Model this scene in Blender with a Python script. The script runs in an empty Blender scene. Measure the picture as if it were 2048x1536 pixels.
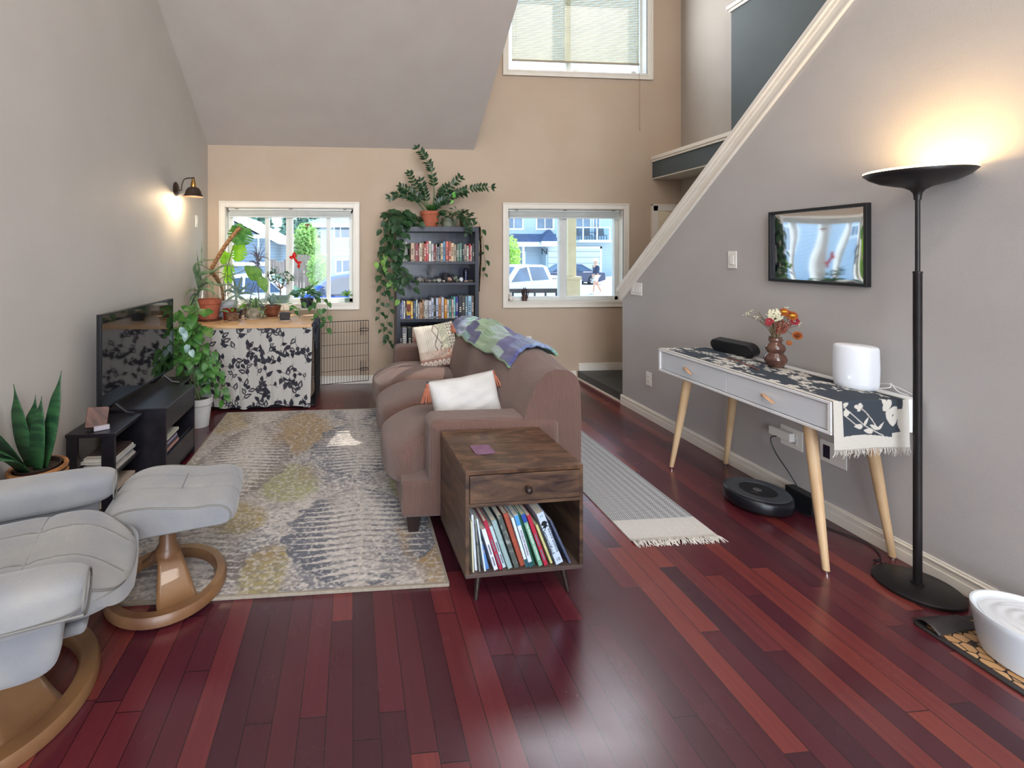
import bpy, bmesh, math, random
import numpy as np
from mathutils import Vector, Matrix, Euler
PI = math.pi
R = math.radians
rnd = random.Random(7)
COL = bpy.context.scene.collection
sc = bpy.context.scene

# ------------------------------------------------------------------ colours and materials
def L(h):
    if not isinstance(h, str): return tuple(h)[:3]
    v = [int(h[i:i+2], 16) / 255 for i in (0, 2, 4)]
    return tuple(x / 12.92 if x <= .04045 else ((x + .055) / 1.055) ** 2.4 for x in v)
def L4(h): return L(h) + (1,)
_M = {}
def base(name):
    m = bpy.data.materials.new(name); m.use_nodes = True
    nt = m.node_tree; nt.nodes.clear()
    out = nt.nodes.new('ShaderNodeOutputMaterial'); b = nt.nodes.new('ShaderNodeBsdfPrincipled')
    nt.links.new(b.outputs[0], out.inputs[0])
    return m, nt, b
def pm(name, c1, c2=None, rough=.6, scale=8, stretch=(1,1,1), detail=4, bump=0, bscale=None, metal=0, trans=0, emit=None, estr=0,
       spec=.5, ramp=(.35,.65), sheen=0, coord='Object', transl=0, coat=0, dist=0):
    """noise mottled procedural material"""
    if name in _M: return _M[name]
    m, nt, b = base(name); N = nt.nodes.new; K = nt.links.new
    b.inputs['Roughness'].default_value = rough; b.inputs['Metallic'].default_value = metal
    b.inputs['Specular IOR Level'].default_value = spec
    b.inputs['Transmission Weight'].default_value = trans
    b.inputs['Coat Weight'].default_value = coat
    if sheen: b.inputs['Sheen Weight'].default_value = sheen
    tc = N('ShaderNodeTexCoord'); mp = N('ShaderNodeMapping'); mp.inputs['Scale'].default_value = stretch
    K(tc.outputs[coord], mp.inputs[0])
    nz = N('ShaderNodeTexNoise'); nz.inputs['Scale'].default_value = scale; nz.inputs['Detail'].default_value = detail
    nz.inputs['Distortion'].default_value = dist
    K(mp.outputs[0], nz.inputs['Vector'])
    r = N('ShaderNodeValToRGB'); K(nz.outputs[0], r.inputs[0])
    c2 = c2 or c1
    a = L(c1); bb = L(c2)
    if c2 == c1: bb = tuple(min(1, x * 1.08 + .002) for x in a)
    r.color_ramp.elements[0].position = ramp[0]; r.color_ramp.elements[1].position = ramp[1]
    r.color_ramp.elements[0].color = a + (1,); r.color_ramp.elements[1].color = bb + (1,)
    K(r.outputs[0], b.inputs['Base Color'])
    if emit:
        b.inputs['Emission Color'].default_value = L4(emit); b.inputs['Emission Strength'].default_value = estr
    if bump:
        n2 = N('ShaderNodeTexNoise'); n2.inputs['Scale'].default_value = bscale or scale * 4; n2.inputs['Detail'].default_value = 3
        K(mp.outputs[0], n2.inputs['Vector'])
        bp = N('ShaderNodeBump'); bp.inputs['Strength'].default_value = bump; bp.inputs['Distance'].default_value = .01
        K(n2.outputs[0], bp.inputs['Height']); K(bp.outputs[0], b.inputs['Normal'])
    if transl:
        tr = N('ShaderNodeBsdfTranslucent'); K(r.outputs[0], tr.inputs[0])
        mx = N('ShaderNodeMixShader'); mx.inputs[0].default_value = transl
        out = [n for n in nt.nodes if n.type == 'OUTPUT_MATERIAL'][0]
        K(b.outputs[0], mx.inputs[1]); K(tr.outputs[0], mx.inputs[2]); K(mx.outputs[0], out.inputs[0])
    _M[name] = m
    return m
def vcm(name, rough=.9, bump=0, bscale=300, sheen=0, spec=.3, noise=.0, nscale=120):
    """material that shows the pattern woven or printed on the piece (colour attribute)"""
    if name in _M: return _M[name]
    m, nt, b = base(name); N = nt.nodes.new; K = nt.links.new
    b.inputs['Roughness'].default_value = rough; b.inputs['Specular IOR Level'].default_value = spec
    if sheen: b.inputs['Sheen Weight'].default_value = sheen
    at = N('ShaderNodeAttribute'); at.attribute_name = 'Col'
    tc = N('ShaderNodeTexCoord')
    nz = N('ShaderNodeTexNoise'); nz.inputs['Scale'].default_value = nscale; nz.inputs['Detail'].default_value = 3; K(tc.outputs['Object'], nz.inputs['Vector'])
    hs = N('ShaderNodeHueSaturation'); mr = N('ShaderNodeMapRange'); mr.inputs['To Min'].default_value = 1 - noise; mr.inputs['To Max'].default_value = 1 + noise
    K(nz.outputs[0], mr.inputs[0]); K(mr.outputs[0], hs.inputs['Value']); K(at.outputs['Color'], hs.inputs['Color'])
    K(hs.outputs[0], b.inputs['Base Color'])
    if bump:
        n2 = N('ShaderNodeTexNoise'); n2.inputs['Scale'].default_value = bscale; K(tc.outputs['Object'], n2.inputs['Vector'])
        bp = N('ShaderNodeBump'); bp.inputs['Strength'].default_value = bump; bp.inputs['Distance'].default_value = .004
        K(n2.outputs[0], bp.inputs['Height']); K(bp.outputs[0], b.inputs['Normal'])
    _M[name] = m
    return m
class E:
    """node arithmetic"""
    def __init__(s, nt, sock): s.nt = nt; s.s = sock
    def _op(s, op, *o):
        n = s.nt.nodes.new('ShaderNodeMath'); n.operation = op
        for i, v in enumerate((s,) + o):
            if isinstance(v, E): s.nt.links.new(v.s, n.inputs[i])
            else: n.inputs[i].default_value = v
        return E(s.nt, n.outputs[0])
    def __add__(s, o): return s._op('ADD', o)
    def __sub__(s, o): return s._op('SUBTRACT', o)
    def __mul__(s, o): return s._op('MULTIPLY', o)
    def __truediv__(s, o): return s._op('DIVIDE', o)
    def floor(s): return s._op('FLOOR')
    def fract(s): return s._op('FRACT')
    def abs(s): return s._op('ABSOLUTE')
    def sin(s): return s._op('SINE')
    def lt(s, o): return s._op('LESS_THAN', o)
    def gt(s, o): return s._op('GREATER_THAN', o)
    def max(s, o): return s._op('MAXIMUM', o)
    def min(s, o): return s._op('MINIMUM', o)
def rnode(nt, x, y=0):
    w = nt.nodes.new('ShaderNodeTexWhiteNoise'); w.noise_dimensions = '2D'
    c = nt.nodes.new('ShaderNodeCombineXYZ')
    for i, v in enumerate((x, y)):
        if isinstance(v, E): nt.links.new(v.s, c.inputs[i])
        else: c.inputs[i].default_value = v
    nt.links.new(c.outputs[0], w.inputs['Vector'])
    return E(nt, w.outputs['Value'])
def xyz(nt, coord='Object'):
    tc = nt.nodes.new('ShaderNodeTexCoord'); s = nt.nodes.new('ShaderNodeSeparateXYZ'); nt.links.new(tc.outputs[coord], s.inputs[0])
    return [E(nt, s.outputs[i]) for i in range(3)] + [tc.outputs[coord]]
def mixc(nt, f, a, b):
    n = nt.nodes.new('ShaderNodeMix'); n.data_type = 'RGBA'
    for i, v in ((0, f), (6, a), (7, b)):
        if isinstance(v, E): nt.links.new(v.s, n.inputs[i])
        elif hasattr(v, 'links'): nt.links.new(v, n.inputs[i])
        elif isinstance(v, (int, float)): n.inputs[i].default_value = v
        else: n.inputs[i].default_value = L4(v)
    return n.outputs[2]
def siding(name, c, d=.16, c2=None, rough=.7, axis=2):
    if name in _M: return _M[name]
    m, nt, b = base(name); q = xyz(nt)
    f = (q[axis] / d).fract()
    line = f.lt(.12)
    nt.links.new(mixc(nt, line, c, c2 or tuple(x * .55 for x in L(c))), b.inputs['Base Color'])
    b.inputs['Roughness'].default_value = rough
    bp = nt.nodes.new('ShaderNodeBump'); bp.inputs['Strength'].default_value = .6; bp.inputs['Distance'].default_value = .02
    nt.links.new(f.s, bp.inputs['Height']); nt.links.new(bp.outputs[0], b.inputs['Normal'])
    _M[name] = m
    return m
def glass(name='window glass', tint=(1,1,1), gloss=.08):
    if name in _M: return _M[name]
    m = bpy.data.materials.new(name); m.use_nodes = True; nt = m.node_tree; nt.nodes.clear()
    out = nt.nodes.new('ShaderNodeOutputMaterial'); t = nt.nodes.new('ShaderNodeBsdfTransparent'); g = nt.nodes.new('ShaderNodeBsdfGlossy')
    t.inputs[0].default_value = tuple(tint) + (1,); g.inputs['Roughness'].default_value = .02
    lw = nt.nodes.new('ShaderNodeLayerWeight'); lw.inputs[0].default_value = .5
    fr = E(nt, lw.outputs['Facing'])._op('POWER', 4.0) * .7 + .025
    mx = nt.nodes.new('ShaderNodeMixShader'); nt.links.new(fr.s, mx.inputs[0]); nt.links.new(t.outputs[0], mx.inputs[1]); nt.links.new(g.outputs[0], mx.inputs[2])
    nt.links.new(mx.outputs[0], out.inputs[0]); _M[name] = m
    return m

# ------------------------------------------------------------------ mesh building
class MB:
    def __init__(s): s.v = []; s.f = []; s.c = []; s.usec = False
    def add(s, vs, fs, cols=None):
        o = len(s.v); s.v += [tuple(v) for v in vs]; s.f += [tuple(i + o for i in f) for f in fs]
        if cols is not None: s.usec = True; s.c += [tuple(c) for c in cols]
        else: s.c += [(1, 1, 1)] * len(vs)
        return s
    def box(s, c, d, rz=0, rx=0, ry=0):
        M = Matrix.Translation(c) @ Euler((rx, ry, rz)).to_matrix().to_4x4()
        vs = [M @ Vector((sx * d[0] / 2, sy * d[1] / 2, sz * d[2] / 2)) for sx in (-1, 1) for sy in (-1, 1) for sz in (-1, 1)]
        return s.add(vs, [(0,1,3,2),(4,6,7,5),(0,4,5,1),(2,3,7,6),(0,2,6,4),(1,5,7,3)])
    def bb(s, x0, x1, y0, y1, z0, z1):
        return s.box(((x0+x1)/2, (y0+y1)/2, (z0+z1)/2), (x1-x0, y1-y0, z1-z0))
    def prism(s, pts, z0, z1, M=None):
        """pts 2D polygon extruded z0..z1; M maps local to world"""
        n = len(pts); M = M or Matrix.Identity(4)
        vs = [M @ Vector((p[0], p[1], z0)) for p in pts] + [M @ Vector((p[0], p[1], z1)) for p in pts]
        return s.add(vs, [tuple(range(n))[::-1], tuple(range(n, 2*n))] + [(i, (i+1) % n, n + (i+1) % n, n + i) for i in range(n)])
    def lathe(s, prof, c=(0,0,0), n=32, M=None, cap=True, sx=1, sy=1):
        """prof list of (r,z)"""
        M = M or Matrix.Identity(4); vs = []; fs = []
        for r, z in prof:
            for k in range(n):
                a = 2 * PI * k / n
                vs.append(M @ Vector((c[0] + r * sx * math.cos(a), c[1] + r * sy * math.sin(a), c[2] + z)))
        for i in range(len(prof) - 1):
            for k in range(n):
                k2 = (k + 1) % n
                fs.append((i*n+k, i*n+k2, (i+1)*n+k2, (i+1)*n+k))
        if cap:
            if prof[0][0] > 1e-5: fs.append(tuple(range(n))[::-1])
            if prof[-1][0] > 1e-5: fs.append(tuple(range((len(prof)-1)*n, len(prof)*n)))
        return s.add(vs, fs)
    def tube(s, pts, r, n=8, cap=True, flat=1):
        pts = [Vector(p) for p in pts]; m = len(pts)
        rs = r if isinstance(r, (list, tuple)) else [r] * m
        vs = []; fs = []; up = None
        for i, p in enumerate(pts):
            t = (pts[min(i+1, m-1)] - pts[max(i-1, 0)])
            if t.length < 1e-9: t = Vector((0, 0, 1))
            t.normalize()
            if up is None: up = Vector((0, 0, 1)) if abs(t.z) < .9 else Vector((1, 0, 0))
            a = t.cross(up)
            if a.length < 1e-6: a = t.orthogonal()
            a.normalize(); b = a.cross(t).normalized(); up = b
            for k in range(n):
                g = 2 * PI * k / n
                vs.append(p + (a * math.cos(g) + b * math.sin(g) * flat) * rs[i])
        for i in range(m - 1):
            for k in range(n):
                k2 = (k + 1) % n
                fs.append((i*n+k, i*n+k2, (i+1)*n+k2, (i+1)*n+k))
        if cap: fs.append(tuple(range(n))[::-1]); fs.append(tuple(range((m-1)*n, m*n)))
        return s.add(vs, fs)
    def grid(s, fn, nu, nv, col=None, closed=False):
        vs = []; fs = []; cs = [] if col else None
        for i in range(nu + 1):
            for j in range(nv + 1):
                u, v = i / nu, j / nv
                vs.append(fn(u, v))
                if col: cs.append(col(u, v))
        for i in range(nu):
            for j in range(nv):
                fs.append((i*(nv+1)+j, (i+1)*(nv+1)+j, (i+1)*(nv+1)+j+1, i*(nv+1)+j+1))
        return s.add(vs, fs, cs)
    def ball(s, c, r, n=8, m=6, sz=(1,1,1), rot=None, jit=0):
        vs = []; fs = []
        Mt = Euler(rot).to_matrix() if rot else Matrix.Identity(3)
        for i in range(1, m):
            th = PI * i / m
            for k in range(n):
                ph = 2 * PI * k / n
                j = 1 + (rnd.uniform(-jit, jit) if jit else 0)
                vs.append(Vector(c) + Mt @ Vector((r*sz[0]*math.sin(th)*math.cos(ph)*j, r*sz[1]*math.sin(th)*math.sin(ph)*j, r*sz[2]*math.cos(th)*j)))
        vs.append(Vector(c) + Mt @ Vector((0, 0, r*sz[2]))); vs.append(Vector(c) + Mt @ Vector((0, 0, -r*sz[2])))
        t = len(vs) - 2
        for i in range(m - 2):
            for k in range(n):
                k2 = (k+1) % n; fs.append((i*n+k, (i+1)*n+k, (i+1)*n+k2, i*n+k2))
        for k in range(n):
            k2 = (k+1) % n; fs.append((t, k, k2)); fs.append((t+1, (m-2)*n+k2, (m-2)*n+k))
        return s.add(vs, fs)
    def build(s, name, mat, parent=None, smooth=False, bevel=0, seg=2, sub=0, solid=0, ang=35, w=False):
        me = bpy.data.meshes.new(name); me.from_pydata(s.v, [], s.f); me.update()
        me.materials.append(mat)
        if s.usec:
            a = me.color_attributes.new('Col', 'FLOAT_COLOR', 'POINT')
            arr = np.ones((len(s.v), 4), dtype=np.float32); arr[:, :3] = np.array(s.c, dtype=np.float32)
            a.data.foreach_set('color', arr.ravel())
        bm = bmesh.new(); bm.from_mesh(me); bmesh.ops.recalc_face_normals(bm, faces=bm.faces); bm.to_mesh(me); bm.free()
        o = bpy.data.objects.new(name, me); COL.objects.link(o)
        if smooth:
            me.polygons.foreach_set('use_smooth', [True] * len(me.polygons))
            try: me.set_sharp_from_angle(angle=R(ang))
            except Exception: pass
        if solid:
            md = o.modifiers.new('thick', 'SOLIDIFY'); md.thickness = abs(solid); md.offset = -1 if solid > 0 else 1
        if bevel:
            md = o.modifiers.new('edge', 'BEVEL'); md.width = bevel; md.segments = seg; md.limit_method = 'ANGLE'; md.angle_limit = R(40)
            me.polygons.foreach_set('use_smooth', [True] * len(me.polygons))
            md.harden_normals = True
        if sub:
            md = o.modifiers.new('smooth', 'SUBSURF'); md.levels = sub; md.render_levels = sub
            me.polygons.foreach_set('use_smooth', [True] * len(me.polygons))
        if parent is not None:
            o.parent = parent
            if w: o.matrix_parent_inverse = rootmat(parent).inverted()
        return o
def rootmat(o):
    m = Matrix.Translation(o.location) @ o.rotation_euler.to_matrix().to_4x4()
    if o.parent: m = rootmat(o.parent) @ o.matrix_parent_inverse @ m
    return m
def tag(o, label, cat, group=None, kind=None):
    o['label'] = label; o['category'] = cat
    if group: o['group'] = group
    if kind: o['kind'] = kind
    return o
def thing(name, label, cat, loc=(0,0,0), rz=0, group=None):
    o = bpy.data.objects.new(name, None); COL.objects.link(o); o.empty_display_size = .1
    o.location = loc; o.rotation_euler = (0, 0, rz)
    return tag(o, label, cat, group)
def struct(o, label=None, cat=None):
    o['kind'] = 'structure'
    if label: o['label'] = label
    if cat: o['category'] = cat
    return o
def plabel(o, l): o['label'] = l; return o
def dup(root, loc, rz=None, label=None, name=None):
    r = root.copy(); COL.objects.link(r); r.location = loc
    if rz is not None: r.rotation_euler = (0, 0, rz)
    if label: r['label'] = label
    for ch in list(root.children):
        c = ch.copy(); COL.objects.link(c); c.parent = r
        for g in ch.children:
            d = g.copy(); COL.objects.link(d); d.parent = c
    return r
def text(s, size, M, mat, parent, name='title', ext=.0006, align='CENTER', sx=1.0):
    cu = bpy.data.curves.new(name, 'FONT'); cu.body = s; cu.size = size; cu.extrude = ext; cu.align_x = align; cu.align_y = 'CENTER'; cu.resolution_u = 2
    o = bpy.data.objects.new(name, cu); COL.objects.link(o)
    bpy.context.view_layer.update()
    me = bpy.data.meshes.new_from_object(o.evaluated_get(bpy.context.evaluated_depsgraph_get()))
    bpy.data.objects.remove(o); bpy.data.curves.remove(cu)
    me.transform(M @ Matrix.Diagonal((sx, 1, 1, 1))); me.name = name
    me.materials.clear(); me.materials.append(mat)
    o = bpy.data.objects.new(name, me); COL.objects.link(o); o.parent = parent
    return o
def bez(p0, p1, p2, n=10):
    p0, p1, p2 = Vector(p0), Vector(p1), Vector(p2)
    return [(1-t)**2 * p0 + 2*t*(1-t) * p1 + t*t * p2 for t in [i / n for i in range(n + 1)]]
def cat(pts, n=6):
    """smooth path through the points"""
    P = [Vector(p) for p in pts]; P = [P[0]*2-P[1]] + P + [P[-1]*2-P[-2]]; out = []
    for i in range(1, len(P) - 2):
        for k in range(n):
            t = k / n; a, b, c, d = P[i-1], P[i], P[i+1], P[i+2]
            out.append(.5*((2*b) + (c-a)*t + (2*a-5*b+4*c-d)*t*t + (3*b-a-3*c+d)*t**3))
    out.append(P[-2]); return out
def rrect(w, h, r, n=4):
    pts = []
    for cx, cy, a0 in ((w/2-r, h/2-r, 0), (-w/2+r, h/2-r, 90), (-w/2+r, -h/2+r, 180), (w/2-r, -h/2+r, 270)):
        for k in range(n + 1):
            a = R(a0 + 90 * k / n); pts.append((cx + r*math.cos(a), cy + r*math.sin(a)))
    return pts
def ss(a, b, x):
    t = min(1, max(0, (x - a) / (b - a))); return t*t*(3-2*t)
# ------------------------------------------------------------------ camera
cd = bpy.data.cameras.new('camera'); cam = bpy.data.objects.new('camera', cd); COL.objects.link(cam)
cam.location = (0, 0, 1.45); cam.rotation_euler = (R(90), 0, -math.atan(79/930))
cd.sensor_width = 36; cd.lens = 930/2048*36; cd.shift_x = (1024-784)/2048; cd.shift_y = (508-768)/2048; cd.clip_end = 300
sc.camera = cam
sc.view_settings.view_transform = 'Standard'; sc.view_settings.look = 'None'; sc.view_settings.gamma = 1
sc.view_settings.use_curve_mapping = False; sc.view_settings.exposure = 0

XL, XR, YB, XF = -1.575, 2.6, 5.23, 3.9     # left wall, stair wall, back wall, far stair wall
BACK = -3.4
wall_m = pm('greige wall paint', 'bda892', 'c1ad98', rough=.75, scale=3, bump=.12, bscale=220)
wall_l = pm('pale grey wall paint', 'c1bcb6', 'c5c0ba', rough=.62, scale=3, bump=.12, bscale=220)
stair_m = pm('stair wall paint', 'b4b0ae', 'b8b4b2', rough=.65, scale=3, bump=.12, bscale=220)
ceil_m = pm('ceiling paint', 'bdb3ac', 'c1b8b1', rough=.85, scale=3, bump=.3, bscale=160)
white_m = pm('white trim paint', 'e6dfd3', 'ebe5da', rough=.35, scale=4)
vinyl_m = pm('white window vinyl', 'd9dcd8', 'dee0dd', rough=.35, scale=4)
dark_m = pm('charcoal accent paint', '4b5457', '4f585b', rough=.7, scale=3, bump=.1, bscale=200)
gl = glass()

# floor with narrow dark red planks running away from the camera
def floor_mat():
    m, nt, b = base('cherry hardwood planks'); x, y, z, co = xyz(nt)
    w = .083
    row = (x / w).floor(); fx = (x / w).fract()
    off = rnode(nt, row, 3.1) * 7.0
    yy = (y + off) / .95; cell = yy.floor(); fy = yy.fract()
    r1 = rnode(nt, row, cell); r2 = rnode(nt, row + 31.7, cell)
    mp = nt.nodes.new('ShaderNodeMapping'); mp.inputs['Scale'].default_value = (26, 1.3, 1); nt.links.new(co, mp.inputs[0])
    cmb = nt.nodes.new('ShaderNodeCombineXYZ'); nt.links.new((r1 * 37.0).s, cmb.inputs[0]); nt.links.new((r2 * 37.0).s, cmb.inputs[1])
    ad = nt.nodes.new('ShaderNodeVectorMath'); ad.operation = 'ADD'; nt.links.new(mp.outputs[0], ad.inputs[0]); nt.links.new(cmb.outputs[0], ad.inputs[1])
    nz = nt.nodes.new('ShaderNodeTexNoise'); nz.inputs['Scale'].default_value = 1.6; nz.inputs['Detail'].default_value = 6; nz.inputs['Roughness'].default_value = .65
    nt.links.new(ad.outputs[0], nz.inputs['Vector'])
    grain = E(nt, nz.outputs[0])
    cr = nt.nodes.new('ShaderNodeValToRGB'); nt.links.new((r1 * .80 + grain * .26 + .01).s, cr.inputs[0])
    el = cr.color_ramp.elements
    stops = [(.12, '341722'), (.36, '421a25'), (.60, '501d27'), (.82, '5f262b'), (1.0, '80392e')]
    el[0].position = 0; el[0].color = L4(stops[0][1]); el[1].position = 1; el[1].color = L4(stops[-1][1])
    for p, c in stops[1:4]:
        e = el.new(p); e.color = L4(c)
    gx = fx.lt(.034); gy = fy.lt(.0032); gap = gx.max(gy)
    nt.links.new(mixc(nt, gap * .85, cr.outputs[0], '120508'), b.inputs['Base Color'])
    n2 = nt.nodes.new('ShaderNodeTexNoise'); n2.inputs['Scale'].default_value = 5; n2.inputs['Detail'].default_value = 5; nt.links.new(co, n2.inputs['Vector'])
    rr = E(nt, n2.outputs[0]) * .16 + .17
    nt.links.new(rr.s, b.inputs['Roughness'])
    bp = nt.nodes.new('ShaderNodeBump'); bp.inputs['Strength'].default_value = .18; bp.inputs['Distance'].default_value = .0015
    nt.links.new((grain * .3 + E(nt, n2.outputs[0]) * .3 - gap).s, bp.inputs['Height']); nt.links.new(bp.outputs[0], b.inputs['Normal'])
    b.inputs['Specular IOR Level'].default_value = .6; b.inputs['Coat Weight'].default_value = .25; b.inputs['Coat Roughness'].default_value = .22
    return m
o = MB().bb(XL-.2, 4.0, BACK-.1, YB+.1, -.1, 0).build('floor', floor_mat()); struct(o)

# walls -------------------------------------------------------------------
def wall_with_holes(x0, x1, z0, z1, y0, y1, holes):
    """wall in the XZ plane between y0 and y1 with rectangular holes (x0,x1,z0,z1)"""
    mb = MB(); xs = sorted({x0, x1} | {h[0] for h in holes} | {h[1] for h in holes}); zs = sorted({z0, z1} | {h[2] for h in holes} | {h[3] for h in holes})
    def solid(i, j):
        if i < 0 or j < 0 or i >= len(xs)-1 or j >= len(zs)-1: return False
        cx, cz = (xs[i]+xs[i+1])/2, (zs[j]+zs[j+1])/2
        return not any(h[0] < cx < h[1] and h[2] < cz < h[3] for h in holes)
    for i in range(len(xs)-1):
        for j in range(len(zs)-1):
            if not solid(i, j): continue
            a, b_, c, d = xs[i], xs[i+1], zs[j], zs[j+1]
            mb.add([(a,y0,c),(b_,y0,c),(b_,y0,d),(a,y0,d)], [(0,1,2,3)]); mb.add([(a,y1,c),(b_,y1,c),(b_,y1,d),(a,y1,d)], [(0,3,2,1)])
            for (di, dj, q) in ((-1,0,((a,c),(a,d))), (1,0,((b_,c),(b_,d))), (0,-1,((a,c),(b_,c))), (0,1,((a,d),(b_,d)))):
                if not solid(i+di, j+dj):
                    (p, r), (s_, t) = q; mb.add([(p,y0,r),(s_,y0,t),(s_,y1,t),(p,y1,r)], [(0,1,2,3)])
    return mb
W1 = (-1.385, .012, .895, 1.965)      # clear opening of the left window
W2 = (1.785, 3.175, .895, 1.975)
W3 = (1.79, 3.47, 3.575, 4.75)
WT = .16
o = wall_with_holes(XL-.2, XF+.2, -.1, 5.6, YB, YB+WT, [W1, W2, W3]).build('wall_back', wall_m); struct(o)
o = MB().bb(XL-.2, XL, BACK, YB, -.1, 5.6).build('wall_left', wall_l); struct(o)
# stair wall: rises along the stair, its top edge is the raking line
def zr(y): return 1.115 + (4.289 - y) * .8475
pts = [(4.29, 0), (4.29, zr(4.29)), (-.6, zr(-.6)), (-.6, 0)]
M = Matrix(((0,0,1,0),(1,0,0,0),(0,1,0,0),(0,0,0,1)))   # (y,z,x)
o = MB().prism(pts, XR, XR+.11, M).build('wall_right', stair_m); struct(o)
# raking cap and its moulding strip along the top of the stair wall
cap = MB(); sl = math.atan(.8475)
def rake(mb, off0, off1, xa, xb, ya=4.33, yb=-.62):
    # strip between offsets (perpendicular to slope) off0..off1
    c_, s_ = math.cos(sl), math.sin(sl)
    P = []
    for y in (ya, yb):
        for of in (off0, off1):
            P.append((y + of * s_, zr(y) + of * c_))
    a, b_, c2, d = P[0], P[1], P[3], P[2]
    mb.prism([a, b_, c2, d], xa, xb, M)
rake(cap, 0, .032, XR-.035, XR+.145)
rake(cap, -.022, 0, XR-.022, XR+.13)
rake(cap, -.068, -.022, XR-.013, XR+.001)
rake(cap, -.085, -.068, XR-.02, XR+.001)
o = cap.build('trim_1', white_m, bevel=.004); struct(o, 'white moulded cap running up the stair wall')
# far stair wall, ceiling slopes, rear
o = MB().bb(XF, XF+.15, BACK, YB, -.1, 5.6).build('wall_far_right', pm('stairwell paint', 'a9a198', 'ada69d', rough=.7, scale=3, bump=.12, bscale=220)); struct(o)
zc = lambda y: 2.642 + (YB - y) * .655
ym = YB - (5.5 - 2.642) / .655
pts = [(YB, zc(YB)), (ym, 5.5), (BACK, 5.5), (BACK, 5.62), (ym - .1, 5.62), (YB, zc(YB) + .3), ]
MX = Matrix(((0,0,1,0),(1,0,0,0),(0,1,0,0),(0,0,0,1)))
o = MB().prism(pts, XL-.2, 1.386, MX).build('ceiling', ceil_m); struct(o)
o = MB().bb(1.3, XF+.2, BACK, YB+.16, 5.5, 5.62).build('ceiling', ceil_m); struct(o)
# cheek closing the slope towards the taller stairwell
pts = [(YB, zc(YB)), (YB, 5.5), (ym, 5.5)]
o = MB().prism([(YB-.001, zc(YB)+.01), (YB-.001, 5.5), (ym, 5.5)], 1.375, 1.386, MX).build('wall_slope_cheek', wall_m); struct(o)
# rear of the room, with unseen door and window openings added to let light in
W4 = (-1.2, 2.2, .05, 2.25); W5 = (-1.2, 2.2, 3.0, 4.7)
o = wall_with_holes(XL-.2, XF+.2, -.1, 5.6, BACK-.15, BACK, [W4, W5]).build('wall_rear', wall_m); struct(o)
def rear_frame(n, W, name):
    mb = MB(); a, b_, c, d = W
    for x in [a + (b_-a) * k / n for k in range(n+1)]: mb.bb(x-.03, x+.03, BACK-.1, BACK-.04, c, d)
    mb.bb(a, b_, BACK-.1, BACK-.04, c, c+.06); mb.bb(a, b_, BACK-.1, BACK-.04, d-.06, d)
    o = mb.build(name, white_m); struct(o); return o
p = rear_frame(3, W4, 'added_rear_door'); MB().bb(W4[0], W4[1], BACK-.075, BACK-.07, W4[2], W4[3]).build('pane', gl, p)
p = rear_frame(4, W5, 'window_4'); MB().bb(W5[0], W5[1], BACK-.075, BACK-.07, W5[2], W5[3]).build('pane', gl, p)

# landing / upper stair pieces ---------------------------------------------
# dark fascia of the landing, seen above the entry, with its white cap
lx = 3.54
o = MB().bb(lx, XF, 3.3, YB-.001, 2.35, 2.56).build('wall_landing', dark_m); struct(o)
o = MB().bb(lx-.02, XF, 3.3, YB-.001, 2.56, 2.60).bb(lx-.012, XF, 3.3, YB-.001, 2.535, 2.56).build('trim_2', white_m, bevel=.003); struct(o, 'white cap on the dark landing fascia')
o = MB().bb(lx+.005, XF, 2.0, YB-.002, 2.335, 2.351).build('ceiling', pm('pale soffit', 'cfc9c0', rough=.8)); struct(o)
# dark half wall of the upper flight
o = MB().bb(XF-.14, XF-.001, 1.2, 4.33, 2.6, 3.86).build('wall_upper_flight', dark_m); struct(o)
cp = MB(); cp.bb(XF-.17, XF+.0, 1.2, 4.36, 3.89, 3.925); cp.bb(XF-.155, XF+.0, 1.2, 4.345, 3.86, 3.89)
o = cp.build('trim_3', white_m, bevel=.003); struct(o, 'white cap on the upper dark half wall')
# stair treads hidden behind the stair wall
st = MB()
for k in range(11): st.bb(XR+.111, XF-.001, 4.2-.25*(k+1), 4.2-.25*k, 0, .19*(k+1)-.1 if k else .09)
o = st.build('floor_stairs', pm('stair wood', '4a1a1c', '5c2422', rough=.35, stretch=(1,12,12))); struct(o)
# entry platform of dark slate
o = MB().bb(XR+.02, XF-.001, 4.2, YB-.001, 0, .088).build('floor_entry', pm('dark slate tile', '3d403f', '4a4d4b', rough=.45, scale=5, bump=.1)); struct(o)
o = MB().bb(XR+.002, XR+.02, 4.3, YB-.002, 0, .012).build('trim_4', white_m); struct(o, 'thin white strip at the foot of the slate step')

# baseboards --------------------------------------------------------------
def baseb(name, x0, x1, y0, y1, z0=0, h=.088, side='y'):
    mb = MB(); prof = [(.016, 0, .55), (.012, .55, .8), (.0155, .8, .88), (.008, .88, 1)]
    for t, a, c in prof:
        if side == 'y-': mb.bb(x0, x1, y1-t, y1, z0+a*h, z0+c*h)
        if side == 'x-': mb.bb(x1-t, x1, y0, y1, z0+a*h, z0+c*h)
        if side == 'x+': mb.bb(x0, x0+t, y0, y1, z0+a*h, z0+c*h)
    o = mb.build(name, white_m, bevel=.002); struct(o)
baseb('baseboard_back', XL, XR-.002, 0, YB, side='y-')
baseb('baseboard_entry', XR+.03, 3.5, 0, YB, z0=.088, side='y-')
baseb('baseboard_right', 0, XR, -.6, 4.29, side='x-', h=.092)
baseb('baseboard_left', XL, 0, BACK, YB-.02, side='x+')
o = MB().bb(XR-.016, XR+.11, 4.29, 4.302, 0, .092).build('trim_5', white_m, bevel=.002); struct(o, 'baseboard return on the end of the stair wall')

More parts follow.
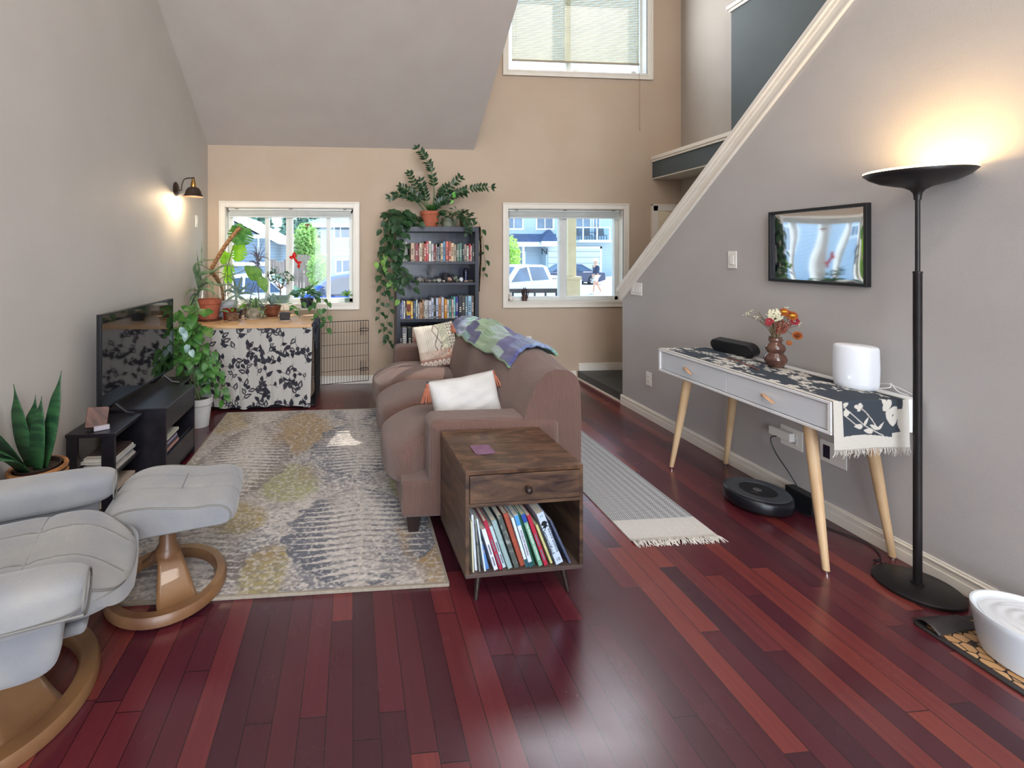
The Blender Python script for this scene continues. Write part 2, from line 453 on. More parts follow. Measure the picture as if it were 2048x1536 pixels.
# entry door at the right of the back wall
dr = MB(); dr.bb(3.53, 3.60, YB-.02, YB-.001, .09, 2.02); dr.bb(3.53, XF, YB-.02, YB-.001, 1.96, 2.03)
dr.bb(3.523, 3.54, YB-.028, YB-.001, .09, 2.038); dr.bb(3.523, XF, YB-.028, YB-.001, 2.022, 2.038)
o = dr.build('trim_6', white_m, bevel=.002); struct(o, 'white casing around the entry door')
o = MB().bb(3.6, XF, YB-.012, YB-.001, .09, 1.96).build('door_1', pm('cream door paint', 'e0d3b8', rough=.4)); struct(o)
hb = MB().bb(3.79, 3.83, YB-.05, YB-.012, 1.70, 1.73).tube([(3.80,YB-.02,1.68),(3.80,YB-.04,1.66),(3.80,YB-.045,1.6)], .006).build('coat_hook', pm('brushed nickel', '9a9a98', rough=.3, metal=1), o)

# windows ------------------------------------------------------------------
def window(n, W, mull, casing, open_top=False, sill=True):
    a, b_, c, d = W
    mb = MB(); k = casing
    # flat casing with a raised outer bead
    for (x0, x1, z0, z1) in ((a-k, a, c-k, d+k), (b_, b_+k, c-k, d+k), (a, b_, d, d+k), (a, b_, c-k, c)):
        mb.bb(x0, x1, YB-.014, YB, z0, z1)
    t = .014
    for (x0, x1, z0, z1) in ((a-k, a-k+t, c-k, d+k), (b_+k-t, b_+k, c-k, d+k), (a-k+t, b_+k-t, d+k-t, d+k), (a-k+t, b_+k-t, c-k, c-k+t)):
        mb.bb(x0, x1, YB-.024, YB-.0005, z0, z1)
    for (x0, x1, z0, z1) in ((a-.02, a, c-.02, d+.02), (b_, b_+.02, c-.02, d+.02), (a, b_, d, d+.02), (a, b_, c-.02, c)):
        mb.bb(x0, x1, YB-.019, YB-.0005, z0, z1)
    o = mb.build(f'window_{n}', white_m, bevel=.002); struct(o)
    # jamb liner
    jl = MB()
    jl.bb(a, a+.006, YB-.002, YB+.12, c, d); jl.bb(b_-.006, b_, YB-.002, YB+.12, c, d); jl.bb(a, b_, YB-.002, YB+.12, d-.006, d); jl.bb(a, b_, YB-.004, YB+.12, c, c+.008)
    jl.build('jamb_liner', white_m, o)
    fr = MB(); y0, y1 = YB+.09, YB+.15; w = .045 if n != 3 else .02
    fr.bb(a+.006, a+.006+w, y0, y1, c+.008, d-.006); fr.bb(b_-.006-w, b_-.006, y0, y1, c+.008, d-.006)
    fr.bb(a, b_, y0, y1, c+.008, c+.008+w); fr.bb(a, b_, y0, y1, d-.006-w, d-.006)
    for (mx, mw) in mull:
        fr.bb(mx-mw/2, mx+mw/2, y0-.008, y1, c+.03, d-.03)
        if mw > .05: fr.bb(mx-.006, mx+.006, y0-.016, y0-.007, c+.03, d-.03)
    fr.build('window_frame', vinyl_m, o, bevel=.003)
    xs = [a] + [m[0] for m in mull] + [b_]
    for i in range(len(xs)-1):
        MB().bb(xs[i]+.02, xs[i+1]-.02, YB+.118, YB+.122, c+.03, d-.03).build('pane', gl, o)
    return o
w1 = window(1, W1, [(-.955, .045), (-.708, .075), (-.272, .045)], .065)
w2 = window(2, W2, [(2.485, .09)], .065)
# sash locks of the right window
for z in (1.62, 1.19):
    MB().bb(2.432, 2.45, YB+.07, YB+.083, z-.045, z+.045).box((2.44, YB+.065, z), (.014,.02,.03)).build('sash_lock', vinyl_m, w2, bevel=.003)
w3 = window(3, W3, [(2.55, .06)], .068)

# roller / folded blinds at the top of the two lower windows
def folded_blind(W, label, n):
    a, b_, c, d = W
    t = thing('window_blind', label, 'blind', ((a+b_)/2, YB+.05, d-.006))
    MB().bb(a+.02, b_-.02, YB+.03, YB+.075, d-.032, d-.008).build('headrail', vinyl_m, t, bevel=.003, w=True)
    mb = MB()
    for k in range(9): mb.bb(a+.03, b_-.03, YB+.034, YB+.072, d-.04-.0065*k, d-.0355-.0065*k)
    mb.build('slats', pm('pale slat', 'cfd3cf', rough=.5), t, w=True)
    MB().bb(a+.03, b_-.03, YB+.034, YB+.072, d-.108, d-.095).build('bottom_rail', vinyl_m, t, bevel=.003, w=True)
    for f in (.08, .5, .93):
        x = a + (b_-a)*f
        MB().bb(x-.02, x+.02, YB+.024, YB+.03, d-.02, d-.008).build('bracket', pm('blind bracket grey', '8b8b86', rough=.5), t, w=True)
folded_blind(W1, 'raised white slat blind stacked at the top of the window behind the plants', 1)
folded_blind(W2, 'raised white slat blind stacked at the top of the window right of the bookcase', 2)
# lowered blind on the high window
t = thing('window_blind', 'lowered white mini blind covering the high stairwell window', 'blind', (2.63, YB+.05, 4.7))
mb = MB(); z = W3[2] + .13
while z < W3[3] - .03:
    mb.box(((W3[0]+W3[1])/2-.03, YB-.006, z), (W3[1]-W3[0]-.14, .025, .0008), rx=R(62)); z += .0195
mb.build('slats', pm('translucent white slat', 'd8d5c2', rough=.45, transl=.6), t, w=True)
MB().bb(W3[0]+.04, W3[1]-.10, YB-.018, YB+.004, W3[2]+.10, W3[2]+.118).build('bottom_rail', pm('taupe blind rail', '9d9484', rough=.5), t, bevel=.003, w=True)
MB().bb(W3[0]+.04, W3[1]-.10, YB+.035, YB+.075, W3[3]-.035, W3[3]-.008).build('headrail', vinyl_m, t, w=True)
MB().tube([(W3[1]-.115, YB+.03, 4.7), (W3[1]-.13, YB+.028, 4.0), (W3[1]-.105, YB-.035, 3.5), (W3[1]-.105, YB-.035, 2.93)], .0022, n=5).lathe([(0,0),(.006,.005),(.004,.025),(0,.03)], (W3[1]-.105, YB-.035, 2.905), n=8).build('lift_cord', pm('beige cord', 'a8977f', rough=.8), t, w=True)
MB().tube([(W3[0]+.1, YB+.03, 4.7), (W3[0]+.1, YB+.03, 3.85)], .003, n=5).build('tilt_wand', pm('clear wand', '8f8f8a', rough=.2), t, w=True)
for k in (.35, .5):
    pass
# two small clips on the sill of the high window
for x, nm in ((2.62, 'centre'), (3.33, 'right end')):
    o = MB().bb(x-.028, x+.028, YB+.03, YB+.05, W3[2]+.008, W3[2]+.045).bb(x-.012, x+.012, YB+.024, YB+.031, W3[2]+.02, W3[2]+.035).build('window_clip', vinyl_m, bevel=.003)
    tag(o, f'small white clip on the sill of the high window, at its {nm}', 'clip', 'clips on the high window sill')
# ------------------------------------------------------------------ soft shapes and patterns
def softbox(mb, c, s, p=5, n=12, rz=0, fn=None, rx=0, ry=0, pz=None):
    """rounded cushion-like block; fn(x,y,z in -1..1 , local point) -> local point"""
    M = Matrix.Translation(c) @ Euler((rx, ry, rz)).to_matrix().to_4x4()
    idx = {}; vs = []; fs = []
    def V(a, b, d):
        k = (a, b, d)
        if k not in idx:
            q = Vector((2*a/n-1, 2*b/n-1, 2*d/n-1))
            q = Vector([math.copysign(abs(t)**.8 if abs(t) < 1 else 1, t) for t in q])
            nrm = (abs(q.x)**p + abs(q.y)**p + abs(q.z)**p) ** (1/p)
            u = q / nrm
            l = Vector((u.x*s[0]/2, u.y*s[1]/2, u.z*s[2]/2))
            if fn: l = Vector(fn(u.x, u.y, u.z, l))
            idx[k] = len(vs); vs.append(M @ l)
        return idx[k]
    for a in range(n):
        for b in range(n):
            for (f) in (0, n):
                fs.append((V(a,b,f), V(a+1,b,f), V(a+1,b+1,f), V(a,b+1,f)))
                fs.append((V(a,f,b), V(a+1,f,b), V(a+1,f,b+1), V(a,f,b+1)))
                fs.append((V(f,a,b), V(f,a+1,b), V(f,a+1,b+1), V(f,a,b+1)))
    return mb.add(vs, fs)
_rt = np.random.RandomState(3).rand(64, 64)
def vn(x, y):
    xi, yi = math.floor(x), math.floor(y); fx, fy = x - xi, y - yi
    fx = fx*fx*(3-2*fx); fy = fy*fy*(3-2*fy)
    a = _rt[xi & 63, yi & 63]; b = _rt[(xi+1) & 63, yi & 63]; c = _rt[xi & 63, (yi+1) & 63]; d = _rt[(xi+1) & 63, (yi+1) & 63]
    return (a*(1-fx)+b*fx)*(1-fy) + (c*(1-fx)+d*fx)*fy
def fbm(x, y, o=3):
    s = 0; a = .5
    for k in range(o): s += a * vn(x * 2**k + 7*k, y * 2**k + 3*k); a *= .5
    return s / (1 - .5**o)
def mixl(a, b, t): return tuple(a[i]*(1-t) + b[i]*t for i in range(3))
def rib(name, c1='775b51', c2='513c36', d=.0085):
    m, nt, b = base(name); q = xyz(nt)
    gm = nt.nodes.new('ShaderNodeNewGeometry'); sp = nt.nodes.new('ShaderNodeSeparateXYZ'); nt.links.new(gm.outputs['Normal'], sp.inputs[0])
    ny = E(nt, sp.outputs[1]).abs().gt(.62)
    wob = nt.nodes.new('ShaderNodeTexNoise'); wob.inputs['Scale'].default_value = 3; nt.links.new(q[3], wob.inputs['Vector'])
    co = q[0] * ny + q[1] * (ny * -1.0 + 1.0) + E(nt, wob.outputs[0]) * .03
    f = (co * (2*PI/d)).sin() * .5 + .5
    cc = mixc(nt, f, c2, c1)
    nz = nt.nodes.new('ShaderNodeTexNoise'); nz.inputs['Scale'].default_value = 5; nt.links.new(q[3], nz.inputs['Vector'])
    nt.links.new(mixc(nt, E(nt, nz.outputs[0]) * .35, cc, '7d6157'), b.inputs['Base Color'])
    b.inputs['Roughness'].default_value = .92; b.inputs['Sheen Weight'].default_value = .3; b.inputs['Specular IOR Level'].default_value = .2
    bp = nt.nodes.new('ShaderNodeBump'); bp.inputs['Strength'].default_value = .7; bp.inputs['Distance'].default_value = .003
    nt.links.new(f.s, bp.inputs['Height']); nt.links.new(bp.outputs[0], b.inputs['Normal'])
    return m
rib_y = rib_x = rib('brown ribbed slipcover')
walnut = pm('dark espresso leg', '241a18', '2e211d', rough=.4, stretch=(6,6,1))

# ------------------------------------------------------------------ sofa
t = thing('sofa', 'long brown ribbed slipcovered sofa with three seat cushions facing the television', 'sofa', (.72, 3.38, 0))
mb = MB()
mb.bb(.25, 1.19, 2.347, 4.43, .105, .29)
mb.build('base', rib_x, t, w=True, bevel=.02, seg=3)
def prof_back(v):
    # v 0..1 along profile
    P = [(.86,.12),(.84,.40),(.86,.52),(.90,.66),(.95,.78),(1.0,.845),(1.06,.868),(1.12,.862),(1.178,.828),(1.198,.775),(1.203,.6),(1.203,.35),(1.20,.105)]
    f = v * (len(P)-1); i = min(int(f), len(P)-2); g = f - i
    return P[i][0]*(1-g)+P[i+1][0]*g, P[i][1]*(1-g)+P[i+1][1]*g
Y0, Y1 = 2.352, 4.43
def backf(u, v):
    y = Y0 + (Y1 - Y0) * u
    x, z = prof_back(v)
    e = min(u, 1-u) * (Y1-Y0)
    k = 1 - math.exp(-e / .03)                       # rounded ends
    if z > .2:
        z -= .012 * (1-k) * min(1, (z-.2)/.4); x += (1.03 - x) * .03 * (1-k)
    zz = .012*math.sin(y*7.0+1) + .006*math.sin(y*17)
    if z > .5: z += zz * (z-.5) / .3 - .035 * ss(3.6, 4.4, y) * (z-.5)/.36
    if v < .5: x -= .035 * math.sin(PI * min(1, max(0, (y-2.5)/1.72))*3) ** 2 * math.sin(PI*min(1, v/.5))
    return (x, y, z)
mb = MB(); mb.grid(backf, 60, 40)
for u, fl_ in ((0, 1), (1, 0)):
    ring = [backf(u, k/40) for k in range(41)]; mb.add(ring, [tuple(range(41))])
mb.build('backrest', rib_y, t, smooth=True, w=True, ang=50)
for (ya, yb) in ((2.338, 2.535), (4.25, 4.447)):
    mb = MB()
    mb.bb(.39, 1.09, ya, yb, .13, .60)
    mb.build('arm', rib_x, t, w=True, bevel=.05, seg=5)
def cush(u, v, w, l):
    l = l.copy()
    if u < 0: l.z -= .05 * ss(.2, 1, -u)             # front rolls down
    l.z += .02 * (1-v*v) * (1 if w > 0 else 0)
    if w < 0: l.z -= .035*(-u if u < 0 else 0)
    if NEAR and v < 0: l.y -= .085*ss(.35, .75, -u)*(-v)
    return l
for k, (ya, yb) in enumerate(((2.47, 3.055), (3.06, 3.655), (3.66, 4.27))):
    mb = MB(); NEAR = k == 0
    softbox(mb, (.52, (ya+yb)/2, .365), (.70, yb-ya, .235), p=3.2, n=20, fn=cush)
    mb.build('seat_cushion', rib_y, t, smooth=True, w=True, ang=80)
for x, y in ((.315, 2.41), (1.14, 2.41), (.315, 4.37), (1.14, 4.37)):
    mb = MB(); M = Matrix.Translation((x, y, .01))
    a, b_ = .038, .026
    mb.add([(x-b_, y-b_, .013), (x+b_, y-b_, .013), (x+b_, y+b_, .013), (x-b_, y+b_, .013), (x-a, y-a, .11), (x+a, y-a, .11), (x+a, y+a, .11), (x-a, y+a, .11)],
           [(0,1,2,3)[::-1], (4,5,6,7), (0,1,5,4), (1,2,6,5), (2,3,7,6), (3,0,4,7)])
    mb.build('leg', walnut, t, bevel=.003, w=True)

# throw blanket folded over the back
BW = ['56568a', '7fa8a4', '8aa886', '6a79a2', '48487a', 'a3b8b4', '8698b8', '98b48e']
def blanket_col(u, v):
    ci = int(u * 9); cj = int(v * 3.4 + .4*(ci % 2))
    c = L(BW[(ci * 5 + cj * 3) % 8]); k = .6 + .75 * fbm(u*12, v*90, 2)
    if v < .03 or v > .97: c = L('7fa07a')
    return tuple(min(1, x * k) for x in c)
def blanket_top(y, s):
    # s: distance across from front(-) to back(+) over the ridge
    P = [(-.27,.885,.63),(-.18,.925,.725),(-.09,.965,.81),(-.03,1.0,.855),(.05,1.06,.878),(.11,1.12,.872),(.165,1.175,.83),(.20,1.203,.775),(.30,1.21,.68)]
    for i in range(len(P)-1):
        if s <= P[i+1][0] or i == len(P)-2:
            g = (s-P[i][0])/(P[i+1][0]-P[i][0]); x = P[i][1]*(1-g)+P[i+1][1]*g; z = P[i][2]*(1-g)+P[i+1][2]*g; break
    z += (.012*math.sin(y*7.0+1) + .006*math.sin(y*17)) - .035*ss(3.6, 4.4, y)
    return x, z
def blan(u, v):
    y = 2.66 + 1.7*u; s = -.165 + .34*v + .02*math.sin(u*8)
    s -= .0
    x, z = blanket_top(y, s); return (x - .026 + .060*v, y, z + .032 + .005*math.sin(u*40+v*5) + .004*math.sin(v*30))
mb = MB(); mb.grid(blan, 200, 90, blanket_col)
o = mb.build('throw_blanket', vcm('patchwork knit blanket', rough=.95, bump=.8, bscale=260, sheen=.3, noise=.12), smooth=True, solid=.018)
tag(o, 'folded patchwork throw blanket in purple, blue and green on the sofa back', 'blanket')

# cushions on the sofa
tass_m = pm('terracotta tassel', '96553f', 'ad6e56', rough=.9, scale=60, stretch=(1,1,.1))
def tassel(par, p, d, ln=.085):
    mb = MB(); p = Vector(p); d = Vector(d).normalized(); mb.ball(p + d*.012, .014, 8, 6)
    for k in range(16):
        a = 2*PI*k/16; o_ = Vector((math.cos(a), math.sin(a)*.7, 0)) * .014; o2 = Vector((math.cos(a), math.sin(a)*.7, 0)) * .026
        mb.tube([p + d*.015 + o_*.3, p + d*.04 + o_, p + d*ln + o2 + Vector((rnd.uniform(-.006,.006),)*3)], [.004,.0042,.003], n=5)
    return mb.build('tassel', tass_m, par, smooth=True, w=True)
def pillow(mb, M, w, h, th, n=26, col=None, ear=.012):
    idx = {}; vs = []; fs = []; cs = []
    for side in (1, -1):
        for i in range(n+1):
            for j in range(n+1):
                u, v = 2*i/n-1, 2*j/n-1
                e = (1-abs(u)**2.4)*(1-abs(v)**2.4)
                pin = 1 - .06*(1-abs(u*v)) * (abs(u)**3 + abs(v)**3) 
                x = w/2*u*pin; y = h/2*v*pin; z = side*(th/2*e**.45) if e > 0 else 0
                z += .006*math.sin(9*u+4*v)*e + .004*math.sin(15*v-6*u)*e
                k = (side, i, j) if e > 1e-6 else (0, i, j)
                if k not in idx: idx[k] = len(vs); vs.append(M @ Vector((x, y, z))); cs.append(col(u, v, side) if col else (1,1,1))
            
        for i in range(n):
            for j in range(n):
                def g(a, b): 
                    return idx.get((side, a, b), idx.get((0, a, b)))
                fs.append((g(i,j), g(i+1,j), g(i+1,j+1), g(i,j+1)))
    return mb.add(vs, fs, cs)
def white_pillow_col(u, v, s): return mixl(L('cfcdca'), L('c2bfbb'), vn(u*3+4, v*3))
def boho_col(u, v, s):
    c0 = L('d8cfc0')
    if s < 0: return c0
    y = v; x = u
    dk = L('6b6558')
    if y < -.55:
        c = L('a88576')
        cx = ((x*4.5) % 1) - .5; cy = ((y+.78)/.13)
        r = math.hypot(cx*2.2, cy)
        return L('e2d8cc') if .45 < r < 1.0 or r < .2 else c
    if y < -.2: return mixl(L('c9b8a8'), L('b06a4c'), .9 if vn(x*28, y*28) > .72 - .25*x else .0)
    if x > .55: return mixl(c0, dk, 1 if abs(((y*7) % 1)-.5)*2 > abs(((x*9)%1)-.5)*2 and (x*9)%1 > .2 else 0)
    if x > .15: return mixl(c0, L('7d8a5e'), 1 if (y*14 + abs(x-.35)*14) % 1 > .55 else 0)
    if x > -.2: return mixl(c0, dk, 1 if abs(abs(((x+.2)/.35*2-1)) - abs(((y*3) % 2)-1)) < .14 else 0)
    return mixl(c0, L('b9b3a6'), 1 if (x*11) % 1 > .8 else 0)
fab = vcm('woven cushion cloth', rough=.95, bump=.5, bscale=350, noise=.08)
def basis(c, ux, uy):
    ux = Vector(ux).normalized(); uy = Vector(uy); uy = (uy - ux*uy.dot(ux)).normalized(); uz = ux.cross(uy)
    return Matrix(((ux.x,uy.x,uz.x,c[0]),(ux.y,uy.y,uz.y,c[1]),(ux.z,uy.z,uz.z,c[2]),(0,0,0,1)))
# near white cushion, lying against the back and arm, long side up
t = thing('cushion', 'plain white cushion with terracotta tassels lying against the near sofa arm', 'cushion', (.67, 2.72, .50))
c = (.66, 2.66, .585); M = basis(c, (.97, .10, .12), (-.05, .34, 1))
mb = MB(); pillow(mb, M, .42, .31, .15, col=white_pillow_col); mb.build('cushion_cover', fab, t, smooth=True, w=True, ang=180)
tassel(t, M @ Vector((.20, .15, 0)), (.3, -.3, -1), .09)
tassel(t, M @ Vector((-.205, .14, .0)), (-.15, -.3, -1), .10)
tassel(t, M @ Vector((-.20, -.13, .02)), (-.8, -.25, -.12), .06)
# far patterned cushion
t = thing('cushion', 'patterned beige and green cushion with a tassel at the far end of the sofa', 'cushion', (.7, 3.86, .48))
c = (.735, 4.0, .652); M = basis(c, (.88, -.30, .23), (.12, .35, .93))
M = basis(c, (.93, .12, .13), (-.02, .30, .95))
mb = MB(); pillow(mb, M, .365, .385, .13, n=64, col=lambda u, v, s: boho_col(u, v, 1)); mb.build('cushion_cover', fab, t, smooth=True, w=True, ang=180)
tassel(t, M @ Vector((.165, .155, .03)), (.05, -.5, -1), .075)

# ------------------------------------------------------------------ end table and its books
rust = pm('rustic brown wood veneer', '2c2120', '69503c', rough=.38, scale=4.2, stretch=(1.2,1.2,5), detail=8, ramp=(.32,.72), dist=1.2, bump=.05, bscale=60)
rust_t = pm('rustic brown wood top', '35271f', '735540', rough=.25, scale=4.2, stretch=(1.3,4.5,1), detail=8, ramp=(.3,.75), dist=1.4)
rust_e = pm('dark brown table edge', '463a38', '54453f', rough=.45, stretch=(1,1,6))
bronze = pm('dark bronze metal', '3b3230', '463b36', rough=.35, metal=.7)
ET = (.712, 2.113); ER = R(2.5)
t = thing('end_table', 'rustic brown wood end table with one drawer beside the near sofa arm', 'table', (ET[0], ET[1], 0), ER)
w2_, d2_ = .258, .22
mb = MB(); mb.bb(-w2_, w2_, -d2_, d2_, .536, .554); mb.build('tabletop', rust_t, t, bevel=.0015)
mb = MB(); mb.bb(-w2_, -w2_+.016, -d2_+.001, d2_, .127, .536); mb.bb(w2_-.016, w2_, -d2_+.001, d2_, .127, .536)
mb.bb(-w2_+.016, w2_-.016, -d2_+.001, d2_, .402, .416); mb.bb(-w2_+.016, w2_-.016, d2_-.01, d2_, .127, .536)
mb.build('cabinet', rust, t, bevel=.001)
MB().bb(-w2_, w2_, -d2_, d2_, .111, .127).build('bottom_shelf', rust_e, t, bevel=.0015)
dwr = MB().bb(-w2_+.018, w2_-.018, -d2_-.002, -d2_+.016, .419, .533).bb(-w2_+.03, w2_-.03, -d2_+.016, d2_-.03, .422, .50).build('drawer', rust, t, bevel=.0015)
MB().lathe([(.006,0),(.006,.012),(.013,.018),(.0155,.026),(.012,.034),(0,.037)], M=Matrix.Translation((.005, -d2_-.002, .473)) @ Euler((R(90),0,0)).to_matrix().to_4x4(), n=20).build('knob', bronze, dwr, smooth=True)
for sx in (-1, 1):
    for sy in (-1, 1):
        MB().tube([(sx*.185, sy*.165, .111), (sx*.205, sy*.19, .0)], [.015, .009], n=14).build('leg', bronze, t, smooth=True)
o = MB()
o.prism(rrect(.094, .094, .012), .5545, .5585, Matrix.Translation((ET[0]-.12, ET[1]-.03, 0)) @ Matrix.Rotation(R(4), 4, 'Z'))
o = o.build('coaster', pm('purple coaster', '6a4660', '7a5570', rough=.5, scale=30), bevel=.001); tag(o, 'square purple coaster on top of the wooden end table', 'coaster')

page_m = pm('book pages', 'd8d0bf', 'cfc6b3', rough=.9, scale=200, stretch=(1,1,.02))
_bm = {}
def book_mat(c, c2=None, rough=.42):
    k = ('book cover ' + c + (c2 or ''))
    return pm(k, c, c2 or c, rough=rough, scale=30, ramp=(.5, .62) if c2 else (.35,.65))
def make_book(t, th, h, dp, mat, par_w=False, hard=True):
    """book standing upright, spine towards -Y, local origin at the foot centre of the spine"""
    k = .0022 if hard else .0012
    mb = MB(); mb.bb(-th/2, th/2, 0, k*1.3, 0, h)                       # spine
    mb.bb(-th/2, -th/2+k, 0, dp, 0, h); mb.bb(th/2-k, th/2, 0, dp, 0, h)
    mb.build('cover', mat, t)
    MB().bb(-th/2+k, th/2-k, k*1.3, dp-.004, .003, h-.004).build('pages', page_m, t)
def flat_M(x, y, z, rot=0):
    """matrix that puts text (XY plane) on a spine facing -Y, reading downwards"""
    return Matrix.Translation((x, y, z)) @ Euler((R(90), 0, 0)).to_matrix().to_4x4() @ Matrix.Rotation(R(rot), 4, 'Z')
ink = pm('dark ink', '1f2428', rough=.6); inkw = pm('pale ink', 'dfe6e6', rough=.6); inkc = pm('maroon ink', '5b2a3a', rough=.6)
EB = [ # bottom centre x, top centre x, top y, bottom y, thick  (measured on the shelf), colours, label
 (272,245,480,1205,30,'c9c8ae',None,'slim sage green booklet, first on the left in the end table',None),
 (322,268,440,1235,36,'cdd6e2',None,'tall slim white and blue book, second from the left in the end table',None),
 (368,300,480,1238,28,'8f9490','5d6664','very thin grey booklet between two slim white books in the end table',None),
 (448,330,470,1218,30,'c3d4dd',None,'thin pale blue-white book left of the small blue book in the end table',None),
 (497,395,770,1170,52,'4f82c4','c9b48c','small bright blue book, shortest one in the end table',None),
 (612,425,600,1190,66,'d3dae4','d9dfe8','short white book with dark lettering left of the first red book',None),
 (688,450,460,1165,62,'a82b45','b43a50','red book, first of the two red spines in the end table',None),
 (752,545,550,1155,54,'b4cdd3','cfdde2','white and pale teal book directly right of the first red book',None),
 (826,580,440,1140,78,'8fa9ab','9bb3b3','light grey-teal book left of the dark patterned one in the end table',None),
 (928,648,330,1140,78,'4e5552','8f9691','dark grey mottled book with floral spine in the end table',None),
 (1030,768,360,1130,80,'9a4c3a','a35542','rust orange book in the middle of the end table shelf',None),
 (1090,860,390,1115,44,'cfe0e6','cfe0e6','thin white book with a teal foot, right of the rust orange one',None),
 (1152,916,345,1100,66,'c9d6e6','c9d6e6','white book with dark red capital lettering about mycelium on its spine',('MYCELIUM RUNNING', inkc)),
 (1210,965,330,1108,32,'1f5540','2a6348','thin dark green book between the mycelium book and the pale green one',None),
 (1295,1005,290,1100,70,'6fa58c','78ad94','pale green mushroom cultivation book with a blue top end',('THE MUSHROOM CULTIVATOR', inkw)),
 (1378,1110,360,1100,62,'a82940','b83450','red book, second of the two red spines, right of the pale green book',None),
 (1478,1248,520,1095,42,'c4c489','cdcd98','slim pale yellow book beside the thickest white book',None),
 (1588,1272,262,1050,122,'b9cbe2','c1d1e6','thickest book, white with a black mushroom drawing on its spine',('Mushrooms\nDemystified', ink)),
 (1752,1445,400,1042,38,'4f5872','5b6b86','dark blue-grey book leaning at the right end of the end table shelf',None),
]
K = .000288
Mt = Matrix.Translation((ET[0], ET[1], 0)) @ Matrix.Rotation(ER, 4, 'Z')
prev = -1
xcur = -.2415
for i, (bx, tx, ty, by, thk, c1, c2, lab, tx_) in enumerate(EB):
    ang = math.atan((bx - tx) / (by - ty)); h = min(.238, math.hypot(bx-tx, by-ty) * K * 1.02); th = thk * K * .93
    ang = min(ang, R(25))
    bt = thing('book', lab, 'book', group='books in the end table')
    x = (bx - 1035) * K * 1.0 - .001
    yb = -d2_ + .012 + (.01 if i % 3 == 1 else 0)
    loc = Mt @ Vector((x, yb, .1275 + th/2*math.sin(ang)))
    h = min(h, (.398-.1275-th*math.sin(ang)) / math.cos(ang) - .002) if h > .2 else h
    bt.rotation_mode = 'XYZ'; bt.location = loc; bt.rotation_euler = (0, -ang, ER)
    make_book(bt, th, h, .17, book_mat(c1, c2), hard=(i % 2 == 0))
    if tx_:
        if i == 17:
            text(tx_[0], .026, flat_M(0, -.0002, h*.47, -90), tx_[1], bt, 'spine_title')
            text('10', .02, flat_M(0, -.0002, h*.08, 0), tx_[1], bt, 'publisher_mark')
            text('11', .016, flat_M(0, -.0002, h*.93, 0), tx_[1], bt, 'spine_number')
            m_ = MB()
            for (cx_, cz_, r_) in ((0,.80,.011),(.006,.79,.008),(-.007,.785,.008),(.002,.745,.008),(-.005,.73,.006)): m_.prism([(cx_+r_*math.cos(a)*1.0, h*cz_+r_*.8*math.sin(a)) for a in [2*PI*k/14 for k in range(14)]], 0, .0006, Matrix(((1,0,0,0),(0,0,-1,0),(0,1,0,0),(0,0,0,1))))
            m_.bb(-.003, .002, -.0006, 0, h*.70, h*.79)
            m_.build('mushroom_drawing', ink, bt)
        else:
            text(tx_[0], .0115, flat_M(0, -.0002, h*.46, -90), tx_[1], bt, 'spine_title', sx=1.02)
    if i == 12:
        MB().bb(-th/2+.0001, th/2-.0001, -.0004, .0, h*.80, h*.995).build('blue_panel', pm('sky blue print', '4e93cc', rough=.4), bt)
        MB().bb(-th/2+.0001, th/2-.0001, -.0004, .0, 0, h*.09).build('teal_panel', pm('dark teal print', '24505a', rough=.4), bt)
    if i == 14: MB().bb(-th/2+.0001, th/2-.0001, -.0004, .0, h*.84, h*.995).build('blue_panel', pm('royal blue print', '2a4a9a', rough=.4), bt)
    if i == 11: MB().bb(-th/2+.0001, th/2-.0001, -.0004, .0, 0, h*.16).build('teal_panel', pm('dark teal print', '24505a', rough=.4), bt)
    if i in (6, 15, 5, 7): 
        MB().bb(-th*.18, th*.18, -.0005, .0, h*.38, h*.62).bb(-th*.15, th*.2, -.0005, 0, h*.1, h*.32).build('spine_band', pm('faded lettering band', 'd9c6cc' if i != 5 else '6a6f80', rough=.6, scale=500, ramp=(.45,.5)), bt)

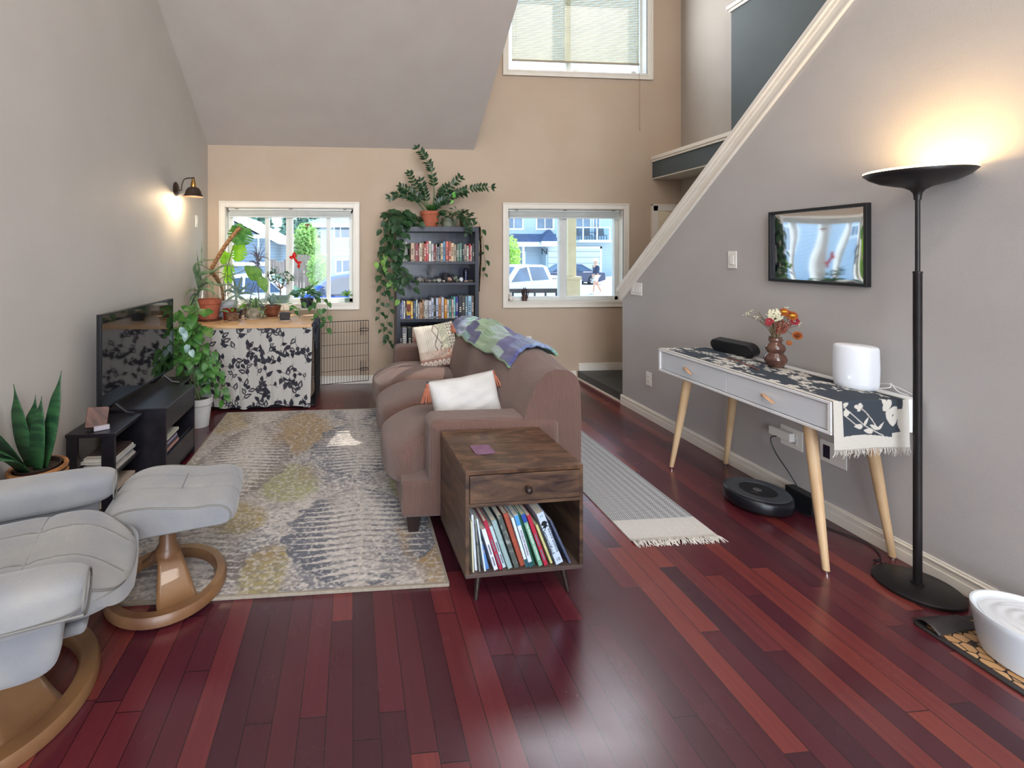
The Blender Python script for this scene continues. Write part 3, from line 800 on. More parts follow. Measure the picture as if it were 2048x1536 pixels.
# ------------------------------------------------------------------ rugs
RX0, RX1, RY0, RY1 = -1.125, .415, 2.005, 4.325
def frond(x, y, cx, y0, y1, wd):
    t_ = (y - y0) / (y1 - y0)
    if t_ < 0 or t_ > 1: return 0, 0
    dx = abs(x - cx - .03*math.sin(t_*3))
    if dx < .0045: return 2, 0
    w_ = wd * math.sin(PI * min(1, t_*1.0+.02)) ** .6
    q = dx / w_
    if q > 1.12 + .25*(vn(y*25, 3+cx)-.5): return 0, 0
    s = ((y + dx*.16 - .35*dx*dx + .012*vn(x*9, y*9)) / .047) % 1
    return (1 if s < .74 - .62*q**1.3 + .10*(vn(x*60, y*60)-.5) else -1), q
cream, grey, greyd, och, olive = L('c4bcb4'), L('74767f'), L('454d5f'), L('a07c30'), L('949452')
def rug_col(u, v):
    x = RX0 + (RX1-RX0)*u; y = RY0 + (RY1-RY0)*v
    n1 = fbm(x*3.2+5, y*2.2+9, 3); n2 = fbm(x*55, y*120, 2); n3 = fbm(x*7+2, y*7, 3); n4 = fbm(x*85+3, y*85, 2)
    c = mixl(grey, cream, ss(.36, .60, n1*.42 + n2*.28 + n4*.34))
    if n3 > .56: c = mixl(c, L('9a8f88'), .5)
    for (cx, cy, wx, wy, br) in ((-.40, 3.86, .27, .50, 0), (-1.08, 4.12, .24, .36, .3), (-.42, 2.98, .24, .30, 1), (.37, 2.34, .15, .36, 0), (.33, 2.9, .12, .25, 1), (-.40, 2.12, .12, .22, .6), (-1.1, 3.1, .12, .3, .5), (-.62, 2.6, .16, .22, .4)):
        d = math.hypot((x-cx)/wx, (y-cy)/wy) + (n3-.5)*.7
        if d < 1.0: c = mixl(c, mixl(och, olive, br*ss(.3,.6,n1+.1)), min(1, (1.0-d)*3.5) * (.88 if ((y/.05) % 1) < .8 else .5) * (.5+.75*n2))
    for (cx, y0, y1, wd) in ((-.775, 2.74, 3.98, .27), (-.775, 4.02, 4.6, .26), (-.775, 1.7, 2.6, .22), (.02, 3.02, 3.98, .32), (.02, 4.02, 4.9, .26), (.02, 2.02, 2.88, .34)):
        f, q = frond(x, y, cx, y0, y1, wd); kk = .35 + .65*ss(.30, .55, fbm(x*5+3, y*4+8, 3))
        if f == 2: c = mixl(c, L('d2cac0'), .8)
        elif f == 1: c = mixl(c, mixl(cream, L('d6d0ca'), n4), kk*.85)
        elif f == -1: c = mixl(c, greyd if cx > -.5 else L('6a5f5a'), kk*(.25 + .7*ss(.25, .75, q)))
    k = ss(.55, .75, n4); c = mixl(c, L('d8d2cc'), k*.55)
    k = .76 + .48*n2; c = mixl(c, L('98938f'), .17); c = tuple(q*k for q in c)
    if min(x-RX0, RX1-x, y-RY0, RY1-y) < .008: c = L('9a9184')
    return c
mb = MB()
mb.grid(lambda u, v: (RX0+(RX1-RX0)*u, RY0+(RY1-RY0)*v, .0115 + .0015*vn(u*90, v*130)), 380, 520, rug_col)
mb.add([(RX0,RY0,0),(RX1,RY0,0),(RX1,RY1,0),(RX0,RY1,0),(RX0,RY0,.0115),(RX1,RY0,.0115),(RX1,RY1,.0115),(RX0,RY1,.0115)],
       [(0,1,5,4),(1,2,6,5),(2,3,7,6),(3,0,4,7),(0,3,2,1)], [L('8c8479')]*8)
t = thing('area_rug', 'large rug with grey and ochre palm frond pattern under the sofa and ottoman', 'rug', (-.36, 3.16, 0))
mb.build('rug_pile', vcm('rug pile', rough=.97, bump=.9, bscale=420, sheen=.15, noise=.14, nscale=260), t, w=True)
bd = MB()
for (x0, x1, y0, y1) in ((RX0-.006, RX1+.006, RY0-.008, RY0+.006), (RX0-.006, RX1+.006, RY1-.006, RY1+.006), (RX0-.008, RX0+.005, RY0, RY1), (RX1-.005, RX1+.008, RY0, RY1)): bd.bb(x0, x1, y0, y1, .0, .0135)
bd.build('binding', pm('taupe rug binding', '8f8678', '9c9385', rough=.9, scale=60), t, w=True, bevel=.003)

# runner
NX0, NX1, NY0, NY1 = 1.40, 1.865, 2.24, 4.75
def runner_mat():
    m, nt, b = base('black and white runner weave'); q = xyz(nt); x, y = q[0] - NX0, q[1] - NY0
    fx = (x / .0116).fract(); fy = (y / .0125).fract(); row = (x / .0116).floor()
    fy2 = ((y + rnode(nt, row, 2.2) * .003) / .0125).fract()
    dark = fx.gt(.40) * fy2.lt(.60); plain = y.lt(.165); d2 = fx.gt(.55) * fy.lt(.3) * .25
    nz = nt.nodes.new('ShaderNodeTexNoise'); nz.inputs['Scale'].default_value = 90; nt.links.new(q[3], nz.inputs['Vector'])
    c1 = mixc(nt, dark, 'c3c4c4', '33373e'); c2 = mixc(nt, d2, 'd6d2cb', '8d8a86')
    nt.links.new(mixc(nt, E(nt, nz.outputs[0]) * .3, mixc(nt, plain, c1, c2), '8e9094'), b.inputs['Base Color']); b.inputs['Roughness'].default_value = .95
    bp = nt.nodes.new('ShaderNodeBump'); bp.inputs['Strength'].default_value = .5; bp.inputs['Distance'].default_value = .002; nt.links.new((fx * -1.0 + dark).s, bp.inputs['Height']); nt.links.new(bp.outputs[0], b.inputs['Normal'])
    return m
t = thing('runner_rug', 'long black and white woven runner with a fringed cream end behind the sofa', 'rug', (1.63, 3.5, 0))
mb = MB(); mb.grid(lambda u, v: (NX0+(NX1-NX0)*u, NY0+(NY1-NY0)*v, .007 + .0012*math.sin(u*190)), 60, 120)
mb.add([(NX0,NY0,0),(NX1,NY0,0),(NX1,NY1,0),(NX0,NY1,0),(NX0,NY0,.007),(NX1,NY0,.007),(NX1,NY1,.007),(NX0,NY1,.007)],
       [(0,1,5,4),(1,2,6,5),(2,3,7,6),(3,0,4,7)])
mb.build('weave', runner_mat(), t, w=True)
mb = MB()
for k in range(150):
    x = NX0 + (NX1-NX0)*(k+.5)/150; a = rnd.uniform(-.9, .9); ln = rnd.uniform(.035, .062)
    mb.tube([(x, NY0+.004, .006), (x+a*.008, NY0-ln*.5, rnd.uniform(.006,.014)), (x+a*.022+rnd.uniform(-.008,.008), NY0-ln, .003)], [.0028,.0026,.0018], n=4)
mb.build('fringe', pm('cream yarn', 'd8d3ca', 'c8c3ba', rough=.95), t, w=True)
# ------------------------------------------------------------------ printed cloth painter
class Paint:
    def __init__(s, nu, nv, w, h, bg):
        s.nu, s.nv, s.w, s.h = nu, nv, w, h
        s.X, s.Y = np.meshgrid(np.linspace(0, w, nu+1), np.linspace(0, h, nv+1), indexing='ij')
        s.A = np.zeros((nu+1, nv+1, 3)); s.A[:] = L(bg)
    def put(s, m, c, a=1):
        c = np.array(L(c)); s.A[m] = s.A[m]*(1-a) + c*a
    def seg(s, p, q, wd, c):
        (x0, y0), (x1, y1) = p, q; dx, dy = x1-x0, y1-y0; l2 = dx*dx+dy*dy+1e-12
        t = np.clip(((s.X-x0)*dx + (s.Y-y0)*dy)/l2, 0, 1)
        s.put(np.hypot(s.X-x0-t*dx, s.Y-y0-t*dy) < wd/2, c)
    def poly(s, pts, wd, c):
        for a, b in zip(pts, pts[1:]): s.seg(a, b, wd, c)
    def ell(s, c0, a, b, ang, c):
        dx, dy = s.X-c0[0], s.Y-c0[1]; u = dx*math.cos(ang)+dy*math.sin(ang); v = -dx*math.sin(ang)+dy*math.cos(ang)
        s.put((u/a)**2+(v/b)**2 < 1, c)
    def leaf(s, p, ln, wd, ang, c, vein=None, heart=False):
        dx, dy = s.X-p[0], s.Y-p[1]; u = (dx*math.cos(ang)+dy*math.sin(ang))/ln; v = -dx*math.sin(ang)+dy*math.cos(ang)
        uu = np.clip(u, 0, 1)
        prof = wd/2*np.sin(PI*uu**.62)**.8 * (1-.35*uu**3)
        s.put((u > 0) & (u < 1) & (np.abs(v) < prof), c)
        if vein: s.put((u > .05) & (u < .85) & (np.abs(v) < prof*.16), vein)
    def col(s, u, v): return s.A[min(s.nu, int(u*s.nu+.5)), min(s.nv, int(v*s.nv+.5))]

# ------------------------------------------------------------------ console desk on the right
lac = pm('white lacquer', 'e4e5e6', 'e9eaea', rough=.3, scale=3)
lacin = pm('pale grey drawer lacquer', 'd3d8de', 'd8dce1', rough=.35, scale=3)
birch = pm('pale natural wood', 'c09f78', 'd3b58e', rough=.45, scale=5, stretch=(4,4,.5), detail=6)
tan = pm('tan leather', 'b98a62', 'c79a72', rough=.55, scale=40)
nick = pm('polished nickel', 'c9c4bf', rough=.18, metal=1)
CX0, CX1, CY0, CY1 = 2.13, 2.578, 1.905, 3.08
t = thing('console_desk', 'white two-drawer console desk with tapered pale wood legs against the stair wall', 'desk', (2.355, 2.49, 0))
mb = MB(); mb.bb(CX0, CX1, CY0, CY1, .775, .789); mb.bb(CX0, CX1, CY0, CY1, .638, .652)
mb.bb(CX0, CX1, CY0, CY0+.016, .652, .775); mb.bb(CX0, CX1, CY1-.016, CY1, .652, .775); mb.bb(CX1-.014, CX1, CY0, CY1, .652, .775)
mb.build('desk_body', lac, t, w=True, bevel=.002)
ymid = (CY0+CY1)/2
for (ya, yb) in ((CY0+.02, ymid-.0015), (ymid+.0015, CY1-.02)):
    d = MB().bb(CX0+.008, CX0+.024, ya, yb, .656, .771).bb(CX0+.024, CX1-.06, ya+.015, yb-.015, .658, .74).build('drawer', lacin, t, w=True, bevel=.0012)
    ym = (ya+yb)/2
    mb = MB(); pts = bez((CX0+.006, ym+.045, .716), (CX0-.022, ym+.01, .722), (CX0-.024, ym-.045, .700), 10)
    mb.tube(pts, [.010]*5+[.0105,.011,.011,.010,.009,.007], n=8, flat=.28); mb.lathe([(0,0),(.008,.001),(.008,.005),(0,.007)], M=Matrix.Translation((CX0-.001, ym+.042, .716)) @ Euler((0, R(-90), 0)).to_matrix().to_4x4(), n=12)
    mb.build('leather_pull', tan, d, smooth=True, w=True)
for (fx, fy, tx, ty) in ((2.148, 2.972, 2.19, 2.87), (2.552, 2.985, 2.52, 2.87), (2.146, 1.94, 2.19, 2.06), (2.556, 2.0, 2.52, 2.08)):
    lg = MB().tube([(tx, ty, .638), ((tx*.5+fx*.5), (ty*.5+fy*.5), .32), (fx, fy, .012)], [.0265, .0215, .0135], n=18).build('leg', birch, t, smooth=True, w=True)
    MB().tube([(fx, fy, .014), (fx, fy, 0)], [.0145, .0125], n=16).build('foot_cap', nick, lg, smooth=True, w=True)
for y in (2.07, 2.87): MB().bb(2.19, 2.52, y-.012, y+.012, .612, .638).build('leg_rail', birch, t, w=True, bevel=.002)

# printed runner, hanging over the near end
sl_, cr_ = '3a4149', 'c9c4bb'
RW = .385; RL = .215 + 1.19 + .03
P = Paint(170, 560, RW, RL, sl_)
rr_ = random.Random(11)
def sprig(x, y, ang, ln, n=7, big=.03, thin=False):
    x1, y1 = x+ln*math.cos(ang), y+ln*math.sin(ang); P.poly([(x, y), (x1, y1)], .0035, cr_)
    for k in range(n):
        f = (k+.6)/n; px, py = x+ln*f*math.cos(ang), y+ln*f*math.sin(ang)
        P.leaf((px, py), big*rr_.uniform(.7,1.2), big*(.32 if thin else .5), ang+(.75 if k % 2 else -.75), cr_)
    P.leaf((x1, y1), big, big*.4, ang, cr_)
for k in range(46):
    sprig(rr_.uniform(.03, RW-.03), rr_.uniform(.26, RL-.05), rr_.choice([.9, 1.4, 1.9, -1.2, -1.7, 2.4, .3]), rr_.uniform(.06, .16), rr_.randint(3, 8), rr_.uniform(.018, .045), rr_.random() < .5)
for k in range(20):
    cx, cy = rr_.uniform(.04, RW-.04), rr_.uniform(.28, RL-.06)
    for j in range(5): P.ell((cx+.016*math.cos(j*1.257), cy+.016*math.sin(j*1.257)), .014, .011, j*1.257, cr_)
# hanging end: stems, a flower and a border (x to the right from the front edge, y up from the hem)
P.put(P.Y > .215+1.175, cr_); P.put(P.X < .028, cr_)
P.put((P.Y < .215) & (P.X < .045), cr_); P.put(P.X > RW-.018, cr_)
P.put((P.Y < .215) & (P.X > RW-.03-.03*np.sin(P.Y*14)**4), cr_)
P.put(P.Y < .045 + .018*np.abs(np.sin(P.X*9+.4)) + (P.X > .3)*.02, cr_)
for pts in ([(.05,.19),(.12,.135),(.16,.105),(.20,.085),(.26,.055)], [(.13,.19),(.165,.165),(.20,.13),(.235,.085)], [(.05,.155),(.11,.11),(.15,.10)]): P.poly(pts, .0042, cr_)
for (x, y, l_, w_, a) in ((.16,.105,.045,.016,1.0),(.15,.10,.05,.024,3.1),(.235,.082,.045,.014,.9),(.21,.075,.055,.026,3.0),(.235,.085,.05,.02,2.7),(.05,.195,.03,.02,.4),(.05,.16,.035,.03,.2)): P.leaf((x, y), l_, w_, a, cr_)
for (x, y) in ((.125,.185),(.135,.197),(.115,.19),(.13,.175),(.142,.19)): P.ell((x, y), .010, .008, .4, cr_)
for (x, y, a_, b_, g) in ((.275,.19,.03,.018,.9),(.30,.165,.03,.015,.6),(.285,.145,.015,.03,.2),(.31,.125,.013,.028,-.3),(.33,.14,.026,.013,-.5),(.335,.16,.024,.013,.2),(.295,.12,.012,.026,.5),(.26,.21,.012,.02,.3)): P.ell((x, y), a_, b_, g, cr_)
def runf(u, v):
    s = v * RL; x = CX0 + .004 + .372*u
    if s < .215:
        k = (.215-s)/.215
        return (x + .006*math.sin(u*9)*k, CY0 - .006 - .006*math.sin(u*6+1)*k, .792-(.215-s))
    y = CY0 - .004 + (s-.215)
    if y > CY1+.004: return (x, CY1+.005, .792-(y-CY1-.004))
    return (x, y, .792)
t = thing('table_runner', 'dark slate table runner with cream leaf print hanging over the near desk end', 'runner', (2.32, 2.4, .79))
mb = MB(); mb.grid(runf, 170, 560, P.col); mb.build('cloth', vcm('printed linen', rough=.92, bump=.4, bscale=500, noise=.06), t, smooth=True, w=True, solid=-.0012)
mb = MB()
for k in range(110):
    u = (k+.5)/110; p = Vector(runf(u, 0)); a = rnd.uniform(-1, 1)
    mb.tube([p, p+Vector((a*.006, -.003, -.014)), p+Vector((a*.016+rnd.uniform(-.006,.006), rnd.uniform(-.008,.004), -rnd.uniform(.018,.04)))], .0009, n=4)
mb.build('fringe', pm('raw linen thread', 'c4bfb6', rough=.95), t, w=True)

# dark soundbar-shaped speaker
blk = pm('black plastic', '17181b', '1c1d20', rough=.45, scale=20)
navy = pm('dark navy fabric grille', '161d36', '1d2644', rough=.8, scale=400)
def stadium(w_, h_, n=14):
    pts = []
    r = h_/2
    for k in range(n+1): a = -PI/2 + PI*k/n; pts.append((w_/2-r+r*math.cos(a), r*math.sin(a)))
    for k in range(n+1): a = PI/2 + PI*k/n; pts.append((-w_/2+r+r*math.cos(a), r*math.sin(a)))
    return pts
t = thing('speaker', 'long dark navy rounded speaker lying at the far end of the white desk', 'speaker', (2.49, 2.845, .793))
Ms = Matrix.Translation((2.495, 2.85, .838)) @ Matrix.Rotation(R(97), 4, 'Z') @ Matrix.Rotation(R(90-14), 4, 'X')
mb = MB(); mb.prism(stadium(.305, .088), -.03, .03, Ms); mb.build('body', blk, t, w=True, bevel=.006)
mb = MB(); mb.prism(stadium(.285, .07), .03, .034, Ms); mb.build('grille', navy, t, w=True, bevel=.002)
MB().box(Ms @ Vector((-.02, -.018, .0352)), (.002, .03, .005), rz=R(7)).build('badge', nick, t, w=True)

# brown glazed vase with dried flowers
vz = pm('brown mottled glaze', '4b2f28', '6b4a3c', rough=.16, scale=14, coat=.5)
VP = (2.445, 2.50, .793)
t = thing('vase', 'brown glazed double-bulge vase holding the dried flowers', 'vase', VP)
MB().lathe([(.0,0),(.03,.0),(.036,.006),(.052,.03),(.056,.05),(.050,.068),(.037,.082),(.036,.086),(.046,.10),(.048,.115),(.042,.130),(.029,.143),(.028,.146),(.033,.155),(.034,.163),(.030,.170),(.034,.176),(.031,.177),(.026,.168),(.026,.15),(.02,.13)], n=40, cap=False).build('vase_body', vz, t, smooth=True, ang=80)
t = thing('dried_flower_bouquet', 'bouquet of dried orange, white and red flowers standing in the brown vase', 'flowers', (VP[0], VP[1], VP[2]+.15))
stemm = pm('dry stem', '5d5240', '7a6a50', rough=.9, scale=60)
V0 = Vector((VP[0], VP[1], VP[2]+.15))
def scr(dx, dz, dy=0):      # towards the picture's right is -Y along this wall and +X
    return V0 + Vector((dx*.75, -dx*.45+dy, dz))
def straw(mb, c, r, n, cols_=None, d=Vector((-.6,-.7,.3))):
    d = d.normalized(); a = d.orthogonal().normalized(); b = d.cross(a)
    for ring, (rr2, tilt) in enumerate(((r, .1), (r*.8, .4), (r*.55, .8))):
        for k in range(n):
            g = 2*PI*(k+.5*ring)/n; o = (a*math.cos(g)+b*math.sin(g))
            p0 = c + o*r*.2 + d*ring*.001; p1 = c + o*rr2 + d*tilt*r*.5; s_ = o.cross(d)*r*.22
            mb.add([p0, (p0+p1)/2+s_, p1, (p0+p1)/2-s_], [(0,1,2,3)])
orange = pm('rust orange petals', '8a3f12', 'b5601c', rough=.7, scale=50); yel = pm('golden flower centre', 'd9a51e', 'e8bd3a', rough=.8, scale=90)
redf = pm('crimson dried petals', '8e1f2c', 'a83440', rough=.7, scale=50); whf = pm('ivory statice', 'ded9c0', 'cfc8a8', rough=.9, scale=70); amar = pm('terracotta dried spikes', '7c4136', 'a3634f', rough=.9, scale=90)
mb = MB()
for k in range(30):
    a = rnd.uniform(-1, 1); e_ = scr(a*.08, rnd.uniform(.11, .17), rnd.uniform(-.04, .04)); mb.tube(bez(V0 + Vector((rnd.uniform(-.014,.014), rnd.uniform(-.014,.014), -.08)), V0 + Vector((a*.01, 0, .07)), e_, 6), [.0018]*7, n=5)
sp_ends = [(-.155,.145),(-.13,.165),(.115,.115),(.12,.10),(.05,.19),(-.10,.13)]
for (dx, dz) in sp_ends: mb.tube(bez(V0, scr(dx*.2, dz*.7), scr(dx, dz), 8), [.0014]*9, n=5)
mb.tube(bez(V0, scr(.05,.09), scr(.085,.045), 8), [.0013]*9, n=5); mb.tube(bez(V0, scr(.02,.03), scr(.042,.005), 8), [.0013]*9, n=5)
mb.build('stems', stemm, t, w=True)
for (dx, dz, r, mt_) in ((.062,.155,.030,orange),(.02,.175,.026,orange),(.075,.125,.026,redf),(.042,.165,.024,orange),(.088,.045,.027,orange),(.046,.0,.016,orange),(-.055,.12,.022,redf),(-.062,.105,.018,redf)):
    mb = MB(); straw(mb, scr(dx, dz, -.03), r, 14); h = mb.build('flower_head', mt_, t, w=True)
    if mt_ is orange and r > .025:
        MB().ball(scr(dx, dz, -.03) + Vector((-.6,-.7,.3)).normalized()*.010, r*.48, 10, 6, (1,1,.5)).build('flower_centre', yel if dz > .1 else pm('rust flower centre', '7a3a12', rough=.8), h, smooth=True, w=True)
mb = MB()
for k in range(90):
    a = rnd.uniform(0, 2*PI); q = rnd.random()**.5; mb.ball(scr(-.018 + .045*q*math.cos(a), .148 + .035*q*math.sin(a) + .006, -.02-.02*(1-q)), rnd.uniform(.004,.0075), 6, 4)
for (dx, dz) in sp_ends[:6]:
    for k in range(8): mb.ball(scr(dx+rnd.uniform(-.014,.014), dz+rnd.uniform(-.006,.012), rnd.uniform(-.008,.008)), rnd.uniform(.002,.004), 5, 4)
mb.build('white_sprays', whf, t, smooth=True, w=True)
mb = MB()
for k in range(26):
    dx = rnd.uniform(-.01,.075); e_ = scr(dx, rnd.uniform(.09,.15), rnd.uniform(-.03,.01)); s_ = scr(dx*.35, .02)
    for j in range(9): mb.ball(s_.lerp(e_, .35+.65*j/9) + Vector((rnd.uniform(-.004,.004),)*3), rnd.uniform(.003,.0055), 5, 4)
mb.build('rust_spikes', amar, t, smooth=True, w=True)

# small wooden stick lying on the runner
o = MB().tube(cat([(2.345, 2.74, .797), (2.335, 2.62, .799), (2.30, 2.50, .798), (2.285, 2.44, .797)], 5), [.004]*8+[.005]*4+[.0035]*4, n=8).build('incense_stick_holder', pm('reddish dark wood', '6a3c30', '7d4a3a', rough=.5), smooth=True)
tag(o, 'thin reddish wooden stick lying on the patterned runner before the vase', 'stick')

# white smart speaker
t = thing('smart_speaker', 'white oval fabric speaker standing at the near end of the white desk', 'speaker', (2.465, 2.085, .793))
whp = pm('white speaker fabric', 'dfe3ea', 'e4e8ee', rough=.75, scale=300); 
mb = MB(); prof = [(.0,.0),(.07,.0),(.079,.008),(.083,.03),(.085,.10),(.083,.195),(.080,.205),(.074,.208),(.0,.208)]
mb.lathe(prof, n=48, sx=.72, sy=1, M=Matrix.Rotation(R(28), 4, 'Z')); mb.build('fabric_body', whp, t, smooth=True, ang=60)
MB().lathe([(0,0),(.074,0),(.078,.003),(.07,.006),(0,.0065)], (0,0,.204), n=48, sx=.72, M=Matrix.Rotation(R(28), 4, 'Z')).build('top_panel', pm('white gloss plastic', 'e8e9ec', rough=.3), t, smooth=True)
MB().ball((-.066, -.025, .058), .0035, 8, 6).build('status_light', pm('white status led', 'ffffff', emit='ffffff', estr=3), t, smooth=True)
mb = MB(); mb.tube(cat([(2.50, 2.05, .80), (2.54, 2.0, .815), (2.572, 2.02, .83), (2.572, 1.99, .80), (2.575, 1.95, .793)], 6), .0018, n=6)
mb.tube(cat([(2.58, 1.935, .80), (2.572, 2.03, .825), (2.565, 2.09, .80)], 5), .0015, n=6)
tag(mb.build('speaker_cable', pm('white cable', 'd8d8d6', rough=.4), smooth=True), 'thin white cable looping behind the white speaker on the desk', 'cable')

# ------------------------------------------------------------------ floor lamp
lm = pm('dark bronze lamp metal', '29272a', '33302f', rough=.38, metal=.55)
LP = (2.44, 1.815)
t = thing('floor_lamp', 'tall dark bronze uplighter floor lamp with dish shade and round base', 'lamp', (LP[0], LP[1], 0))
MB().lathe([(0,0),(.138,0),(.14,.004),(.14,.014),(.134,.019),(.02,.022),(.02,.03),(.0,.03)], n=56).build('base', lm, t, smooth=True, ang=40)
MB().lathe([(.0145,.025),(.0145,1.365),(.0155,1.368),(.0155,1.374),(.0085,1.376)], n=20, cap=False).build('lower_pole', lm, t, smooth=True)
MB().lathe([(.0082,1.36),(.0082,1.71)], n=16).build('upper_pole', lm, t, smooth=True)
MB().lathe([(.012,1.685),(.0125,1.70),(.015,1.715),(.024,1.728),(.045,1.741),(.075,1.749),(.115,1.762),(.150,1.782),(.170,1.803),(.168,1.806),(.148,1.788),(.11,1.770),(.07,1.758),(.0,1.752)], n=64, cap=False).build('lamp_shade', lm, t, smooth=True, ang=80)
MB().lathe([(0,1.798),(.155,1.798),(.166,1.803),(.169,1.812),(.163,1.815),(.0,1.815)], n=64).build('light_diffuser', pm('glowing lamp diffuser', 'fff0d0', emit='ffd9a0', estr=5), t, smooth=True, ang=60)
l = bpy.data.lights.new('floor_lamp_light', 'AREA'); l.shape = 'DISK'; l.size = .30; l.energy = 4.2; l.color = (1, .62, .24)
o = bpy.data.objects.new('floor_lamp_light', l); COL.objects.link(o); o.location = (LP[0], LP[1], 1.822); o.rotation_euler = (R(180), 0, 0)

# framed picture under loose glossy film
def filmmat():
    m, nt, b = base('rippled clear film over black picture'); q = xyz(nt)
    b.inputs['Metallic'].default_value = 1; b.inputs['Roughness'].default_value = .04; b.inputs['Base Color'].default_value = L4('c4c8cf')
    n = nt.nodes.new('ShaderNodeTexNoise'); n.inputs['Scale'].default_value = 3.0; n.inputs['Detail'].default_value = 0; nt.links.new(q[3], n.inputs['Vector'])
    bp = nt.nodes.new('ShaderNodeBump'); bp.inputs['Strength'].default_value = .12; bp.inputs['Distance'].default_value = .04
    nt.links.new(n.outputs[0], bp.inputs['Height']); nt.links.new(bp.outputs[0], b.inputs['Normal'])
    return m
PX, PY0, PY1, PZ0, PZ1 = XR, 2.125, 2.68, 1.283, 1.709
t = thing('framed_picture', 'thin black framed picture with reflective rippled cover on the stair wall', 'picture', (PX, 2.40, 1.5))
mb = MB(); k = .016
mb.bb(PX-.028, PX-.001, PY0, PY1, PZ0, PZ0+k); mb.bb(PX-.028, PX-.001, PY0, PY1, PZ1-k, PZ1); mb.bb(PX-.028, PX-.001, PY0, PY0+k, PZ0+k, PZ1-k); mb.bb(PX-.028, PX-.001, PY1-k, PY1, PZ0+k, PZ1-k)
mb.build('frame', pm('black frame', '16171b', rough=.4), t, w=True, bevel=.0015)
def film(u, v):
    y = PY0+k + (PY1-PY0-2*k)*u; z = PZ0+k + (PZ1-PZ0-2*k)*v
    e = (1-abs(2*u-1)**8)*(1-abs(2*v-1)**6)
    return (PX - .012 - .0012*e - .0003*math.sin(u*5.5+1.5+v)*e, y, z)
mb = MB(); mb.grid(film, 90, 70); mb.build('picture_film', filmmat(), t, smooth=True, w=True, ang=180)

# ------------------------------------------------------------------ switches and outlets
plate = pm('white switch plastic', 'e9e6e0', 'edeae4', rough=.35)
slot = pm('dark slots', '2b2b2b')
def wallplate(nm, label, ctr, w_, h_, kind, side, ganged=1, cat_='switch'):
    """side 'x-' faces -X (stair wall), 'x+' left wall, 'y-' back wall"""
    x, y, z = ctr
    t = thing(nm, label, cat_, ctr)
    rz = {'x-': R(-90), 'x+': R(90), 'y-': 0}[side]; t.rotation_euler = (0, 0, rz)
    MB().bb(-w_/2, w_/2, -.006, 0, -h_/2, h_/2).build('cover_plate', plate, t, bevel=.0025)
    for g in range(ganged):
        cx = (g - (ganged-1)/2) * .046
        if kind == 'rocker':
            MB().bb(cx-.0165, cx+.0165, -.010, -.005, -.033, .033).build('rocker', plate, t, bevel=.0015)
            MB().bb(cx-.0175, cx+.0175, -.0068, -.006, -.0345, .0345).build('rocker_gap', pm('grey gap', '9a9a98'), t)
        if kind == 'outlet':
            for dz in (-.02, .02):
                r_ = MB().bb(cx-.0165, cx+.0165, -.0085, -.005, dz-.0145, dz+.0145).build('socket', plate, t, bevel=.002)
                MB().bb(cx-.008, cx-.006, -.009, -.008, dz-.003, dz+.006).bb(cx+.006, cx+.008, -.009, -.008, dz-.003, dz+.006).bb(cx-.002, cx+.002, -.009, -.008, dz-.009, dz-.005).build('socket_slots', slot, r_)
    return t
wallplate('light_switch', 'triple white rocker switch near the low end of the stair wall', (XR, 4.065, 1.13), .165, .115, 'rocker', 'x-', 3)
wallplate('light_switch', 'single white rocker switch left of the framed picture', (XR, 2.982, 1.41), .072, .118, 'rocker', 'x-', 1)
wallplate('wall_outlet', 'white double outlet low on the stair wall left of the desk', (XR, 3.885, .352), .072, .118, 'outlet', 'x-', 1, 'outlet')
wallplate('wall_outlet', 'white two-gang outlet low on the wall under the desk, with charger plugged in', (XR, 2.55, .36), .14, .118, 'outlet', 'x-', 2, 'outlet')
t = wallplate('wall_outlet', 'white cable outlet under the near desk end, partly behind its leg', (XR, 2.31, .365), .14, .118, 'none', 'x-', 1, 'outlet')
MB().bb(-.05, -.015, -.0075, -.005, -.035, .035).build('dark_port', pm('deep purple-black port', '1d1430'), t)
wallplate('wall_outlet', 'white outlet low on the back wall right of the bookcase', (2.03, YB, .44), .07, .115, 'outlet', 'y-', 1, 'outlet')
wallplate('light_switch', 'slim white switch on the left wall between sconce and window', (XL, 4.86, 1.78), .07, .12, 'rocker', 'x+', 1)
# charger block and its black cord to the vacuum dock
t = thing('power_adapter', 'white power adapter bar plugged into the outlet behind the robot vacuum', 'adapter', (2.56, 2.57, .37))
MB().bb(2.555, 2.589, 2.52, 2.66, .345, .395).build('adapter_body', plate, t, w=True, bevel=.004)
o = MB().tube(cat([(2.575, 2.555, .347), (2.56, 2.60, .35), (2.54, 2.63, .325), (2.545, 2.60, .25), (2.555, 2.53, .17), (2.563, 2.475, .10)], 8), .0032, n=8).build('charging_cable', blk, smooth=True)
tag(o, 'black charging cord hanging from the white adapter down to the vacuum dock', 'cord')

# robot vacuum and dock
t = thing('robot_vacuum', 'round black robot vacuum parked on the floor under the white desk', 'vacuum', (2.335, 2.50, 0))
MB().lathe([(0,.008),(.14,.008),(.160,.018),(.166,.03),(.166,.072),(.160,.083),(.152,.087),(.0,.087)], n=64).build('body', pm('black glossy plastic', '14161b', '191b21', rough=.28), t, smooth=True, ang=40)
MB().lathe([(.092,.087),(.094,.0895),(.148,.0895),(.151,.0865)], n=64, cap=False).build('top_ring', pm('graphite ring', '4c4f55', '565a60', rough=.5, metal=.3), t, smooth=True, ang=40)
MB().lathe([(0,.0885),(.088,.0885),(.091,.086)], n=48, cap=False).build('centre_disc', pm('matte black disc', '1a1c20', rough=.5), t, smooth=True)
MB().lathe([(0,.0905),(.019,.0905),(.021,.088)], (-.002,.0,0), n=24, cap=False).build('power_button', pm('brushed steel', '9a9a9c', rough=.3, metal=.9), t, smooth=True)
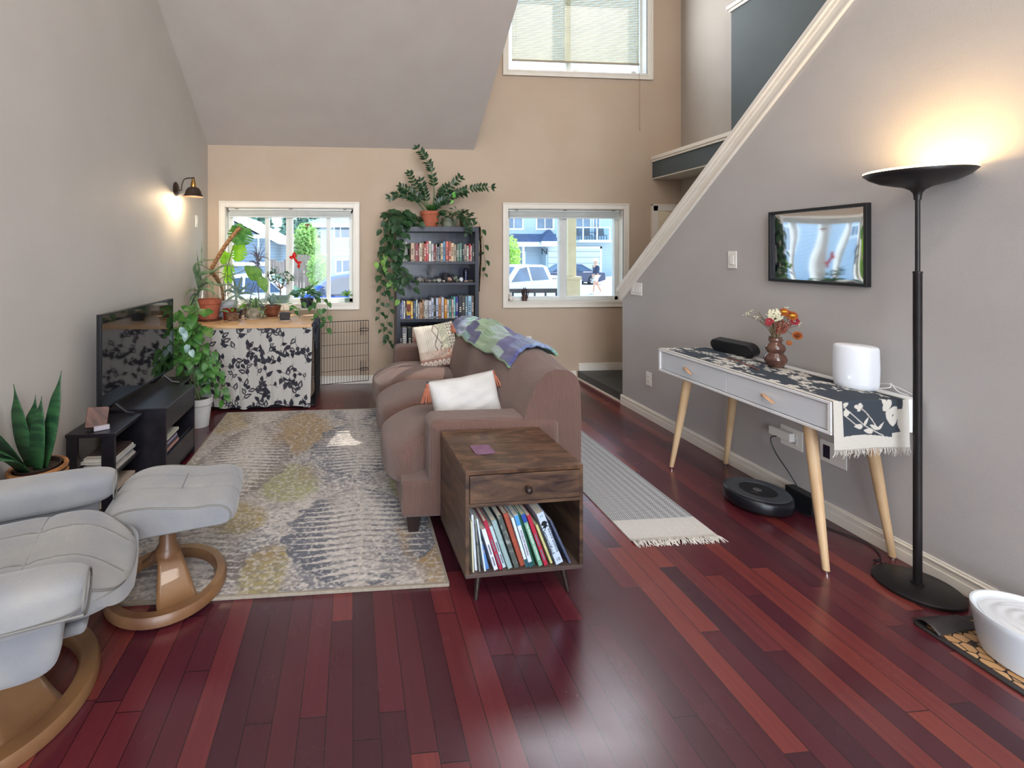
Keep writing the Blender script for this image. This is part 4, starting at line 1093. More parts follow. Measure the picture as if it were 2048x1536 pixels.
MB().box((-.045, -.028, .089), (.035, .006, .002), rz=R(-60)).box((.02, .062, .089), (.010, .003, .002), rz=R(-60)).build('badge', nick, t)
t = thing('charging_dock', 'small black charging dock against the baseboard behind the robot vacuum', 'dock', (2.545, 2.44, 0))
mb = MB(); mb.bb(2.525, 2.583, 2.36, 2.52, 0, .10); mb.bb(2.50, 2.53, 2.365, 2.515, 0, .004); mb.build('dock_body', blk, t, w=True, bevel=.01)

# cords lying along the baseboard
o = MB().tube(cat([(2.55, 2.36, .005), (2.50, 2.27, .005), (2.53, 2.2, .005), (2.56, 2.13, .006), (2.545, 2.06, .005), (2.50, 2.005, .005), (2.45, 1.99, .006), (2.42, 1.96, .03), (2.47, 1.965, .004), (2.49, 1.975, .004)], 8), .003, n=6).build('black_cable', blk, smooth=True)
tag(o, 'black power cord on the floor between vacuum dock and lamp base', 'cord')
o = MB().tube(cat([(2.56, 1.73, .006), (2.572, 1.70, .05), (2.572, 1.66, .075), (2.57, 1.60, .05), (2.574, 1.56, .02)], 8), .0028, n=6).tube(cat([(2.545, 1.69, .02), (2.566, 1.665, .055), (2.573, 1.62, .06), (2.572, 1.59, .01)], 6), .0025, n=6).build('black_cable', blk, smooth=True)
tag(o, 'black cord loops standing up against the baseboard beside the white pet fountain', 'cord')

# pet fountain on its pebble tray
def pebble():
    m, nt, b = base('tan pebble mosaic'); q = xyz(nt)
    v = nt.nodes.new('ShaderNodeTexVoronoi'); v.feature = 'DISTANCE_TO_EDGE'; v.inputs['Scale'].default_value = 26; nt.links.new(q[3], v.inputs['Vector'])
    v2 = nt.nodes.new('ShaderNodeTexVoronoi'); v2.inputs['Scale'].default_value = 26; nt.links.new(q[3], v2.inputs['Vector'])
    hs = mixc(nt, E(nt, v2.outputs['Color']), 'a5784c', 'd0a878')
    nt.links.new(mixc(nt, E(nt, v.outputs['Distance']).gt(.055), '241c18', hs), b.inputs['Base Color']); b.inputs['Roughness'].default_value = .5
    return m
t = thing('pet_tray', 'dark rimmed tray with tan pebble pattern under the white pet fountain', 'tray', (2.36, 1.35, 0))
MB().prism(rrect(.37, .62, .025), 0, .008, Matrix.Translation((2.375, 1.345, 0))).build('tray_rim', pm('dark rubber', '2c2628', '35302f', rough=.5), t, w=True, bevel=.003)
MB().prism(rrect(.325, .57, .02), .008, .0095, Matrix.Translation((2.378, 1.345, 0))).build('pebble_mat', pebble(), t, w=True)
# curled corner of the dark liner
o = MB(); o.grid(lambda u, v: (2.20 + .20*v, 1.655 - .085*u*(1-.2*v), .0115 + .020*math.sin(PI*u)*(.3+.7*(1-v)) ), 16, 12)
tag(o.build('rubber_flap', pm('dark rubber', '2c2628'), smooth=True, solid=-.002), 'dark rubber flap folded over the tray corner beside the lamp base', 'mat')
t = thing('pet_fountain', 'round white pet water fountain at the right edge, standing on the pebble tray', 'fountain', (2.395, 1.425, .0095))
fw = pm('white translucent plastic', 'd9e2ea', 'e2e9ef', rough=.22, scale=3)
MB().lathe([(0,0),(.128,0),(.136,.006),(.145,.05),(.152,.105),(.155,.118),(.158,.135),(.160,.150),(.158,.156),(.152,.156),(.148,.146),(.142,.142),(.0,.142)], n=64).build('water_bowl', fw, t, smooth=True, ang=40)
mb = MB(); mb.grid(lambda u, v: ((.138*u)*math.cos(2*PI*v), (.138*u)*math.sin(2*PI*v), .149 + .018*math.exp(-((u*math.cos(2*PI*v)-.35)**2+(u*math.sin(2*PI*v)+.2)**2)*6) + .0012*math.sin(u*26+3*math.sin(2*PI*v)) - .006*u), 26, 64)
mb.build('top_basin', pm('wet white plastic', 'dfe3e8', 'e9ecef', rough=.08, coat=.6), t, smooth=True, ang=180)
# ------------------------------------------------------------------ television and its stand
blkw = pm('black-brown stand laminate', '1b1a20', '25232a', rough=.32, scale=6, stretch=(3,.4,3))
t = thing('tv_stand', 'low black media stand with protruding middle section against the left wall', 'tv stand', (-1.4, 3.23, 0))
SX0, SX1, BX1 = -1.545, -1.285, -1.15
SY0, SY1, BY0, BY1, SZ = 2.645, 3.83, 2.995, 3.53, .475
mb = MB(); mb.bb(SX0, SX1, SY0, SY1, .453, SZ); mb.build('top_board', blkw, t, w=True, bevel=.003)
MB().bb(SX0+.02, BX1, BY0, BY1, .4755, .492).build('middle_top', blkw, t, w=True, bevel=.003)
for (y0, y1) in ((SY0+.005, BY0), (BY1, SY1-.005)):
    for z in (.235, .035): MB().bb(SX0+.01, SX1-.008, y0, y1, z, z+.015).build('side_shelf', blkw, t, w=True, bevel=.002)
for y in (SY0+.004, SY1-.024):
    for (x0, x1) in ((SX1-.075, SX1-.006), (SX0+.004, SX0+.06)):
        MB().bb(x0, x1, y, y+.02, 0, .453).build('corner_post', blkw, t, w=True, bevel=.002)
mb = MB(); mb.bb(SX0+.01, BX1-.004, BY0+.002, BY0+.02, .0, .475); mb.bb(SX0+.01, BX1-.004, BY1-.02, BY1-.002, 0, .475); mb.bb(SX0+.01, SX0+.02, BY0, BY1, .03, .45)
mb.bb(SX0+.02, BX1-.02, BY0+.02, BY1-.02, .185, .20); mb.bb(SX0+.02, BX1-.01, BY0+.02, BY1-.02, .03, .045)
mb.build('middle_cabinet', blkw, t, w=True, bevel=.002)
MB().bb(BX1-.022, BX1-.006, BY0+.022, BY1-.022, .345, .472).build('upper_drawer_front', blkw, t, w=True, bevel=.002)
MB().bb(BX1-.022, BX1-.006, BY0+.022, BY1-.022, .047, .185).build('lower_drawer_front', blkw, t, w=True, bevel=.002)

# things stacked in the stand
def flatbook(name, label, x0, x1, y0, y1, z0, z1, col, group, cat_='book', spine=None):
    t = thing(name, label, cat_, ((x0+x1)/2, (y0+y1)/2, z0), group=group)
    k = min(.0015, (z1-z0)*.2)
    MB().bb(x0, x1, y0, y1, z0, z0+k).bb(x0, x1, y0, y1, z1-k, z1).bb(x1-k, x1, y0, y1, z0, z1).build('cover', pm('book cover '+col, col, col, rough=.4, scale=30), t, w=True)
    MB().bb(x0+.002, x1-k, y0+.003, y1-.003, z0+k, z1-k).build('pages', page_m, t, w=True)
    if spine:
        mb = MB(); n = 26
        for j in range(n):
            y = y0+.01+(y1-y0-.02)*j/n; mb.tube([(x1+.004*math.cos(a)-.003, y, (z0+z1)/2+(z1-z0)*.65*math.sin(a)) for a in [2*PI*q/8 for q in range(9)]], .0011, n=4)
        mb.build('spiral_binding', nick, t, w=True)
    return t
zs = [.2505, .262, .277, .289, .303, .319, .334]
cols_ = [('d6d3cc','white magazine at the bottom of the upper stack'), ('bfc4c8','pale grey spiral notebook, second lowest of the upper stack'), ('e1ded6','cream spiral notebook in the middle of the upper stack'), ('c9cdd1','light grey notebook, fourth up in the upper stack'), ('e6e4df','white spiral notebook, second highest of the upper stack'), ('4a3c3a','dark book topping the upper stack')]
for i, (c, lb) in enumerate(cols_):
    j = .012 * ((i*7) % 3); flatbook('notebook' if i < 5 else 'book', lb + ' in the near stand bay', -1.49+j, -1.305-j*.5, 2.69+j*.5, 2.93-j, zs[i], zs[i+1]-.0008, c, 'stack on the upper side shelf', 'notebook' if i < 5 else 'book', spine=i in (1, 2, 4))
zs = [.0505, .068, .082, .10, .115, .135, .150]
for i, (c, lb) in enumerate([('c9b48e','tan book at the bottom of the lower stack'), ('e0dccf','off-white book on the tan one in the lower stack'), ('3b3a40','charcoal book in the middle of the lower stack'), ('a89c8a','beige book, fourth up in the lower stack'), ('2c2c36','black book, second highest of the lower stack'), ('cbb9a8','small pinkish beige book topping the lower stack')]):
    j = .01 * ((i*5) % 4); flatbook('book', lb + ' in the near stand bay', -1.50+j, -1.30-j*.4, 2.68+j*.5, 2.93-j, zs[i], zs[i+1]-.0008, c, 'stack on the lower side shelf')
zs = [.2005, .222, .238, .256, .272, .290]
for i, (c, lb) in enumerate([('c08f86','pink book at the bottom of the stack'), ('3f3a46','dark book directly on the pink one'), ('9a92b0','lilac grey book in the middle of the stack'), ('36363c','black box set, second highest of the stack'), ('d6d4c6','cream book topping the stack')]):
    j = .008 * ((i*5) % 4); flatbook('book', lb + ' in the middle stand opening', -1.36+j, -1.165-j*.3, 3.02+j, 3.24-j, zs[i], zs[i+1]-.0008, c, 'stack in the middle opening')

# television
t = thing('television', 'black flat screen television standing on the black media stand', 'television', (-1.42, 3.29, .475))
TVa = Vector((-1.437, 2.80, 0)); TVb = Vector((-1.405, 3.785, 0))
ax = (TVb - TVa); TW = ax.length; ax.normalize(); nx = Vector((ax.y, -ax.x, 0))
Mtv = Matrix(((ax.x, 0, nx.x, TVa.x), (ax.y, 0, nx.y, TVa.y), (0, 1, 0, .548), (0, 0, 0, 1)))   # x along, y up, z towards the room
TH = .553
tvm = pm('black television plastic', '131418', '17181d', rough=.35)
MB().prism([(0,0),(TW,0),(TW,TH),(0,TH)], -.028, -.004, Mtv).prism([(TW*.2,.03),(TW*.8,.03),(TW*.75,TH*.6),(TW*.25,TH*.6)], -.055, -.028, Mtv).build('housing', tvm, t, w=True, bevel=.003)
mb = MB(); k = .008
for (a, b_, c, d) in ((0,TW,0,.014),(0,TW,TH-k,TH),(0,k,0,TH),(TW-k,TW,0,TH)): mb.prism([(a,c),(b_,c),(b_,d),(a,d)], -.004, .003, Mtv)
mb.build('bezel', tvm, t, w=True, bevel=.001)
MB().prism([(k,.014),(TW-k,.014),(TW-k,TH-k),(k,TH-k)], -.004, .001, Mtv).build('screen', pm('dark glossy screen', '07080c', rough=.06, coat=.5), t, w=True)
for f in (.16, .84):
    p = Mtv @ Vector((TW*f, 0, -.012)); mb = MB()
    s0 = .493 if f == 99 else .477
    mb.tube([p, p + nx*.075 + Vector((0,0,s0-.548-.0+.012)), p + nx*.125 + Vector((0,0,s0-.548+.006))], [.010,.008,.006], n=8)
    mb.tube([p, p - nx*.06 + Vector((0,0,s0-.548+.012)), p - nx*.09 + Vector((0,0,s0-.548+.006))], [.010,.008,.006], n=8)
    mb.build('stand_foot', tvm, t, smooth=True, w=True)

# tilted wooden piece on the near end of the stand
t = thing('wooden_slab_clock', 'small tilted brown wooden slab with pale base on the near end of the black stand', 'ornament', (-1.42, 2.72, .475))
Mw = Matrix.Translation((-1.425, 2.735, .535)) @ Euler((R(-22), R(8), R(28))).to_matrix().to_4x4()
MB().prism(rrect(.105, .11, .008), -.014, .014, Mw @ Matrix.Rotation(R(90), 4, 'X')).build('wooden_slab', pm('reddish wood slab', '4b3028', '7a5344', rough=.5, scale=9, stretch=(1,6,1)), t, w=True, bevel=.003)
MB().box((-1.385, 2.705, .487), (.075, .03, .022), rz=R(28)).build('pale_block', pm('pale grey block', 'b9b4bd', rough=.5), t, w=True, bevel=.003)

# ------------------------------------------------------------------ recliner and ottoman
suede = pm('pale grey suede', '828489', '949390', rough=.85, scale=5, sheen=.4, bump=.15, bscale=90, detail=5)
pipm = pm('grey piping', '74736f', '7d7c78', rough=.8)
oak = pm('honey brown beech', '684530', '83603f', rough=.38, scale=5, stretch=(1,1,.6), detail=6, coat=.15)
def ring_base(t, R1, R0, h, archang, aw, hubz, colr, col_top, name='ring_base'):
    MB().lathe([(R0,0),(R1-.004,0),(R1,.004),(R1,h-.012),(R1-.008,h),(R0+.008,h),(R0,h-.01),(R0,0)], n=72, cap=False).build(name, oak, t, smooth=True, ang=40)
    ca, sa = math.cos(archang), math.sin(archang); M = Matrix(((ca,-sa,0,0),(sa,ca,0,0),(0,0,1,0),(0,0,0,1)))
    pts = []; n = 24; th = .018
    def zz(u): a = abs(u); return h*.9 + (hubz-h*.9) * (1 - ss(.05, 1, a))**1.25
    mb = MB()
    def f(u, v):
        s = -1 + 2*u; w_ = aw * (.62 + .38*ss(.1, .9, abs(s))); x = s*(R0+.012)
        return M @ Vector((x, (v-.5)*w_, zz(s)))
    mb.grid(f, n, 8); mb.build('arched_support', oak, t, smooth=True, solid=th, ang=60)
    MB().lathe([(colr*1.5,hubz-.03),(colr*1.55,hubz-.005),(colr*1.3,hubz+.012),(colr,hubz+.03),(colr*.95,col_top)], n=28).build('column', oak, t, smooth=True, ang=50)

def tubealong(mb, fn, r=.0035, n=40): mb.tube([fn(k/n) for k in range(n+1)], r, n=6)

# ottoman
OA = R(8)
t = thing('ottoman', 'pale grey suede footstool on a round wooden ring base, on the rug', 'ottoman', (-.795, 2.085, .0135), OA)
ring_base(t, .240, .192, .042, R(-66), .15, .165, .034, .285)
top = [(-.262,.318),(-.258,.365),(-.225,.405),(-.16,.428),(-.07,.430),(.03,.417),(.12,.408),(.20,.410),(.255,.398),(.283,.365),(.275,.330),(.235,.318),(.14,.312),(.02,.303),(-.10,.292),(-.19,.270),(-.235,.262),(-.256,.283)]
loop = cat([(p[0], 0, p[1]) for p in top + top[:1]], 5)[:-1]; NL = len(loop); cz = (0.02, .35)
def ott(u, v):
    k = int(round(u*NL)) % NL; p = loop[k]; n_ = -.15 + .40*v
    e = 1 - abs(2*v-1)**9; sh = .90 + .10*e
    x = p.x*sh*.97 + .02; z = cz[1] + (p.z-cz[1])*(.80+.20*e)
    if p.z > .36: z += .010*math.sin(PI*v) - .006*math.exp(-((v-.36)/.02)**2) - .006*math.exp(-((v-.64)/.02)**2) + .0015*math.sin(p.x*150)*math.exp(-((v-.5)/.3)**2)
    return (x, n_, z)
mb = MB(); mb.grid(ott, NL, 40)
for v in (0, 1):
    mb.add([ott(k/NL, v) for k in range(NL)], [tuple(range(NL))])
mb.build('cushion', suede, t, smooth=True, ang=50)
mb = MB()
for v in (.012, .988): mb.tube([ott(k/NL, v) for k in range(NL+1)], .0042, n=6)
mb.build('piping', pipm, t, smooth=True)
mb = MB()
for v in (.36, .64):
    ks = [k for k in range(NL) if loop[k].z > .355]
    ks = sorted(ks, key=lambda k: loop[k].x); mb.tube([Vector(ott(k/NL, v)) + Vector((0,0,.0002)) for k in ks], .0018, n=5)
mb.tube([Vector((.06, -.02 + .14*k/10, .416)) + Vector((0,0,.0115)) for k in range(11)], .0015, n=5)
mb.build('seam', pipm, t, smooth=True)

# recliner chair
CA = R(20)
t = thing('recliner_chair', 'pale grey suede reclining armchair on a round wooden ring base at the left edge', 'armchair', (-1.165, 1.60, 0), CA)
ring_base(t, .305, .240, .045, R(-48), .17, .20, .036, .33)
def seatf(u, v, w, l):
    l = l.copy()
    f = ss(.25, 1, u)
    l.z -= .085*f*f if w > 0 else .02*f
    if w > 0:
        for s in (-.36, .36): l.z -= .008*math.exp(-((v-s)/.06)**2)
        l.z -= .008*math.exp(-((u-.12)/.05)**2)
        l.z += .0035*math.sin(u*46+v*6)*math.exp(-((u-.42)/.2)**2)*math.exp(-(v/.35)**2)
    return l
mb = MB(); softbox(mb, (.075, 0, .405), (.69, .52, .165), p=3.4, n=44, fn=seatf); mb.build('seat_cushion', suede, t, smooth=True, ang=90)
mb = MB()
for s in (-.36, .36):
    pass
def seatpt(u, v, w=None, side=0):
    p = 3.4
    if w is None: w = max(0, 1-abs(u)**p-abs(v)**p)**(1/p)
    l = seatf(u, v, w, Vector((u*.345, v*.26, w*.0825))); return Vector((l.x+.075, l.y, l.z+.405+.0012))
mb = MB()
for v in (-.36, .36): mb.tube([seatpt(-.6+1.5*k/40, v) for k in range(41)], .0018, n=5)
mb.tube([seatpt(.12, -.8+1.6*k/30) for k in range(31)], .0018, n=5)
for sg in (-1, 1): mb.tube([seatpt(-.6+1.52*k/40, sg*max(0, 1-abs(-.6+1.52*k/40)**3.4-.55**3.4)**(1/3.4), .55) for k in range(41)], .0036, n=6)
mb.build('seam', pipm, t, smooth=True)
MB().bb(-.2, .30, -.24, .24, .30, .335).build('seat_frame', suede, t, bevel=.02, seg=3)
mb = MB(); softbox(mb, (-.33, 0, .74), (.16, .56, .74), p=3.2, n=24, ry=R(-14)); mb.build('backrest', suede, t, smooth=True, ang=90)
for s in (-1, 1):
    def armf(u, v, w, l, s=s):
        l = l.copy(); l.z += -.03*ss(-.2, -1, u)*0 + .012*u
        if w > 0: l.z += .012*(1-v*v)
        return l
    mb = MB(); softbox(mb, (.02, s*.335, .505), (.60, .155, .115), p=4, n=22, fn=armf, ry=R(3)); a_ = mb.build('arm', suede, t, smooth=True, ang=90)
    mb = MB(); softbox(mb, (.0, s*.325, .415), (.52, .075, .22), p=5, n=18, ry=R(6)); mb.build('side_panel', suede, a_, smooth=True, ang=90)
    mb = MB(); mb.tube(cat([(.317, s*.335+.068*math.cos(a), .492+.05*math.sin(a)) for a in [2*PI*k/12 for k in range(13)]], 3), .0038, n=6)
    mb.tube([(-.27+.59*k/20, s*.335 - .079*(-1 if s > 0 else 1), .488 - .012*k/20) for k in range(21)], .0038, n=6)
    mb.build('arm_piping', pipm, a_, smooth=True)
    MB().tube(bez((.02, s*.30, .33), (.0, s*.2, .30), (0, s*.04, .29), 8), .02, n=8, flat=.6).build('arm_bracket', oak, a_, smooth=True)
MB().lathe([(0,0),(.022,.003),(.026,.02),(.022,.036),(0,.04)], M=Matrix.Translation((.17, .06, .27)), n=16).build('tilt_knob', blk, t, smooth=True)

# ------------------------------------------------------------------ snake plant in a wicker basket
def strap(mb, path, wid, fold=.25, up=(0,0,1), n=6, tipk=1.0, sub=7):
    """blade along a path; wid = list of half widths at the path points or function"""
    P_ = cat(path, sub); m = len(P_); vs = []; fs = []
    for i, p in enumerate(P_):
        tt = (P_[min(i+1, m-1)] - P_[max(i-1, 0)]).normalized(); a = tt.cross(Vector(up))
        if a.length < 1e-4: a = tt.cross(Vector((0,1,0)))
        a.normalize(); nn = a.cross(tt).normalized(); w_ = wid(i/(m-1)) if callable(wid) else wid
        for k in (-1, 0, 1): vs.append(p + a*w_*k + nn*w_*fold*abs(k))
    for i in range(m-1):
        for k in (0, 1): fs.append((i*3+k, (i+1)*3+k, (i+1)*3+k+1, i*3+k+1))
    return mb.add(vs, fs)
BP = (-1.448, 2.28)
wick = pm('woven rattan', '7a4a26', 'b07a48', rough=.6, scale=30, stretch=(1,1,6))
t = thing('basket_planter', 'round woven rattan basket planter at the left wall in front of the stand', 'planter', (BP[0], BP[1], 0))
MB().lathe([(0,0),(.090,0),(.096,.02),(.108,.455),(.108,.47),(.100,.47),(.098,.44)], n=40, cap=False).build('basket_liner', pm('dark rattan', '4a2c18', rough=.7), t, smooth=True)
mb = MB()
for k in range(28):
    z = .01 + k*.0158; r = .096 + .012*z/.46 + .004; mb.tube([((r+.0025*math.sin(j*PI*12/24+k*PI))*math.cos(2*PI*j/48), (r+.0025*math.sin(j*PI+k*PI))*math.sin(2*PI*j/48), z) for j in range(49)], .0062, n=6, cap=False)
mb.build('woven_strands', wick, t, smooth=True)
MB().tube([((.108)*math.cos(2*PI*j/48), .108*math.sin(2*PI*j/48), .463) for j in range(49)], .011, n=8, cap=False).build('basket_rim', wick, t, smooth=True)
t = thing('snake_plant', 'snake plant with broad upright green leaves in the rattan basket', 'plant', (BP[0], BP[1], .43))
MB().lathe([(0,.43),(.078,.43),(.088,.465),(.092,.478),(.085,.478),(.08,.46),(0,.457)], (BP[0],BP[1],0), n=32).build('inner_pot', pm('dark nursery pot', '33231e', rough=.6), t, smooth=True, w=True)
MB().lathe([(0,.462),(.083,.46)], (BP[0],BP[1],0), n=24, cap=False).build('soil', pm('dark soil', '33261f', '4a392f', rough=.95, scale=60, bump=.6), t, w=True)
def snake():
    m, nt, b = base('snake plant leaf'); q = xyz(nt)
    n = nt.nodes.new('ShaderNodeTexNoise'); n.inputs['Scale'].default_value = 5; mp = nt.nodes.new('ShaderNodeMapping'); mp.inputs['Scale'].default_value = (1.5,1.5,9); nt.links.new(q[3], mp.inputs[0]); nt.links.new(mp.outputs[0], n.inputs['Vector'])
    nt.links.new(mixc(nt, (E(nt, n.outputs[0]) - .38) * 4, '1f4029', '355f38'), b.inputs['Base Color']); b.inputs['Roughness'].default_value = .4
    return m
sm_ = snake()
sx_, sy_ = BP
for (b0, mid, tip, w_) in (((.03,.0,.46), (.075,-.01,.66), (.115,-.02,.915), .030), ((.0,.03,.46), (-.02,.02,.60), (-.01,.0,.80), .040), ((.02,-.02,.46), (.03,-.03,.62), (.035,-.03,.80), .034),
        ((-.03,-.02,.46), (-.06,-.14,.66), (-.10,-.30,.88), .034), ((-.02,-.04,.46), (-.05,-.14,.60), (-.09,-.33,.72), .032), ((-.03,.02,.46), (-.055,.0,.62), (-.085,-.03,.86), .036), ((.0,-.05,.46), (-.03,-.12,.56), (-.06,-.24,.62), .03)):
    mb = MB(); strap(mb, [(sx_+p[0], sy_+p[1], p[2]) for p in (b0, mid, tip)], (lambda w_: lambda f: 1.25*w_*(.55+.45*math.sin(PI*min(1,f*1.15)))*(1-ss(.72,1,f))+.0006)(w_), fold=.35, up=(-.3,-1,.1), sub=12)
    mb.build('leaf', sm_, t, smooth=True, w=True, solid=.003, ang=180)

# ------------------------------------------------------------------ wall sconce
SP = (XL, 4.30, 2.03)
br = pm('aged bronze', '3c302c', '4d3e37', rough=.4, metal=.6); brass = pm('brass socket', '8c6a3a', 'b58f50', rough=.3, metal=.9)
t = thing('wall_sconce', 'small bronze gooseneck wall lamp with lit bell shade on the left wall', 'lamp', SP)
Mx = Euler((0, R(90), 0)).to_matrix().to_4x4()
MB().lathe([(0,0),(.062,0),(.064,.008),(.05,.018),(.02,.024),(0,.026)], M=Mx, n=36).build('backplate', br, t, smooth=True, ang=50)
MB().tube(cat([(.02,0,-.01),(.05,0,-.01),(.055,0,.03),(.075,0,.085),(.12,0,.10),(.155,0,.098)], 6), .0055, n=10).ball((.155,0,.10), .010, 10, 8).build('gooseneck_arm', br, t, smooth=True)
MB().lathe([(.0,.09),(.014,.09),(.015,.07),(.021,.062),(.021,.045),(.024,.04),(.024,.018),(.0,.018)], (.155,0,0), n=24).build('lamp_socket', brass, t, smooth=True, ang=40)
MB().lathe([(.022,.02),(.045,.012),(.062,-.012),(.072,-.045),(.088,-.066),(.086,-.068),(.068,-.046),(.058,-.016),(.03,.006),(0,.01)], (.155,0,0), n=40, cap=False).build('bell_shade', br, t, smooth=True, ang=80)
MB().ball((.155,0,-.03), .026, 16, 12).build('bulb', pm('glowing warm bulb', 'fff1d6', emit='ffdca8', estr=22), t, smooth=True)
l = bpy.data.lights.new('sconce_light', 'POINT'); l.energy = 12; l.color = (1, .74, .44); l.shadow_soft_size = .03
o = bpy.data.objects.new('sconce_light', l); COL.objects.link(o); o.location = (SP[0]+.155, SP[1], SP[2]-.075)
# ------------------------------------------------------------------ bookcase
f_, s_c, c_c = 930, 79/math.hypot(930, 79), 930/math.hypot(930, 79)
def at(px, py, Y):
    a = (px-784)/930; b = -(py-508)/930; dx = s_c + a*c_c; dy = c_c - a*s_c; t = Y/dy
    return Vector((dx*t, Y, 1.45 + b*t))
bcm = pm('black-blue stained wood', '2b2e38', '3a3e4a', rough=.38, scale=7, stretch=(5,5,.6), detail=5)
BX0_, BX1_, BF, BB_ = .467, 1.36, 4.92, 5.212
t = thing('bookcase', 'tall dark blue-black bookcase filled with books between the two windows', 'bookcase', (.91, 5.07, 0))
for x0, x1 in ((BX0_, BX0_+.042), (BX1_-.042, BX1_)): MB().bb(x0, x1, BF, BB_, 0, 1.69).build('side_panel', bcm, t, w=True, bevel=.002)
MB().bb(BX0_, BX1_, BF, BB_, 1.69, 1.744).build('top_panel', bcm, t, w=True, bevel=.002)
for z, th in ((1.371,.03), (1.145,.03), (.756,.035), (.40,.035), (.10,.04)): MB().bb(BX0_+.042, BX1_-.042, BF+.004, BB_-.01, z-th, z).build('shelf', bcm, t, w=True, bevel=.0015)
MB().bb(BX0_+.042, BX1_-.042, BB_-.012, BB_-.004, .02, 1.69).build('back_panel', pm('glossy blue-black back board', '2e3442', '3b4252', rough=.25, scale=3, stretch=(6,1,1)), t, w=True)
NAMES = [('e0ddd6','off-white'),('b9b8ae','grey'),('c8a88e','beige'),('9a7a62','light brown'),('8a2f35','dark red'),('a8675c','dusty pink'),('d9c9b0','cream'),('c43c3c','bright red'),('7a1f33','burgundy'),
  ('8a8a9c','lavender grey'),('3a4a44','dark green'),('5a8ab0','blue'),('cf6a5a','coral'),('a8543a','rust'),('4f7a6e','teal green'),('2c2e34','black'),('c2384a','crimson'),('4a5a8c','slate blue'),('e0b428','yellow'),
  ('3a3a8c','indigo'),('6ac0c0','turquoise'),('d08a28','orange'),('3f8a82','teal'),('9cc4e0','pale blue'),('c4cce0','pale lilac blue'),('6a6a4a','olive'),('5a6250','moss green'),('8aa090','sage green'),('40443f','charcoal'),('6a6058','taupe')]
def cname(h):
    a = L(h); return min(NAMES, key=lambda n: sum((x**.5-y**.5)**2 for x, y in zip(a, L(n[0]))))[1]
ORD = 'first second third fourth fifth sixth seventh eighth ninth tenth eleventh twelfth thirteenth fourteenth fifteenth sixteenth seventeenth eighteenth nineteenth twentieth twenty-first twenty-second twenty-third twenty-fourth twenty-fifth twenty-sixth twenty-seventh twenty-eighth twenty-ninth thirtieth thirty-first thirty-second thirty-third thirty-fourth'.split()
def bx(p): return BX0_ + (760 + p/9.309 - 791)/186.6
S1 = [(365,395,460,'e0ddd6'),(400,447,400,'b9b8ae'),(448,496,405,'c0bfb4'),(555,620,430,'c8a88e'),(622,645,430,'9a7a62'),(646,697,440,'8a2f35'),(700,722,460,'a8675c'),(725,770,430,'d9c9b0'),(774,800,420,'c09a7a'),(804,846,440,'b8564a'),(850,890,395,'c43c3c'),(894,942,390,'d8d8cc'),(945,965,450,'e6e4e0'),(967,991,440,'d9c8c8'),(994,1026,470,'7a1f33'),(1028,1052,450,'c4b09a'),(1058,1094,500,'8a8a9c'),(1096,1118,440,'3a4a44'),(1120,1165,430,'d0bc9c'),(1168,1215,400,'5a8ab0'),(1218,1271,395,'cf6a5a'),(1274,1316,395,'a8543a'),(1320,1376,425,'d4b896'),(1379,1411,450,'b8ad98'),(1414,1451,450,'5a6250'),(1454,1475,440,'8aa090'),(1477,1530,430,'4f7a6e'),(1534,1571,430,'2c2e34'),(1574,1610,450,'a89c90'),(1612,1662,475,'9a8f84'),(1666,1696,440,'c2384a'),(1699,1723,475,'c8b4a8'),(1727,1764,435,'3c3438')]
S2 = [(352,385,330,'4a5a8c'),(387,420,290,'8a92b8'),(422,456,300,'d8d4d0'),(458,478,310,'2c2e3a'),(480,558,300,'e0b428'),(560,600,310,'e0b030'),(602,626,300,'3a4a6a'),(628,652,300,'5a7a9a'),(655,687,280,'c0ccc8'),(690,724,345,'b0a8b0'),(727,777,335,'b89068'),(779,801,280,'c8a080'),(803,829,300,'d8d0c8'),(832,861,290,'e2ded6'),(863,896,290,'b8b8bc'),(898,942,295,'d0d4e0'),(945,993,250,'c4cce0'),(996,1024,240,'2a3428'),(1028,1077,250,'b8c4e0'),(1080,1130,250,'c89060'),(1134,1185,235,'c0c0cc'),(1189,1242,270,'d08a28'),(1245,1282,285,'dcdce4'),(1285,1323,275,'3f8a82'),(1326,1367,275,'d4b4b0'),(1370,1406,230,'6ac0c0'),(1409,1456,225,'3a3a8c'),(1460,1528,215,'2a2c38'),(1531,1587,215,'40443f'),(1590,1636,220,'6f8a9a'),(1639,1708,215,'9cc4e0'),(1712,1757,210,'6a6058')]
S3 = [(355,395,800,'23262e'),(400,488,795,'8a8a92'),(505,577,800,'2c332f'),(582,620,815,'c4a89a'),(622,657,815,'c08a7a'),(660,714,805,'a8543f'),(720,797,785,'6a6a4a'),(800,836,800,'2a2620'),(840,892,785,'8a8868'),(900,960,810,'3a3434'),(965,1022,815,'4a3a3a'),(1030,1120,800,'5a4a44'),(1128,1190,805,'30303a'),(1196,1290,800,'6b4c44')]
